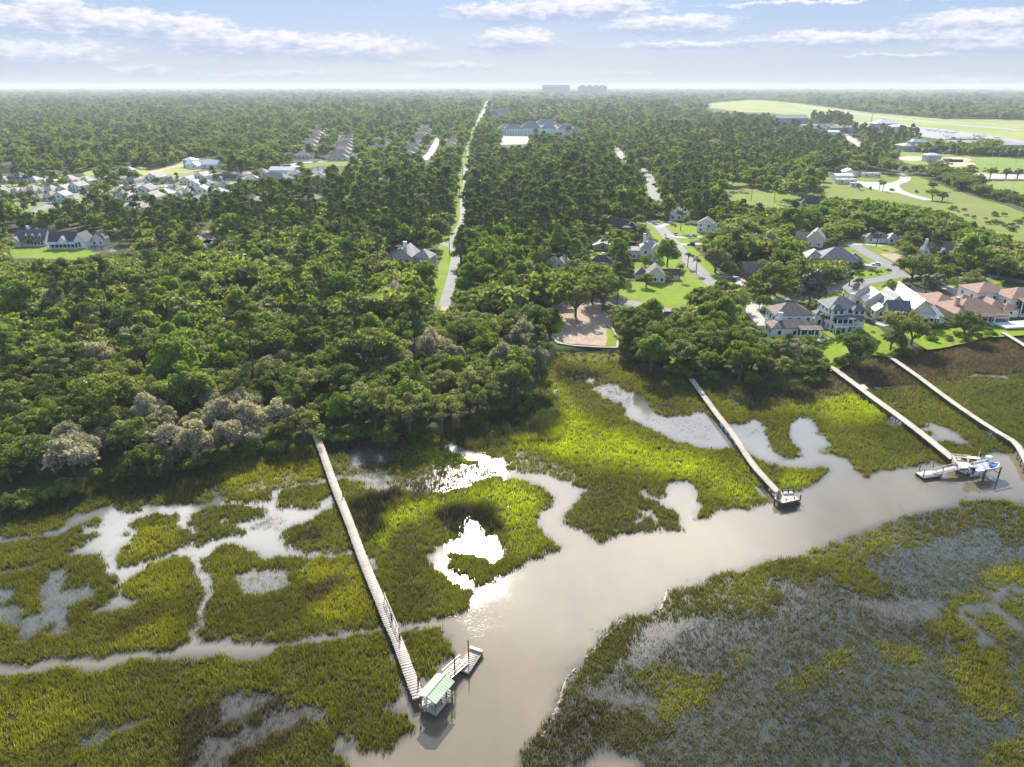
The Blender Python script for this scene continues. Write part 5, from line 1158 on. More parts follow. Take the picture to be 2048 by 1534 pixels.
# ------------------------------------------------------------------ docks
def plank_fn(t, geo, c):
    at = t.n('ShaderNodeAttribute', attribute_name='tint')
    return t.mix(1.0, c, at.outputs[0], 'MULTIPLY')
m_deck = mat('bleached_planks', (.50, .44, .36), .85, scale=5, col2=(.36, .31, .25), fn=plank_fn)
m_deck2 = mat('pale_new_planks', (.54, .48, .40), .85, scale=5, col2=(.42, .37, .30), fn=plank_fn)
m_plain = mat('sunbleached_timber', (.50, .44, .36), .85, scale=5, col2=(.40, .35, .28)); m_plain2 = mat('cream_timber', (.62, .55, .44), .85, scale=5, col2=(.54, .47, .37))
m_steel = mat('galvanised_metal', (.62, .63, .64), .4, scale=3, metal=.3)
m_pile = mat('creosote_piling', (.09, .07, .055), .9, scale=4, col2=(.05, .04, .032))
m_black = mat('black_rubber', (.02, .02, .02), .8, var=.1)
def deck_mesh(path, wd, z, th, m, plank=.34, gap=.012, tvar=.07, flight=0):
    """separate planks laid crosswise along a path, as one mesh with a tint per plank"""
    vs, fs, tn = [], [], []
    r = random.Random(5)
    run = 0
    for a, b_ in zip(path[:-1], path[1:]):
        a, b_ = Vector(a), Vector(b_)
        d = b_ - a; L = d.length; d /= L; s_ = Vector((-d.y, d.x, 0)).normalized()
        k = max(1, int(L / plank))
        for i in range(k):
            run += 1
            c0 = a + d * (i * L / k + gap / 2); c1 = a + d * ((i + 1) * L / k - gap / 2)
            big = .88 if (run // 6) % 5 == 2 else 1.0
            tv = big * (1 + r.uniform(-tvar, tvar)); e = r.uniform(-.03, .05)
            bb = len(vs)
            for zz in (0, -th):
                for (c_, sd) in ((c0, 1), (c0, -1), (c1, -1), (c1, 1)):
                    q = c_ + s_ * sd * (wd / 2 + e); vs.append((q.x, q.y, q.z + zz)); tn.append((tv, tv, tv * .99))
            fs += [(bb, bb + 1, bb + 2, bb + 3), (bb + 7, bb + 6, bb + 5, bb + 4), (bb, bb + 4, bb + 5, bb + 1), (bb + 1, bb + 5, bb + 6, bb + 2), (bb + 2, bb + 6, bb + 7, bb + 3), (bb + 3, bb + 7, bb + 4, bb)]
    me = np_mesh('deck', np.array(vs), np.array(fs), m, {'tint': np.array(tn)})
    if me.polygons[0].normal.z < 0: me.flip_normals()
    return me
def dock(px, wd, z, label, m, post_step=3.0, rail=None, braces=False, name='dock', post_h=0.0):
    pts = [P(u, v, z) for u, v in px]
    pts2 = [Vector((*q, z)) for q in catmull([p[:2] for p in pts], 3)] if len(pts) > 2 else pts
    root = empty(name, (pts[0].x, pts[0].y, 0), 0, label, 'dock')
    o0 = Vector(root.location)
    loc = [p - o0 for p in pts2]
    o = bpy.data.objects.new('deck', deck_mesh(loc, wd, z, .07, m)); COL.objects.link(o); o.parent = root
    st = MB()
    for a, b_ in zip(loc[:-1], loc[1:]):
        d = (b_ - a).normalized(); s_ = Vector((-d.y, d.x, 0))
        for sd in (-1, 1):
            st.bar(a + s_ * sd * (wd / 2 - .1) + Vector((0, 0, -.20)), b_ + s_ * sd * (wd / 2 - .1) + Vector((0, 0, -.20)), .1, .25)
    st.build('stringer', m_wood_dark, root)
    tot = 0; nxt = .4; n = 0
    for a, b_ in zip(loc[:-1], loc[1:]):
        L = (b_ - a).length; d = (b_ - a) / L; s_ = Vector((-d.y, d.x, 0))
        while nxt < tot + L:
            q = a + d * (nxt - tot)
            if n < 48:
                pm = MB()
                for sd in (-1, 1):
                    c_ = q + s_ * sd * (wd / 2 + .08)
                    pm.cyl((c_.x, c_.y, -1.0), (c_.x, c_.y, z + post_h), .09, n=6)
                pm.bar(q + s_ * (wd / 2 + .1) + Vector((0, 0, -.42)), q - s_ * (wd / 2 + .1) + Vector((0, 0, -.42)), .12, .2)
                if braces:
                    pm.bar(q + s_ * (wd / 2) + Vector((0, 0, -.5)), q - s_ * (wd / 2) + Vector((0, 0, -1.6)), .07, .12)
                pm.build('post', m_pile, root)
            n += 1; nxt += post_step
        tot += L
    return root, loc
def rail_seg(root, a, b_, h=1.0, m=None, step=1.5, name='handrail', side=0):
    r_ = MB(); a, b_ = Vector(a), Vector(b_)
    r_.bar(a + Vector((0, 0, h)), b_ + Vector((0, 0, h)), .12, .07); r_.bar(a + Vector((0, 0, h * .55)), b_ + Vector((0, 0, h * .55)), .06, .1)
    L = (b_ - a).length; k = max(1, int(L / step))
    for i in range(k + 1):
        q = a.lerp(b_, i / k); r_.box((q.x, q.y, q.z + h / 2), (.1, .1, h))
    return r_.build(name, m or m_wood_pale, root)
Z1 = 1.15
d1, l1 = dock([(632, 870), (648, 912), (668, 968), (690, 1022), (706, 1064), (723, 1110), (741, 1155), (760, 1200), (775, 1238), (790, 1270), (803, 1303), (815, 1336), (826, 1365), (838, 1396)], 1.45, Z1,
     'longest weathered plank dock, running from the left woods down to the green-roofed boathouse', m_deck)
def near_idx(loc, o0, u, v, z):
    p = P(u, v, z) - o0; return min(range(len(loc)), key=lambda i: (loc[i] - p).length)
o0 = Vector(d1.location)
a = P(769, 1197, Z1) - o0; b_ = P(798, 1268, Z1) - o0
rail_seg(d1, a, b_, 1.1)
for (u, v) in ((686, 993), (783, 1240), (800, 1280), (836.5, 1368)):
    q = P(u, v, Z1) - o0
    MB().cyl((q.x, q.y, -1), (q.x, q.y, Z1 + 1.1), .11, n=6).build('tall_post', m_pile, d1)
# boathouse
BZ = 1.15
EH = BZ + 1.6
c_ = [P(833, 1390, EH), P(869.6, 1408, EH), P(908, 1362.5, EH), P(872.5, 1344.6, EH)]
bc = sum(c_, Vector()) / 4; ux = (c_[2] - c_[1]).normalized(); rzb = math.atan2(ux.y, ux.x)
Lx = (c_[2] - c_[1]).length - .3; Ly = (c_[0] - c_[1]).length - .25
bc = bc - Vector((-ux.y, ux.x, 0)) * .1
bh = empty('boathouse', (bc.x, bc.y, 0), rzb, 'open timber boathouse with pale green ribbed metal roof over the creek', 'boathouse')
print('boathouse', Lx, Ly, math.degrees(rzb))
o = bpy.data.objects.new('floor', deck_mesh([(-Lx / 2, 0, BZ), (Lx / 2, 0, BZ)], Ly, BZ, .12, m_deck)); COL.objects.link(o); o.parent = bh
fr = MB()
for sy in (-1, 1): fr.bar((-Lx / 2, sy * (Ly / 2 + .03), BZ - .25), (Lx / 2, sy * (Ly / 2 + .03), BZ - .25), .08, .34)
for sx in (-1, 1): fr.bar((sx * (Lx / 2 + .03), -Ly / 2, BZ - .25), (sx * (Lx / 2 + .03), Ly / 2, BZ - .25), .08, .34)
fr.build('fascia', m_wood_pale, bh)
for sx in (-1, -.33, .33, 1):
    for sy in (-1, 1):
        MB().box((sx * (Lx / 2 - .15), sy * (Ly / 2 - .15), (EH - 1) / 2), (.16, .16, EH + 1)).build('post', m_wood_dark, bh)
m_rail = MB()
for sy in (-1, 1):
    if sy == -1:
        m_rail.bar((-Lx / 2, sy * (Ly / 2 - .06), BZ + .7), (Lx / 2 - .8, sy * (Ly / 2 - .06), BZ + .7), .09, .06)
        for xx in np.arange(-Lx / 2, Lx / 2 - 1.2, .22): m_rail.box((xx, sy * (Ly / 2 - .06), BZ + .35), (.05, .05, .7))
m_rail.bar((-Lx / 2 + .06, -Ly / 2, BZ + .7), (-Lx / 2 + .06, Ly / 2 - 1.2, BZ + .7), .09, .06)
for yy in np.arange(-Ly / 2, Ly / 2 - 1.2, .22): m_rail.box((-Lx / 2 + .06, yy, BZ + .35), (.05, .05, .7))
m_rail.build('railing', m_wood_pale, bh)
def greenroof_fn(t, geo, c):
    tcn = t.n('ShaderNodeTexCoord'); sp = t.n('ShaderNodeSeparateXYZ', ins={0: tcn.outputs['Object']})
    s_ = t.m('SINE', t.m('MULTIPLY', sp.outputs[0], 16.5))
    k_ = t.mapr(s_, -1, 1, .84, 1.04)
    st = t.noise(tcn.outputs['Object'], .9, 4, .65)
    k2 = t.m('MULTIPLY', k_, t.mapr(st, .3, .7, .86, 1.1))
    return t.mix(1.0, c, t.n('ShaderNodeCombineColor', ins={0: k2, 1: k2, 2: k2}).outputs[0], 'MULTIPLY')
m_groof = mat('green_metal_roof', (.46, .54, .36), .5, scale=.8, col2=(.40, .48, .31), fn=greenroof_fn)
ro = MB()
a_, b2 = Lx / 2 + .15, Ly / 2 + .14
rv = []
for zz in (0, -.1): rv += [(-a_, -b2, EH + zz), (a_, -b2, EH + zz), (-a_, 0, EH + .42 + zz), (a_, 0, EH + .42 + zz), (-a_, b2, EH + zz), (a_, b2, EH + zz)]
ro.add(rv, [(0, 1, 3, 2), (2, 3, 5, 4), (6, 8, 9, 7), (8, 10, 11, 9), (0, 6, 7, 1), (4, 5, 11, 10), (0, 2, 8, 6), (2, 4, 10, 8), (1, 7, 9, 3), (3, 9, 11, 5)])
for x in np.arange(-a_ + .1, a_, .38):
    for sy in (-1, 1): ro.bar((x, sy * b2, EH + .01), (x, 0, EH + .43), .04, .02)
rf = ro.build('roof', m_groof, bh)
rd = MB().bar((-a_, 0, EH + .44), (a_, 0, EH + .44), .07, .04).build('ridge_cap', mat('dark_green_cap', (.07, .13, .08), .7), bh)
pm = MB()
for x in (-.8, .4):
    MB().box((-Lx / 2 + 1.1, x, BZ + .42), (.75, .9, .1)).box((-Lx / 2 + .8, x, BZ + .72), (.1, .9, .55)).box((-Lx / 2 + 1.1, x - .4, BZ + .2), (.6, .07, .4)).box((-Lx / 2 + 1.1, x + .4, BZ + .2), (.6, .07, .4)).build('seat', mat('plastic_white', (.8, .8, .8), .5), None) if False else None
for k_, (lx, ly, lb) in enumerate([(-Lx / 2 + .5, Ly / 2 - .5, 'white plastic chair at the open end of the boathouse, nearer the dock'), (-Lx / 2 + .55, -.15, 'white plastic chair at the open end of the boathouse, nearer the creek')]):
    M_ = Matrix.Rotation(rzb, 3, 'Z'); q = M_ @ Vector((lx, ly, 0)) + Vector((bc.x, bc.y, BZ))
    ch = empty('patio_chair', q, rzb + (.4, -.5)[k_], lb, 'chair', 'chairs in the boathouse'); ch.scale = (.7, .7, .7)
    pw = mat('white_plastic', (.8, .8, .8), .5)
    MB().box((0, 0, .42), (.6, .6, .06)).build('seat', pw, ch)
    MB().box((.28, 0, .72), (.06, .58, .6), ry=.15).build('backrest', pw, ch)
    for sx in (-1, 1):
        for sy in (-1, 1): MB().box((sx * .25, sy * .25, .2), (.06, .06, .4)).build('leg', pw, ch)
# gangway and floating dock
def floating(pxs, z, label, m, edge=.45, bench=False):
    c_ = [P(u, v, z) for u, v in pxs]
    ctr = sum(c_, Vector()) / 4
    ax = (c_[1] - c_[0]); L = (ax.length + (c_[2] - c_[3]).length) / 2; ax.normalize()
    wd = ((c_[3] - c_[0]).length + (c_[2] - c_[1]).length) / 2
    rz = math.atan2(ax.y, ax.x)
    r = empty('floating_dock', (ctr.x, ctr.y, 0), rz, label, 'floating dock')
    o = bpy.data.objects.new('deck', deck_mesh([(-L / 2, 0, z), (L / 2, 0, z)], wd, z, .08, m, plank=.3)); COL.objects.link(o); o.parent = r
    MB().box((0, 0, z - edge / 2 - .08), (L - .1, wd - .1, edge)).build('float', m_black, r)
    MB().bar((-L / 2, wd / 2, z - .05), (L / 2, wd / 2, z - .05), .08, .2).bar((-L / 2, -wd / 2, z - .05), (L / 2, -wd / 2, z - .05), .08, .2).bar((-L / 2, -wd / 2, z - .05), (-L / 2, wd / 2, z - .05), .08, .2).bar((L / 2, -wd / 2, z - .05), (L / 2, wd / 2, z - .05), .08, .2).build('rub_rail', m_wood_pale, r)
    return r, L, wd, rz, ctr
fd, L_, W_, rz_, ctr_ = floating([(911, 1337), (941, 1294), (967, 1303), (936, 1346)], .55, 'floating dock with raised bench end beyond the boathouse gangway', m_deck)
MB().box((L_ / 2 - .25, 0, .80), (.5, W_ + .05, .08)).box((L_ / 2 - .25, 0, .66), (.36, W_ - .3, .2)).build('bench', m_plain, fd)
def gangway(a, b_, wd, label, m, rail=.7, mr=None):
    a, b_ = Vector(a), Vector(b_)
    r = empty('gangway', (a.x, a.y, 0), 0, label, 'gangway'); o0 = Vector((a.x, a.y, 0)); a = a - o0; b_ = b_ - o0
    o = bpy.data.objects.new('deck', deck_mesh([a, b_], wd, 0, .08, m, plank=.35)); COL.objects.link(o); o.parent = r
    d = (b_ - a).normalized(); s_ = Vector((-d.y, d.x, 0)).normalized()
    for sd in (-1, 1):
        mb = MB(); e = s_ * sd * wd / 2; up = Vector((0, 0, rail))
        mb.bar(a + e + up, b_ + e + up, .045, .045); mb.bar(a + e, b_ + e, .06, .12)
        k = max(2, int((b_ - a).length / 1.2))
        for i in range(k + 1):
            q = a.lerp(b_, i / k) + e; mb.bar(q, q + up, .05, .05)
            if i < k: mb.bar(q, a.lerp(b_, (i + 1) / k) + e + up, .035, .035)
        mb.build('handrail', mr or m_steel, r)
    return r
gangway(P(893, 1353, BZ + .05), P(928, 1322, .72), 1.35, 'railed gangway sloping from the boathouse to the floating dock', m_deck)
def piling(u, v_base, z_base, v_top, label, m=None, r_=.085):
    p = P(u, v_base, z_base)
    # height from the apparent length of the pile
    zc = p.y * CP + (CAM_H - p.z) * SP
    lo_, hi_ = 0.3, 12
    for _ in range(30):
        mid = (lo_ + hi_) / 2
        if proj(p.x, p.y, z_base + mid)[1] > v_top: lo_ = mid
        else: hi_ = mid
    o = MB().cyl((0, 0, -1.5), (0, 0, z_base + lo_), r_, n=8).cyl((0, 0, z_base + lo_), (0, 0, z_base + lo_ + .15), r_ + .02, .03, n=8).build('piling', m or m_pile)
    o.location = (p.x, p.y, 0)
    return tag(o, label, 'piling')
piling(937.3, 1317, .55, 1281.5, 'tall dark piling through the floating dock by its bench')
piling(910, 1352, .9, 1315, 'tall dark piling beside the boathouse gangway')
# dock 2
Z2 = 1.3
d2, l2 = dock([(1383, 757), (1398, 778), (1414, 800), (1436, 830), (1460, 860), (1478, 886), (1492, 908), (1512, 936), (1534, 960), (1556, 984)], 1.35, Z2, 'weathered grey dock from the oak point, ending in a small bench platform', m_deck)
def platform(name, pxs, z, label, m, rz=None, cat='platform', posts=4):
    c_ = [P(u, v, z) for u, v in pxs]
    ctr = sum(c_, Vector()) / len(c_)
    r = empty(name, (ctr.x, ctr.y, 0), 0, label, cat)
    pl = [(p.x - ctr.x, p.y - ctr.y) for p in c_]
    mb = MB().prism(pl, z - .12, z)
    me = mb.mesh('deck', m)
    at = me.attributes.new('tint', 'FLOAT_COLOR', 'POINT'); at.data.foreach_set('color', [1.0] * 4 * len(me.vertices))
    o = bpy.data.objects.new('deck', me); COL.objects.link(o); o.parent = r
    sk = MB()
    for a, b_ in zip(pl, pl[1:] + pl[:1]): sk.bar((*a, z - .28), (*b_, z - .28), .1, .3)
    sk.build('skirt', m_wood_dark, r)
    for x, y in pl: MB().cyl((x * .94, y * .94, -1.2), (x * .94, y * .94, z - .1), .14, n=6).build('post', m_pile, r)
    return r, pl, ctr
pf, pl, ctr = platform('dock_platform', [(1549, 997), (1557, 983), (1581, 979), (1598, 999), (1566, 1006)], Z2, 'square bench platform at the end of the grey dock', m_deck)
def bench(u, v, z, rz, label, w_=2.0, m=None):
    p = P(u, v, z); m = m or m_wood_dark
    r = empty('bench', p, rz, label, 'bench', None)
    MB().box((0, 0, .45), (w_, .5, .06)).build('seat', m, r)
    MB().box((0, .25, .72), (w_, .06, .12)).box((0, .25, .92), (w_, .06, .12)).build('backrest', m, r)
    for sx in (-1, 0, 1): MB().box((sx * (w_ / 2 - .15), 0, .22), (.09, .5, .44)).box((sx * (w_ / 2 - .15), .26, .7), (.09, .08, .6)).build('leg', m, r)
    return r
bench(1576, 985, Z2, D(5), 'dark slatted bench on the far edge of the dock platform', 2.4)
bench(1557, 992, Z2, D(62), 'dark slatted bench on the left edge of the dock platform', 2.4)
lp, pl_l, _ = platform('boat_landing', [(1569, 1009), (1563, 1001), (1594, 995), (1601, 1004)], .5, 'low dark landing below the bench platform', m_wood_dark)
for u, v, l_ in ((1570, 1011, 'left'), (1586.5, 1008, 'middle'), (1599.5, 1004, 'right')):
    piling(u, v, .1, v - 13, '%s one of three short dark pilings in front of the low landing' % l_, r_=.11)
# dock 3
Z3 = 1.55
d3, l3 = dock([(1649, 730), (1668, 737), (1690, 753), (1716, 772), (1752, 799), (1790, 826), (1830, 856), (1862, 881), (1888, 902), (1908, 918)], 1.7, Z3, 'pale dock with a wide landing halfway, ending at the boat lift', m_deck2, post_step=3.6, braces=True)
o0 = Vector(d3.location); cpts = [P(u, v, Z3) - o0 for u, v in ((1712, 771), (1728, 769), (1737, 777), (1722, 781))]
mb = MB().prism([(p.x, p.y) for p in cpts], Z3 - .1, Z3 + .03); me = mb.mesh('landing', m_deck2)
at = me.attributes.new('tint', 'FLOAT_COLOR', 'POINT'); at.data.foreach_set('color', [1.0] * 4 * len(me.vertices)); o = bpy.data.objects.new('landing', me); COL.objects.link(o); o.parent = d3
pf3, pl3, ctr3 = platform('pier_head_platform', [(1904, 921), (1912.5, 914), (1920, 917.5), (1946, 928.5), (1940, 935.5), (1915, 937)], Z3, 'cream Y-shaped pier head with side benches', m_deck2)
bench(1921, 918.5, Z3, D(-12), 'long cream bench with back along the far edge of the pier head', 3.6, m_plain2)
bench(1909, 925.5, Z3, D(68), 'cream bench with back at the left corner of the pier head', 2.6, m_plain2)
fd3, L3, W3, rz3, c3 = floating([(1845, 956), (1884, 950.5), (1864.5, 940), (1833, 944.5)], .55, 'cream floating dock at the end of the white gangway', m_deck2)
gangway(P(1915, 935, Z3), P(1868, 946, .72), 1.3, 'white gangway from the pier head down to the cream floating dock', m_deck2, rail=.65, mr=m_steel)
for u, v, vt, l_ in ((1838, 943, 929, 'far left'), (1845.5, 957, 941, 'near left'), (1864.5, 941, 926, 'far right'), (1883.5, 950, 936.5, 'near right')):
    piling(u, v, .4, vt, '%s corner piling of the cream floating dock' % l_, r_=.08)
MB_ = MB(); r = empty('fish_table', P(1945, 924, Z3), D(-10), 'white fish-cleaning table beside the boat', 'table')
MB().box((0, 0, .95), (2.2, .8, .12)).build('tabletop', TRIM, r)
for sx in (-1, 1): MB().box((sx * .9, 0, .45), (.12, .6, .9)).build('leg', TRIM, r)
MB().cyl((.8, 0, 1), (.8, 0, 3.2), .05, n=6).build('light_pole', m_steel, r)
# catwalk, boat lift and boat
cw_, plc, cc3 = platform('catwalk', [(1939, 934), (1943, 930.5), (1966, 928), (1966, 930.5)], Z3, 'narrow white catwalk along the boat lift', m_deck2)
pb = P(1944, 944, 1.5); pe = P(1996, 934, 1.5)
bd = pe - pb; BL = bd.length; brz = math.atan2(bd.y, bd.x); bmid = (pb + pe) / 2
print('boat length', BL)
boat = empty('motorboat', (bmid.x, bmid.y, 1.25), brz, 'white open motorboat with blue bow cushion and outboard, on the boat lift', 'motorboat')
st = [(-BL / 2, 1.05, 0.0), (-BL * .3, 1.22, 0), (0, 1.28, 0), (BL * .22, 1.12, .05), (BL * .37, .75, .14), (BL * .46, .35, .22), (BL / 2, .02, .28)]
hv, hf = [], []
for (x, wd, up) in st:
    hv += [(x, -wd, 1.0 + up), (x, -wd * .82, .35 + up), (x, 0, 0 + up * 1.6), (x, wd * .82, .35 + up), (x, wd, 1.0 + up)]
for i in range(len(st) - 1):
    for j in range(4): hf.append((5 * i + j, 5 * i + j + 1, 5 * i + 6 + j, 5 * i + 5 + j))
hf.append((0, 4, 3, 2, 1))
hv2, hf2 = [], []
for (x, wd, up) in st:
    wi = max(.01, wd - .22); hv2 += [(x, -wd, 1.0 + up), (x, -wi, 1.0 + up), (x, -wi, .5 + up), (x, wi, .5 + up), (x, wi, 1.0 + up), (x, wd, 1.0 + up)]
for i in range(len(st) - 1):
    for j in range(5): hf2.append((6 * i + j, 6 * i + 6 + j, 6 * i + 7 + j, 6 * i + 1 + j))
GEL = mat('white_gelcoat', (.82, .82, .82), .25, scale=.5, col2=(.76, .76, .77))
me = bpy.data.meshes.new('hull'); me.from_pydata(hv, [], hf); me.materials.append(GEL); me.update(); me.validate()
o = bpy.data.objects.new('hull', me); COL.objects.link(o); o.parent = boat
me = bpy.data.meshes.new('cockpit'); me.from_pydata(hv2, [], hf2); me.materials.append(GEL); me.update()
o = bpy.data.objects.new('cockpit', me); COL.objects.link(o); o.parent = boat
BLU = mat('blue_canvas', (.03, .16, .55), .7, scale=2, col2=(.02, .11, .42))
MB().prism([(BL * .16, -.8), (BL * .36, -.55), (BL * .44, 0), (BL * .36, .55), (BL * .16, .8)], .95, 1.18).build('bow_cushion', BLU, boat)
con = MB().box((-.3, 0, 1.0), (.9, .8, 1.0)).box((-.1, 0, 1.6), (.12, .7, .35), ry=-.4).build('console', GEL, boat)
MB().box((-1.4, 0, .85), (.5, 1.1, .7)).build('seat', GEL, boat)
tt = MB().box((-.4, 0, 2.9), (1.7, 1.5, .07))
for sx in (-1, 1):
    for sy in (-1, 1): tt.bar((-.4 + sx * .5, sy * .55, .9), (-.4 + sx * .6, sy * .6, 2.9), .05, .05)
for k_ in (-.35, .35):
    MB().box((-BL / 2 - .3, k_, 1.15), (.55, .42, .6)).box((-BL / 2 - .2, k_, .5), (.22, .2, 1.2)).build('outboard_motor', m_black if k_ < 0 else GEL, boat)
lift = empty('boat_lift', (bmid.x, bmid.y, 0), brz, 'galvanised boat lift cradle on four posts under the white boat', 'boat lift')
for sx in (-.28, .3):
    MB().bar((BL * sx, -1.5, 1.14), (BL * sx, 1.5, 1.14), .16, .18).build('cradle_beam', m_steel, lift)
    for sy in (-1, 1): MB().box((BL * sx, sy * 1.5, .6), (.2, .2, 4.0)).build('post', m_pile, lift)
for sy in (-1, 1): MB().bar((-BL * .32, sy * 1.5, 2.5), (BL * .36, sy * 1.5, 2.5), .16, .2).build('top_beam', m_steel if sy > 0 else m_wood_pale, lift)
MB().box((BL * .34, 1.5, 3.1), (1.0, .8, .35)).bar((BL * .34, 1.5, 2.5), (BL * .34, 1.5, 3.0), .12, .12).build('motor_housing', GEL, lift)
# docks 4 and 5
d4, _ = dock([(1776, 710), (1806, 731), (1836, 752), (1868, 776), (1902, 801), (1935, 824), (1968, 846), (2000, 866), (2028, 883), (2044, 903), (2060, 935)], 1.4, 1.55, 'pale straight dock right of the boat-lift dock, bending at the right frame edge', m_deck2, post_step=3.0, braces=True)
d5, _ = dock([(2007, 665), (2030, 678), (2060, 697), (2120, 735)], 1.4, 1.6, 'short stretch of pale dock leaving the right edge of the photo', m_deck2, post_step=3.2)
sw_ = MB().bar(P(1345, 740, 1.1), P(1425, 752, 1.0), .22, .5).build('seawall', m_wood_pale)
tag(sw_, 'low grey log seawall under the oaks at the root of the grey dock', 'seawall')

# ------------------------------------------------------------------ vehicles
def car(u, v, rz, label, colm, z=GZ + .1, kind='car', L=4.6, group=None, parts=True, H=1.45):
    p = P(u, v, z)
    r = empty('parked_' + kind if parts != 2 else kind, p, rz, label, kind, group)
    r.scale = (.78,) * 3
    w_ = 1.85
    bd_ = MB()
    prof = [(-L / 2, .35), (-L / 2, .85), (-L * .30, .95), (L * .2, .92), (L * .46, .78), (L / 2, .6), (L / 2, .35)]
    n = len(prof)
    bd_.add([(x, -w_ / 2, zz) for x, zz in prof] + [(x, w_ / 2, zz) for x, zz in prof], [tuple(range(n))[::-1], tuple(range(n, 2 * n))] + [(i, (i + 1) % n, n + (i + 1) % n, n + i) for i in range(n)])
    bd_.build('body', colm, r)
    cab = [(-L * .42, .9), (-L * .33, H - .02), (L * .04, H), (L * .2, .9)]
    c2 = MB(); n = 4
    c2.add([(x, -w_ / 2 + .12, zz) for x, zz in cab] + [(x, w_ / 2 - .12, zz) for x, zz in cab], [tuple(range(n))[::-1], tuple(range(n, 2 * n))] + [(i, (i + 1) % n, n + (i + 1) % n, n + i) for i in range(n)])
    c2.build('window', GLASS, r)
    MB().box((-L * .145, 0, H + .02), (L * .36, w_ - .35, .06)).build('roof', colm, r)
    for sx in (-.31, .31):
        for sy in (-1, 1): MB().cyl((L * sx, sy * (w_ / 2 - .2), .33), (L * sx, sy * (w_ / 2 + .02), .33), .33, n=12).build('wheel', m_black, r)
    return r
PW = mat('white_car_paint', (.75, .75, .75), .2); PB = mat('black_car_paint', (.02, .022, .03), .15, var=.05); PS = mat('silver_car_paint', (.42, .48, .52), .25, metal=.3); PR = mat('red_truck_paint', (.42, .08, .04), .3); PN = mat('navy_car_paint', (.02, .05, .16), .2, var=.05)
car(1387, 473, D(170), 'silver-blue car on the upper driveway of the lane lawn', PS)
car(1382, 490, D(176), 'black car on the lower driveway of the lane lawn', PB, L=4.9, H=1.7)
car(1350.5, 470, D(105), 'white utility cart parked on the lawn by the orange sign', PW, L=3.0, H=1.8)
car(1752, 530, D(165), 'white sedan in the driveway of the grey-roofed house', PW)
car(1737, 645, D(112), 'dark navy pickup truck behind the white three-storey house', PN, L=5.4, kind='truck', H=1.75)
car(1307, 370, D(62), 'first black car driving on the curved highway', PB, L=4.8)
car(1312, 374, D(62), 'second black car following on the curved highway', PB, L=4.8)
car(1764, 369, 0, 'black van on the gravel yard', PB, L=5.5, kind='van', H=1.9)
car(1740, 378, D(80), 'dark green tank trailer in the grass left of the palms', PB, L=4.5, kind='trailer', H=2.1)
car(1784, 381, D(20), 'red truck on the gravel yard', PR, L=5.5, kind='truck', H=1.9)
car(1833, 385, D(10), 'small dark tractor in the meadow', PB, L=3, kind='tractor', H=2.2)
car(1349, 434, D(30), 'white car before the small white house', PW)
car(338, 388, D(0), 'pale car in the subdivision street right part', PS, L=4.6)
for k_, (u, v) in enumerate([(152, 398), (183, 369), (410, 382), (60, 450), (103, 447)]):
    car(u, v, D(10 + 30 * k_), '%s car among the houses of the left subdivision' % ['white', 'silver', 'silver', 'white', 'silver'][k_] + (' beside the bright junction', ' at the far end of the street', ' before the rightmost houses', ' left of the tall pines', ' behind the dormer house')[k_], [PW, PS, PS, PW, PS][k_])
for k_ in range(14):
    u = 1700 + k_ * 3.6; v = 270 + k_ * 2.0
    car(u, v + (k_ % 3), D(20 * k_), 'vehicle %s from the left in the white truck yard behind the pines' % ORD[k_], [PW, PB, PS][k_ % 3], z=GZ + .2, L=6.5, kind='truck', group='vehicles in the truck yard', H=2.4)
# planes
def plane(u, v, rz, s_, label, jet=False):
    r = empty('airplane', P(u, v, GZ + .2), rz, label, 'airplane', 'airplanes on the apron'); r.scale = (s_,) * 3
    MB().cyl((-4, 0, 1.6), (3, 0, 1.5), .55, .7, n=10).cyl((3, 0, 1.5), (4.6, 0, 1.4), .7, .15, n=10).cyl((-4, 0, 1.6), (-5.4, 0, 1.9), .55, .12, n=10).build('fuselage', GEL, r)
    MB().box((.4, 0, 1.2 if jet else 2.1), (1.5, 11, .14)).build('wing', GEL, r)
    MB().box((-4.9, 0, 3.4 if jet else 2.0), (.9, 3.8, .1)).box((-4.9, 0, 2.7), (1.1, .12, 1.6)).build('tail', GEL, r)
    if jet:
        for sy in (-1, 1): MB().cyl((-3.2, sy * 1.1, 2.0), (-1.4, sy * 1.1, 2.0), .42, n=8).build('engine', m_steel, r)
    for q_ in ((2.6, 0), (-.2, 1.1), (-.2, -1.1)): MB().cyl((q_[0], q_[1] - .1, .3), (q_[0], q_[1] + .1, .3), .3, n=8).bar((q_[0], q_[1], .3), (q_[0], q_[1], 1.3), .1, .1).build('wheel', m_black, r)
plane(1960, 277, D(-5), 2.0, 'largest white jet parked on the apron', True)
for k_, (u, v, a_) in enumerate([(1857, 262, 20), (1869, 262.5, 160), (1880, 265, 40), (1892, 266, 10), (1905, 267.5, 150), (1893, 274.5, 10), (1912, 277, -10), (1994, 278, 15), (1928, 281, 5)]):
    plane(u, v, D(a_), 1.25, 'small white plane, %s from the left on the apron' % ORD[k_])
plane(1769, 240, D(10), 1.3, 'tiny white plane rolling on the taxiway')
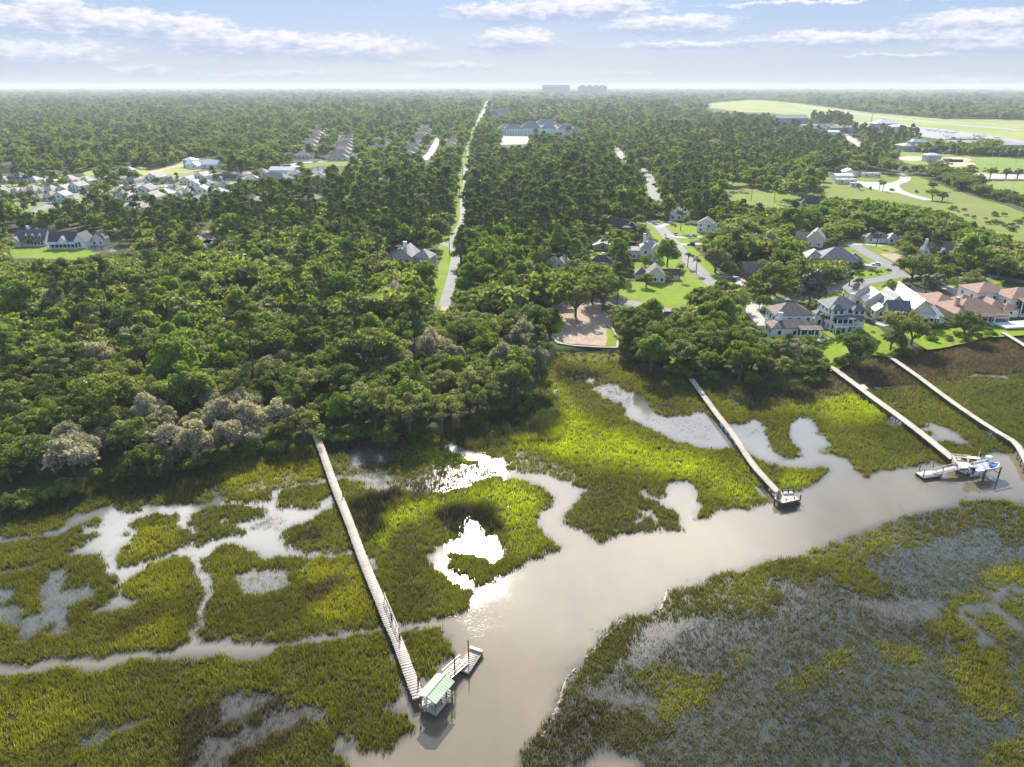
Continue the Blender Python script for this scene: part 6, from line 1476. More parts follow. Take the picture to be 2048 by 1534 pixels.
# orange road-work signs
ORG = mat('orange_sign_face', (.85, .12, .03), .5, var=.05)
for (u, v, s_, l_) in ((1350, 462, 1.0, 'orange diamond road-work sign beside the upper driveway'), (1396.5, 508, .9, 'orange diamond road-work sign on the right lane verge'), (386, 500, 1.3, 'red-orange diamond sign by the turning circle in the left woods'), (423, 484, .8, 'small orange sign on the green traffic island')):
    r = empty('road_sign', P(u, v, GZ), 0, l_, 'road sign')
    MB().box((0, -.06, 2.6 * s_), (1.3 * s_, .05, 1.3 * s_), ry=math.radians(45)).build('sign_face', ORG, r)
    MB().box((0, 0, 1.2 * s_), (.1, .08, 2.4 * s_)).build('post', m_steel, r)
# utility poles and wires along the main road
poles = []
for k_, (u, v, vt) in enumerate([(899, 505, 462), (914, 405, 370), (919, 391, 352), (925, 360, 322), (932, 327, 302), (937.5, 309, 288), (943, 291, 273), (948, 278, 262), (952, 266, 252), (956, 255, 243), (960, 244, 234), (966, 230, 221)]):
    p = P(u, v, GZ)
    h_ = 11.5
    r = empty('utility_pole', p, 0, 'wooden utility pole, %s from the camera along the main road' % ORD[k_], 'utility pole', 'utility poles along the main road')
    MB().cyl((0, 0, 0), (0, 0, h_), .17, .12, n=6).build('pole', m_pile, r)
    MB().box((0, 0, h_ - .8), (1.8, .1, .12)).build('crossarm', m_pile, r)
    poles.append(p + Vector((0, 0, h_ - .8)))
for sx, nm in ((-.9, 'left'), (0, 'middle'), (.9, 'right')):
    wm = MB(); o0 = poles[0]
    for a, b_ in zip(poles[:-1], poles[1:]):
        pr = None
        for k_ in range(6):
            s_ = k_ / 5; q = a.lerp(b_, s_) + Vector((sx, 0, .1 - 4 * .8 * s_ * (1 - s_))) - o0
            if pr is not None: wm.bar(pr, q, .022, .022)
            pr = q
    wo_ = wm.build('power_line', m_pile); wo_.location = o0
    tag(wo_, '%s sagging wire strung on the utility poles along the main road' % nm, 'power line')
# antenna mast
r = empty('antenna_mast', P(1740, 256, GZ), 0, 'tall slender antenna mast standing above the airport trees', 'mast')
pm_ = P(1740, 256, GZ); HM = 0
for _ in range(1):
    lo_, hi_ = 1, 90
    for __ in range(30):
        mid = (lo_ + hi_) / 2
        if proj(pm_.x, pm_.y, GZ + mid)[1] > 219: lo_ = mid
        else: hi_ = mid
    HM = lo_
MB().cyl((0, 0, 0), (0, 0, HM), 1.0, .5, n=8).build('pole', m_steel, r)
for k_ in (.86, .94, 1.0):
    m_ = MB().box((0, 0, HM * k_), (4.4, .5, .5)).box((0, 0, HM * k_), (.5, 4.4, .5))
    for i in range(4): a_ = i * math.pi / 2; m_.box((math.cos(a_) * 2.2, math.sin(a_) * 2.2, HM * k_), (.9, .9, 3.4))
    m_.build('antenna_array', m_steel, r)
# ball field floodlight poles
for k_, (u, v, vt) in enumerate([(1823, 319, 299), (1840, 320, 299), (1853, 321, 297), (1876, 324, 302), (1892, 324, 300), (1909, 322, 298), (1981, 330, 303), (1990, 347, 302), (2031, 330, 300), (1880, 337, 306), (2020, 400, 340)]):
    p = P(u, v, GZ); lo_, hi_ = 1, 30
    for __ in range(25):
        mid = (lo_ + hi_) / 2
        if proj(p.x, p.y, GZ + mid)[1] > vt: lo_ = mid
        else: hi_ = mid
    r = empty('floodlight_pole', p, 0, 'grey floodlight pole, %s listed from the left round the ball fields' % ORD[k_] if k_ < 10 else 'grey floodlight pole alone in the lower field', 'light pole', 'floodlight poles at the ball fields')
    MB().cyl((0, 0, 0), (0, 0, lo_), .16, .1, n=6).build('pole', m_steel, r)
    MB().box((0, 0, lo_), (2.2, .3, .5)).build('lamp_bank', m_steel, r)
# ------------------------------------------------------------------ trees
def leaf_mat(name, c1, c2, c3, trans=.35, gloss=.022):
    m = bpy.data.materials.new(name); m.use_nodes = True
    t = NT(m.node_tree); m.node_tree.nodes.clear()
    at = t.n('ShaderNodeAttribute', attribute_name='tint')
    oi = t.n('ShaderNodeObjectInfo')
    c = t.ramp(oi.outputs['Random'], [(0, c1), (.5, c2), (1, c3)])
    k = t.n('ShaderNodeCombineColor', ins={0: at.outputs['Fac'], 1: at.outputs['Fac'], 2: at.outputs['Fac']}).outputs[0]
    c = t.mix(1.0, c, k, 'MULTIPLY')
    d = t.n('ShaderNodeBsdfDiffuse', ins={0: c})
    tr = t.n('ShaderNodeBsdfTranslucent', ins={0: t.mix(1.0, c, (1.35, 1.45, .75, 1), 'MULTIPLY')})
    mx = t.n('ShaderNodeMixShader', ins={0: trans, 1: d.outputs[0], 2: tr.outputs[0]})
    gl = t.n('ShaderNodeBsdfGlossy', ins={0: (1, 1, 1, 1), 1: .5})
    m2 = t.n('ShaderNodeMixShader', ins={0: gloss, 1: mx.outputs[0], 2: gl.outputs[0]})
    t.n('ShaderNodeOutputMaterial', ins={0: m2.outputs[0]})
    return m
LM = {'oak': leaf_mat('live_oak_leaves', (.090, .130, .020), (.160, .195, .026), (.205, .21, .075), .50),
      'bright': leaf_mat('fresh_leaves', (.13, .21, .014), (.18, .25, .018), (.14, .20, .022), .5),
      'pine': leaf_mat('pine_needles', (.105, .145, .036), (.09, .135, .030), (.15, .17, .045), .4),
      'mossy': leaf_mat('moss_hung_leaves', (.24, .225, .15), (.31, .275, .21), (.38, .33, .27), .42),
      'shrub': leaf_mat('shrub_leaves', (.09, .145, .014), (.13, .19, .018), (.17, .22, .02), .45),
      'palm': leaf_mat('palm_fronds', (.085, .105, .035), (.10, .12, .04), (.075, .10, .03), .3),
      'magnolia': leaf_mat('glossy_dark_leaves', (.030, .045, .016), (.035, .052, .016), (.04, .055, .02), .2, .09)}
m_bark = mat('grey_bark', (.13, .105, .08), .95, scale=3, col2=(.07, .055, .042))
def leaves(r, centers, radii, n, size, squash=.8, shell=.78, up=-.25, tintvar=.18, droop=0, seedtint=None, facing=.55, aspect=1.7):
    """leaf clumps over the outsides of many small lobes"""
    k = len(centers)
    wgt = radii ** 2; wgt = wgt / wgt.sum()
    li = r.choice(k, n, p=wgt)
    d = r.normal(size=(n, 3)); d /= np.linalg.norm(d, axis=1)[:, None]
    flip = (d[:, 2] < up); d[flip, 2] *= -1
    rad = radii[li] * (shell + (1.12 - shell) * r.random(n))
    pos = centers[li] + d * rad[:, None] * np.array([1, 1, squash])
    if droop: pos[:, 2] -= droop * r.random(n) ** 2
    nr = r.normal(size=(n, 3)); nr /= np.linalg.norm(nr, axis=1)[:, None]
    nn = d * facing + nr * (1 - facing); nn /= np.linalg.norm(nn, axis=1)[:, None]
    a = np.cross(nn, r.normal(size=(n, 3))); a /= np.linalg.norm(a, axis=1)[:, None] + 1e-9
    b_ = np.cross(nn, a)
    sz = size * r.uniform(.6, 1.35, n)[:, None]
    v = np.stack([pos - a * sz * aspect * .5, pos + b_ * sz * .5, pos + a * sz * aspect * .5, pos - b_ * sz * .5], 1)
    lt = r.uniform(1 - tintvar, 1 + tintvar, k)[li] * r.uniform(.78, 1.24, n)
    return v.reshape(-1, 3), np.repeat(lt, 4)
def crown_mesh(name, kind, V, T):
    f = np.arange(len(V)).reshape(-1, 4)
    return np_mesh(name, V, f, LM[kind], {'tint': T})
def dome(r, n, R, H, z0, spread=1.0):
    """lobe centres scattered over a low dome"""
    a = r.uniform(0, 2 * np.pi, n); q = np.sqrt(r.random(n)) * spread
    x, y = np.cos(a) * q * R, np.sin(a) * q * R
    z = z0 + H * np.sqrt(np.clip(1 - (q / spread) ** 2 * .92, 0, 1)) * r.uniform(.62, 1.02, n)
    return np.stack([x, y, z], 1)
def limbs(mb, cs, h0, rt, r, n=7):
    for c in cs[r.choice(len(cs), min(n, len(cs)), replace=False)]:
        mid = Vector((c[0] * .45, c[1] * .45, h0 + (c[2] - h0) * .55))
        mb.cyl((0, 0, h0), mid, rt * .5, rt * .32, n=5, caps=False); mb.cyl(mid, c, rt * .32, rt * .08, n=5, caps=False)
PROTO = {}
def mk(kind, idx, crown, trunk): PROTO.setdefault(kind, []).append((crown, trunk))
LOD = {}
for i in range(9):                                # live oaks: wide domes, R about 5, 9-11 m tall
    r = np.random.default_rng(100 + i)
    R, H, z0 = r.uniform(4.2, 5.4), r.uniform(3.6, 5.2), r.uniform(3.4, 4.8)
    ec = 1 + r.uniform(-.2, .2)
    big = dome(r, 7, R * .62, H * .72, z0); big[:, 0] *= ec           # main boughs, each carrying its own cluster of small lobes
    cs = np.vstack([b_ + r.normal(0, 1, (9, 3)) * np.array([1.15, 1.15, .62]) * R / 4.6 for b_ in big] + [dome(r, 14, R * .95, H * .8, z0 - .3)])
    cs[:, 2] = np.clip(cs[:, 2], z0 * .55, None); rd = r.uniform(.38, 1.15, len(cs)) * R / 4.6
    V, T = leaves(r, cs, rd, 6800, .27, squash=.74, tintvar=.26)
    tm = MB(); rt = .42; tm.cyl((0, 0, -.4), (0, 0, z0 * .62), rt, rt * .8, n=7, caps=False); limbs(tm, cs, z0 * .55, rt, r, 9)
    mk('oak', i, crown_mesh('crown', 'oak', V, T), tm.mesh('trunk', m_bark))
    V2, T2 = leaves(r, cs, rd * 1.15, 760, .85, squash=.74, tintvar=.28); LOD.setdefault('oak', []).append(crown_mesh('crown_far', 'oak', V2, T2))
for i in range(5):                                # fresh broadleaf trees
    r = np.random.default_rng(200 + i)
    R, H, z0 = r.uniform(3.4, 4.4), r.uniform(5.5, 7.5), r.uniform(2.4, 3.4)
    cs = dome(r, 30, R * .8, H, z0); cs = np.vstack([cs, dome(r, 14, R * .85, H * .5, z0)]); rd = r.uniform(.7, 1.5, len(cs))
    V, T = leaves(r, cs, rd, 4600, .34, squash=.95, tintvar=.2)
    tm = MB(); tm.cyl((0, 0, -.4), (0, 0, z0 + 2), .3, .2, n=6, caps=False); limbs(tm, cs, z0, .3, r, 7)
    mk('bright', i, crown_mesh('crown', 'bright', V, T), tm.mesh('trunk', m_bark))
    V2, T2 = leaves(r, cs, rd * 1.05, 560, 1.0, squash=.9); LOD.setdefault('bright', []).append(crown_mesh('crown_far', 'bright', V2, T2))
for i in range(6):                                # pines: bare trunk, irregular clumped top
    r = np.random.default_rng(300 + i)
    hh = r.uniform(14, 18); R = r.uniform(2.4, 3.4)
    n = 22
    zz = hh * (1 - .45 * r.random(n) ** 1.2); q = R * (1 - ((zz - hh * .72) / (hh * .30)) ** 2 * .75).clip(.15, 1) * r.uniform(.25, 1, n); a = r.uniform(0, 2 * np.pi, n)
    cs = np.stack([np.cos(a) * q, np.sin(a) * q, zz], 1); cs[0] = (0, 0, hh); rd = r.uniform(.6, 1.25, n)
    V, T = leaves(r, cs, rd, 3000, .30, squash=.62, tintvar=.22, aspect=2.2)
    tm = MB(); tm.cyl((0, 0, -.4), (r.uniform(-.4, .4), r.uniform(-.4, .4), hh * .95), .26, .08, n=6, caps=False)
    for c in cs[1:]: tm.cyl((0, 0, c[2] - .8), c, .08, .03, n=4, caps=False)
    mk('pine', i, crown_mesh('crown', 'pine', V, T), tm.mesh('trunk', m_bark))
    V2, T2 = leaves(r, cs, rd * 1.05, 460, .85, squash=.7); LOD.setdefault('pine', []).append(crown_mesh('crown_far', 'pine', V2, T2))
for i in range(4):                                # oaks grey with hanging moss
    r = np.random.default_rng(400 + i)
    R, H, z0 = r.uniform(3.6, 4.6), r.uniform(3.2, 4.5), r.uniform(3.0, 4.2)
    cs = dome(r, 30, R * .85, H, z0); rd = r.uniform(.6, 1.3, len(cs))
    V, T = leaves(r, cs, rd, 3400, .24, squash=.8, tintvar=.3, droop=1.6, facing=.2, aspect=3.0)
    tm = MB(); tm.cyl((0, 0, -.4), (0, 0, z0 * .8), .36, .26, n=6, caps=False); limbs(tm, cs, z0 * .6, .36, r, 16)
    mk('mossy', i, crown_mesh('crown', 'mossy', V, T), tm.mesh('trunk', m_bark))
for i in range(5):                                # shrubs to the ground
    r = np.random.default_rng(500 + i)
    cs = dome(r, 16, 1.7, 1.7, .3); rd = r.uniform(.45, .95, len(cs))
    V, T = leaves(r, cs, rd, 1500, .24, squash=.9, tintvar=.22)
    tm = MB().cyl((0, 0, -.3), (0, 0, 1.0), .1, .05, n=5, caps=False)
    mk('shrub', i, crown_mesh('foliage', 'shrub', V, T), tm.mesh('stem', m_bark))
r = np.random.default_rng(600)
cs = dome(r, 40, 3.0, 8.0, 1.6); cs = np.vstack([cs, dome(r, 20, 3.3, 3.5, 1.6)]); rd = r.uniform(.7, 1.3, len(cs))
V, T = leaves(r, cs, rd, 5600, .32, squash=.9); mk('magnolia', 0, crown_mesh('crown', 'magnolia', V, T), MB().cyl((0, 0, -.4), (0, 0, 4), .3, .2, n=6).mesh('trunk', m_bark))
for i, hh in enumerate((4.2, 6.0, 9.5)):          # palms
    r = np.random.default_rng(700 + i)
    tm = MB().cyl((0, 0, -.3), (.15, 0, hh), .2, .16, n=7, caps=False).cyl((.15, 0, hh - .7), (.15, 0, hh + .2), .3, .2, n=7)
    vs, fs, tt_ = [], [], []
    for k_ in range(26):
        a = k_ * 2.399; e0 = r.uniform(-.2, 1.1); L = r.uniform(1.5, 2.0); pr = None
        for s_ in range(6):
            q = s_ / 5; rr = L * q; z_ = hh + math.sin(e0) * rr - .75 * rr * rr / L
            c = np.array([.15 + math.cos(a) * rr * math.cos(e0 * .5), math.sin(a) * rr * math.cos(e0 * .5), z_]); wd = .42 * math.sin(math.pi * (.12 + .86 * q))
            sd = np.array([-math.sin(a), math.cos(a), 0]) * wd
            vs += [c - sd + (0, 0, -.12), c + (0, 0, .08), c + sd + (0, 0, -.12)]; tt_ += [r.uniform(.75, 1.25)] * 3
            if s_: b0 = len(vs) - 6; fs += [(b0, b0 + 1, b0 + 4, b0 + 3), (b0 + 1, b0 + 2, b0 + 5, b0 + 4)]
    mk('palm', i, np_mesh('fronds', np.array(vs), np.array(fs), LM['palm'], {'tint': np.array(tt_)}), tm.mesh('trunk', m_bark))
RADH = {'oak': (4.8, 9.2), 'bright': (4.0, 10.0), 'pine': (3.0, 16.5), 'mossy': (4.2, 8.2), 'shrub': (2.0, 2.4), 'magnolia': (3.6, 10), 'palm': (2.0, 7)}
NAME = {'bushy': 'bushy_tree', 'oak': 'live_oak', 'bright': 'broadleaf_tree', 'pine': 'pine_tree', 'mossy': 'moss_hung_oak', 'shrub': 'shrub', 'magnolia': 'magnolia_tree', 'palm': 'palm_tree'}
CROWNN = {'palm': 'fronds', 'shrub': 'foliage'}
def tree(kind, x, y, s_, label, group=None, z=None, idx=None, sz=1.0, cat='tree', nm=None):
    k_ = random.randrange(len(PROTO[kind])) if idx is None else idx
    cm, tm = PROTO[kind][k_]
    o = bpy.data.objects.new(nm or NAME[kind], None); COL.objects.link(o)
    zz = GZ if z is None else z
    o.location = (x, y, zz - .05); o.scale = (s_, s_, s_ * sz); o.rotation_euler = (0, 0, random.uniform(0, 6.28))
    tag(o, label, cat if kind != 'shrub' else 'shrub', group)
    a = bpy.data.objects.new(cm.name.split('.')[0], cm); COL.objects.link(a); a.parent = o
    b_ = bpy.data.objects.new(tm.name.split('.')[0], tm); COL.objects.link(b_); b_.parent = o
    return o
TREES = []       # x, y, r
# hand placed trees: kind, u, v (pixel of the foot), scale, label
HAND = [
 ('oak', 1151, 634, 1.15, 'tall thin-crowned oak standing in the middle of the dirt lot'), ('oak', 1206, 622, 1.45, 'big dark oak at the right of the dirt lot'),
 ('oak', 1184, 606, 1.1, 'spreading oak behind the dirt lot'), ('oak', 1120, 606, 1.0, 'grey-green oak at the upper left corner of the dirt lot'),
 ('oak', 1400, 640, 1.25, 'dense oak right of the hidden charcoal roof'), ('oak', 1440, 622, 1.2, 'dense oak on the inner side of the shore lane'), ('oak', 1466, 636, 1.15, 'oak at the lane corner before the white houses'), ('oak', 1360, 684, 1.1, 'oak in front of the hidden charcoal roof'), ('bright', 1300, 660, 1.0, 'pale green tree left of the hidden charcoal roof'), ('oak', 1262, 690, 1.3, 'large oak right beside the bulkhead corner'),
 ('bright', 1334, 534, 1.25, 'round bright tree left of the lane, above the bungalow'), ('oak', 1290, 532, .6, 'small grey-green tree before the tall white house'),
 ('shrub', 1335, 562, 1.5, 'round bush before the bungalow wall'), ('oak', 1292, 574, .65, 'grey oak at the left of the bungalow'),
 ('oak', 1430, 545, 1.25, 'broad grey-green oak right of the lane, nearer one'), ('oak', 1460, 520, 1.2, 'broad grey-green oak right of the lane, farther one'), ('oak', 1500, 510, 1.1, 'broad oak above the long brown roof'),
 ('oak', 1548, 590, 1.45, 'large oak left of the shore lane bend'), ('magnolia', 1618, 612, 1.3, 'tall glossy dark tree between the two white houses'),
 ('oak', 1822, 566, 1.25, 'dense oak by the lane junction'), ('oak', 1850, 560, 1.0, 'oak standing right behind the lane junction oak'), ('oak', 1895, 556, 1.1, 'open oak in front of the columned house'),
 ('oak', 1940, 594, 1.05, 'solitary slender oak beside the curving pale driveway'), ('oak', 1995, 560, 1.1, 'oak right of the lawn near the right edge'), ('bright', 1930, 515, 1.0, 'round tree right of the columned house'),
 ('oak', 1700, 726, 1.1, 'tall conifer-like oak on the lawn before the three-storey house'), ('oak', 1718, 722, .7, 'smaller oak joined to the lawn oak'), ('oak', 1800, 688, 1.2, 'rusty green oak before the cream house'),
 ('oak', 1822, 690, .9, 'low oak right of the rusty green oak'), ('oak', 1780, 700, .65, 'dark rounded bush-like tree on the marsh edge below the cream house'), ('oak', 1926, 674, .9, 'dense bushy tree before the tan house'),
 ('oak', 820, 866, 1.0, 'rounded light green oak alone at the marsh edge'), ('bright', 1360, 300, 1.2, 'fresh green tree in the pine woods by the highway'),
 ('pine', 1361, 462, .85, 'lone pine on the lane lawn'), ('palm', 1375, 535, .95, 'feathery palm on the verge by the bungalow'), ('palm', 1392, 548, 1.0, 'bushy palm right of the bungalow'), ('palm', 1358, 560, 1.0, 'palm at the right of the bungalow wall'),
 ('palm', 1693, 600, 1.05, 'very tall thin palm between the white houses, left of the pair'), ('palm', 1709, 612, 1.0, 'tall thin palm between the white houses, right of the pair'), ('palm', 1630, 640, .9, 'palm at the right corner of the brown-roofed white house'),
 ('palm', 1643, 664, .9, 'short palm beside the porch deck'), ('palm', 1684, 655, .85, 'palm in front of the three-storey house'), ('palm', 1850, 590, 1.6, 'bushy date palm by the brick court, left one'), ('palm', 1872, 588, 1.6, 'bushy date palm by the brick court, right one'),
 ('palm', 1752, 494, 1.0, 'palm on the lawn of the low white house'), ('palm', 1742, 482, 1.0, 'palm beside the garage of the low white house'), ('palm', 1789, 486, 1.0, 'palm right of the low white house'),
 ('palm', 1758, 380, 1.1, 'left palm of the clump at the gravel yard'), ('palm', 1765, 383, 1.1, 'right palm of the clump at the gravel yard'), ('palm', 1250, 530, 1.0, 'palm left of the tall white house'), ('palm', 1207, 505, 1.0, 'palm below the metal shed'),
 ('bright', 1776, 610, .8, 'light green tree beside the white driveway'), ('bright', 1462, 552, .55, 'young bright tree on the looping driveway'), ('oak', 62, 492, .55, 'round tree before the dormer house'),
 ('oak', 1560, 640, .6, 'small round tree by the driveway, left of the brown-roofed house'), ('bright', 1518, 618, .45, 'small round ornamental tree at the lane, left one'), ('bright', 1533, 616, .45, 'small round ornamental tree at the lane, right one'),
 ('mossy', 1066, 716, 1.0, 'grey dead-looking mossy tree at the marsh corner'), ('mossy', 1045, 740, .9, 'grey mossy tree left of the marsh corner'), ('bright', 1585, 385, 1.5, 'clump of fresh green trees in the meadow, left'), ('bright', 1612, 396, 1.6, 'clump of fresh green trees in the meadow, middle'), ('bright', 1600, 372, 1.2, 'round tree at the back of the meadow'),
 ('bright', 1508, 372, 1.3, 'fresh round tree at the left end of the meadow'), ('bright', 1525, 370, 1.2, 'second fresh round tree at the left end of the meadow'), ('bright', 1545, 366, 1.0, 'fan-shaped tree by the park road'), ('bright', 1675, 350, .8, 'small tree beside the park road'),
 ('oak', 1717, 379, .5, 'small round bush-tree beside the camper'), ('oak', 1864, 400, .9, 'tree at the end of the gravel drive'), ('oak', 1884, 403, .8, 'tree right of the one at the end of the gravel drive'), ('pine', 1502, 402, .8, 'thin pine in the straw meadow, left'), ('pine', 1548, 405, .75, 'thin pine in the straw meadow, right')]
for (u, v, l_) in ((1882, 358, 'first'), (1908, 358, 'second'), (1936, 358, 'third'), (1940, 352, 'fourth, set back'), (1979, 358, 'fifth'), (2011, 358, 'sixth'), (2034, 358, 'seventh')):
    HAND.append(('oak', u, v, .95, 'umbrella-shaped parking tree, %s from the left along the pale strip' % l_))
for kd, u, v, s_, lb in HAND:
    p = P(u, v, GZ)
    h_ = {1693: 2, 1709: 2}.get(u)
    if u < 2048 and 'umbrella' in lb: o = tree(kd, p.x, p.y, s_ * 1.1, lb, 'umbrella trees along the parking strip')
    else: o = tree(kd, p.x, p.y, s_, lb, idx=(h_ if h_ is not None else (1 if kd == 'palm' and s_ < 1.2 else 0) if kd == 'palm' else None), sz=1.2 if u in (1151,) else 1.0)
    TREES.append((p.x, p.y, RADH[kd][0] * s_ * .8))

# ---- scattered woods
FOREST_NEAR_OAK = np.zeros((RH, RW), np.float32)       # where live oaks dominate
fill(FOREST_NEAR_OAK, [(-900, 1300), (-900, 512), (-100, 508), (200, 512), (330, 505), (430, 502), (560, 480), (700, 478), (790, 480), (880, 505), (895, 560), (890, 700), (1000, 760), (1040, 800), (900, 900), (600, 920), (0, 1100)], 1)
fill(FOREST_NEAR_OAK, [(905, 560), (1100, 520), (1250, 560), (1330, 620), (1660, 640), (1660, 800), (1250, 780), (1240, 700), (1100, 700), (1000, 800), (900, 860), (890, 720)], 1)
fill(FOREST_NEAR_OAK, [(1400, 460), (1620, 420), (1900, 420), (2500, 500), (2500, 620), (2050, 600), (1480, 600)], 1)
PINE = np.zeros((RH, RW), np.float32)
fill(PINE, [(920, 480), (920, 300), (1000, 280), (1240, 290), (1300, 380), (1310, 440), (1200, 470), (1060, 500)], 1)
fill(PINE, [(1310, 420), (1250, 290), (1380, 262), (1560, 235), (1800, 262), (1790, 340), (1420, 350), (1480, 400)], 1)
fill(PINE, [(-900, 500), (-900, 390), (0, 400), (100, 420), (300, 410), (560, 380), (800, 360), (925, 350), (925, 480), (800, 480), (500, 500), (300, 500), (150, 480)], 1)
MOSSY = np.zeros((RH, RW), np.float32)
fill(MOSSY, [(90, 900), (290, 850), (420, 820), (580, 835), (580, 900), (300, 950), (80, 990)], .62)
fill(MOSSY, [(690, 730), (880, 700), (880, 800), (690, 830)], .3); fill(MOSSY, [(970, 700), (1090, 690), (1090, 760), (1000, 800)], .5)
fill(MOSSY, [(-50, 880), (60, 860), (60, 1010), (-50, 1050)], .15)
BRZONE = np.zeros((RH, RW), np.float32)
fill(BRZONE, [(905, 480), (1110, 500), (1110, 620), (905, 650)], .4); fill(BRZONE, [(925, 320), (1040, 310), (1060, 380), (935, 400)], .5); fill(BRZONE, [(1480, 340), (1660, 345), (1640, 400), (1480, 400)], .8)
fill(BRZONE, [(1560, 400), (1800, 410), (1900, 460), (1640, 470)], .25); fill(BRZONE, [(700, 350), (870, 340), (880, 390), (700, 400)], .3)
OPEN = np.zeros((RH, RW), np.float32)                  # thinly wooded: houses and meadow edges
fill(OPEN, [(-900, 345), (470, 335), (480, 405), (100, 440), (-900, 470)], .6)
fill(OPEN, [(1400, 352), (1650, 350), (1650, 415), (1400, 410)], .6)
fill(OPEN, [(1880, 430), (2500, 480), (2500, 560), (2000, 490)], .25)
fill(OPEN, [(1640, 350), (1860, 350), (2500, 440), (2500, 500), (1880, 425), (1660, 400)], .97)
fill(OPEN, [(560, 240), (910, 240), (920, 330), (560, 335)], .45)
CLB = CLEAR > .5; NB = (CLEAR + NOBASE) > .5
def crown_blocks(x, y, z0, rr, h_, frac=.0):
    """does this crown, seen from the photo's viewpoint, fall on ground the photo shows open?"""
    hits = 0; n = 0
    for (dx, dz) in ((0, h_ * .55), (0, h_ * .92), (0, h_ * .2), (-rr * .8, h_ * .6), (rr * .8, h_ * .6), (-rr * .5, h_ * .85), (rr * .5, h_ * .85), (0, 0)):
        u, v = proj(x + dx, y, z0 + dz)
        i, j = int(u / 2 + PADX / 2), int(v / 2)
        n += 1
        if 0 <= i < RW and 0 <= j < RH and CLB[j, i]: hits += 1
    return hits > frac * n
def px_of(x, y):
    u, v = proj(x, y, GZ)
    return min(max(int(u / 2 + PADX / 2), 0), RW - 1), min(max(int(v / 2), 0), RH - 1), u, v
cell = {}
def near_tree(x, y, rr):
    cx_, cy_ = int(x // 10), int(y // 10)
    for i in (-1, 0, 1):
        for j in (-1, 0, 1):
            for (a, b_, c) in cell.get((cx_ + i, cy_ + j), ()):
                if (a - x) ** 2 + (b_ - y) ** 2 < ((rr + c) * .55) ** 2: return True
    return False
def reg(x, y, rr): cell.setdefault((int(x // 10), int(y // 10)), []).append((x, y, rr))
for t_ in TREES: reg(*t_)
rr_ = random.Random(21)
cand = []
y = 118.0
while y < 560:
    step = 4.3 if y < 350 else 5.2
    hw = y * .80 + 30
    x = -hw + rr_.random() * step
    while x < hw:
        cand.append((x + rr_.uniform(-2, 2), y + rr_.uniform(-2, 2)))
        x += step
    y += step
rr_.shuffle(cand)
near = []
for (x, y) in cand:
    i, j, u, v = px_of(x, y)
    if samp(LAND, np.array([x]), np.array([y]), GZ)[0] < .5 or NB[j, i]: continue
    if rr_.random() < OPEN[j, i]: continue
    q = rr_.random()
    if MOSSY[j, i] > rr_.random(): kd = 'mossy'
    elif BRZONE[j, i] > rr_.random(): kd = 'bright'
    elif FOREST_NEAR_OAK[j, i]: kd = 'oak' if q < .80 else ('bright' if q < .94 else ('pine' if q < .97 else 'mossy'))
    elif PINE[j, i]: kd = 'pine' if q < .4 else ('oak' if q < .76 else 'bright')
    else: kd = 'oak' if q < .5 else ('pine' if q < .75 else 'bright')
    s_ = rr_.uniform(.62, 1.2) * (1.0 if y > 175 else .92)
    if rr_.random() < .18: s_ *= 1.4
    if u < 480 and 398 < v < 455: s_ *= .62
    R_, H_ = RADH[kd]
    ok = False
    for k_ in (1, .7, .45):
        sk = s_ * k_
        if near_tree(x, y, R_ * sk): continue
        if any((x - a) ** 2 + (y - b_) ** 2 < (c + R_ * sk * .55) ** 2 for a, b_, c in HOUSE_FP): continue
        if crown_blocks(x, y, GZ, R_ * sk, H_ * sk): continue
        ok = True; break
    if not ok: continue
    reg(x, y, R_ * sk)
    near.append((math.hypot(x, y), kd, x, y, sk, u, v))
near.sort()
cnt = {}; stuffed = []
DESC = {'oak': 'olive-green live oak', 'bright': 'fresh light-green tree', 'pine': 'dark bare-trunked pine', 'mossy': 'grey moss-hung oak'}
def nth(k):
    return '%d%s' % (k, 'th' if 10 <= k % 100 <= 20 else {1: 'st', 2: 'nd', 3: 'rd'}.get(k % 10, 'th'))
rows_ = {}; keepers = []
for (d_, kd, x, y, s_, u, v) in near:
    lim = {'oak': 245, 'bright': 200, 'pine': 290, 'mossy': 120}[kd]
    if -60 < u < 2110 and cnt.get(kd, 0) < lim:
        cnt[kd] = cnt.get(kd, 0) + 1
        rows_.setdefault(int(y // 12), []).append((u, kd, x, y, s_))
    else: stuffed.append((x, y, s_, kd))
for rk_, yk_ in enumerate(sorted(rows_)):
    for q_, (u, kd, x, y, s_) in enumerate(sorted(rows_[yk_])):
        tree(kd, x, y, s_, '%s, %s from the left in the %s row back from the marsh' % (DESC[kd], nth(q_ + 1), nth(rk_ + 1)), '%ss in the woods behind the marsh' % NAME[kd].replace('_', ' '), sz=rr_.uniform(.85, 1.2))
print('near', cnt, 'rest', len(stuffed))
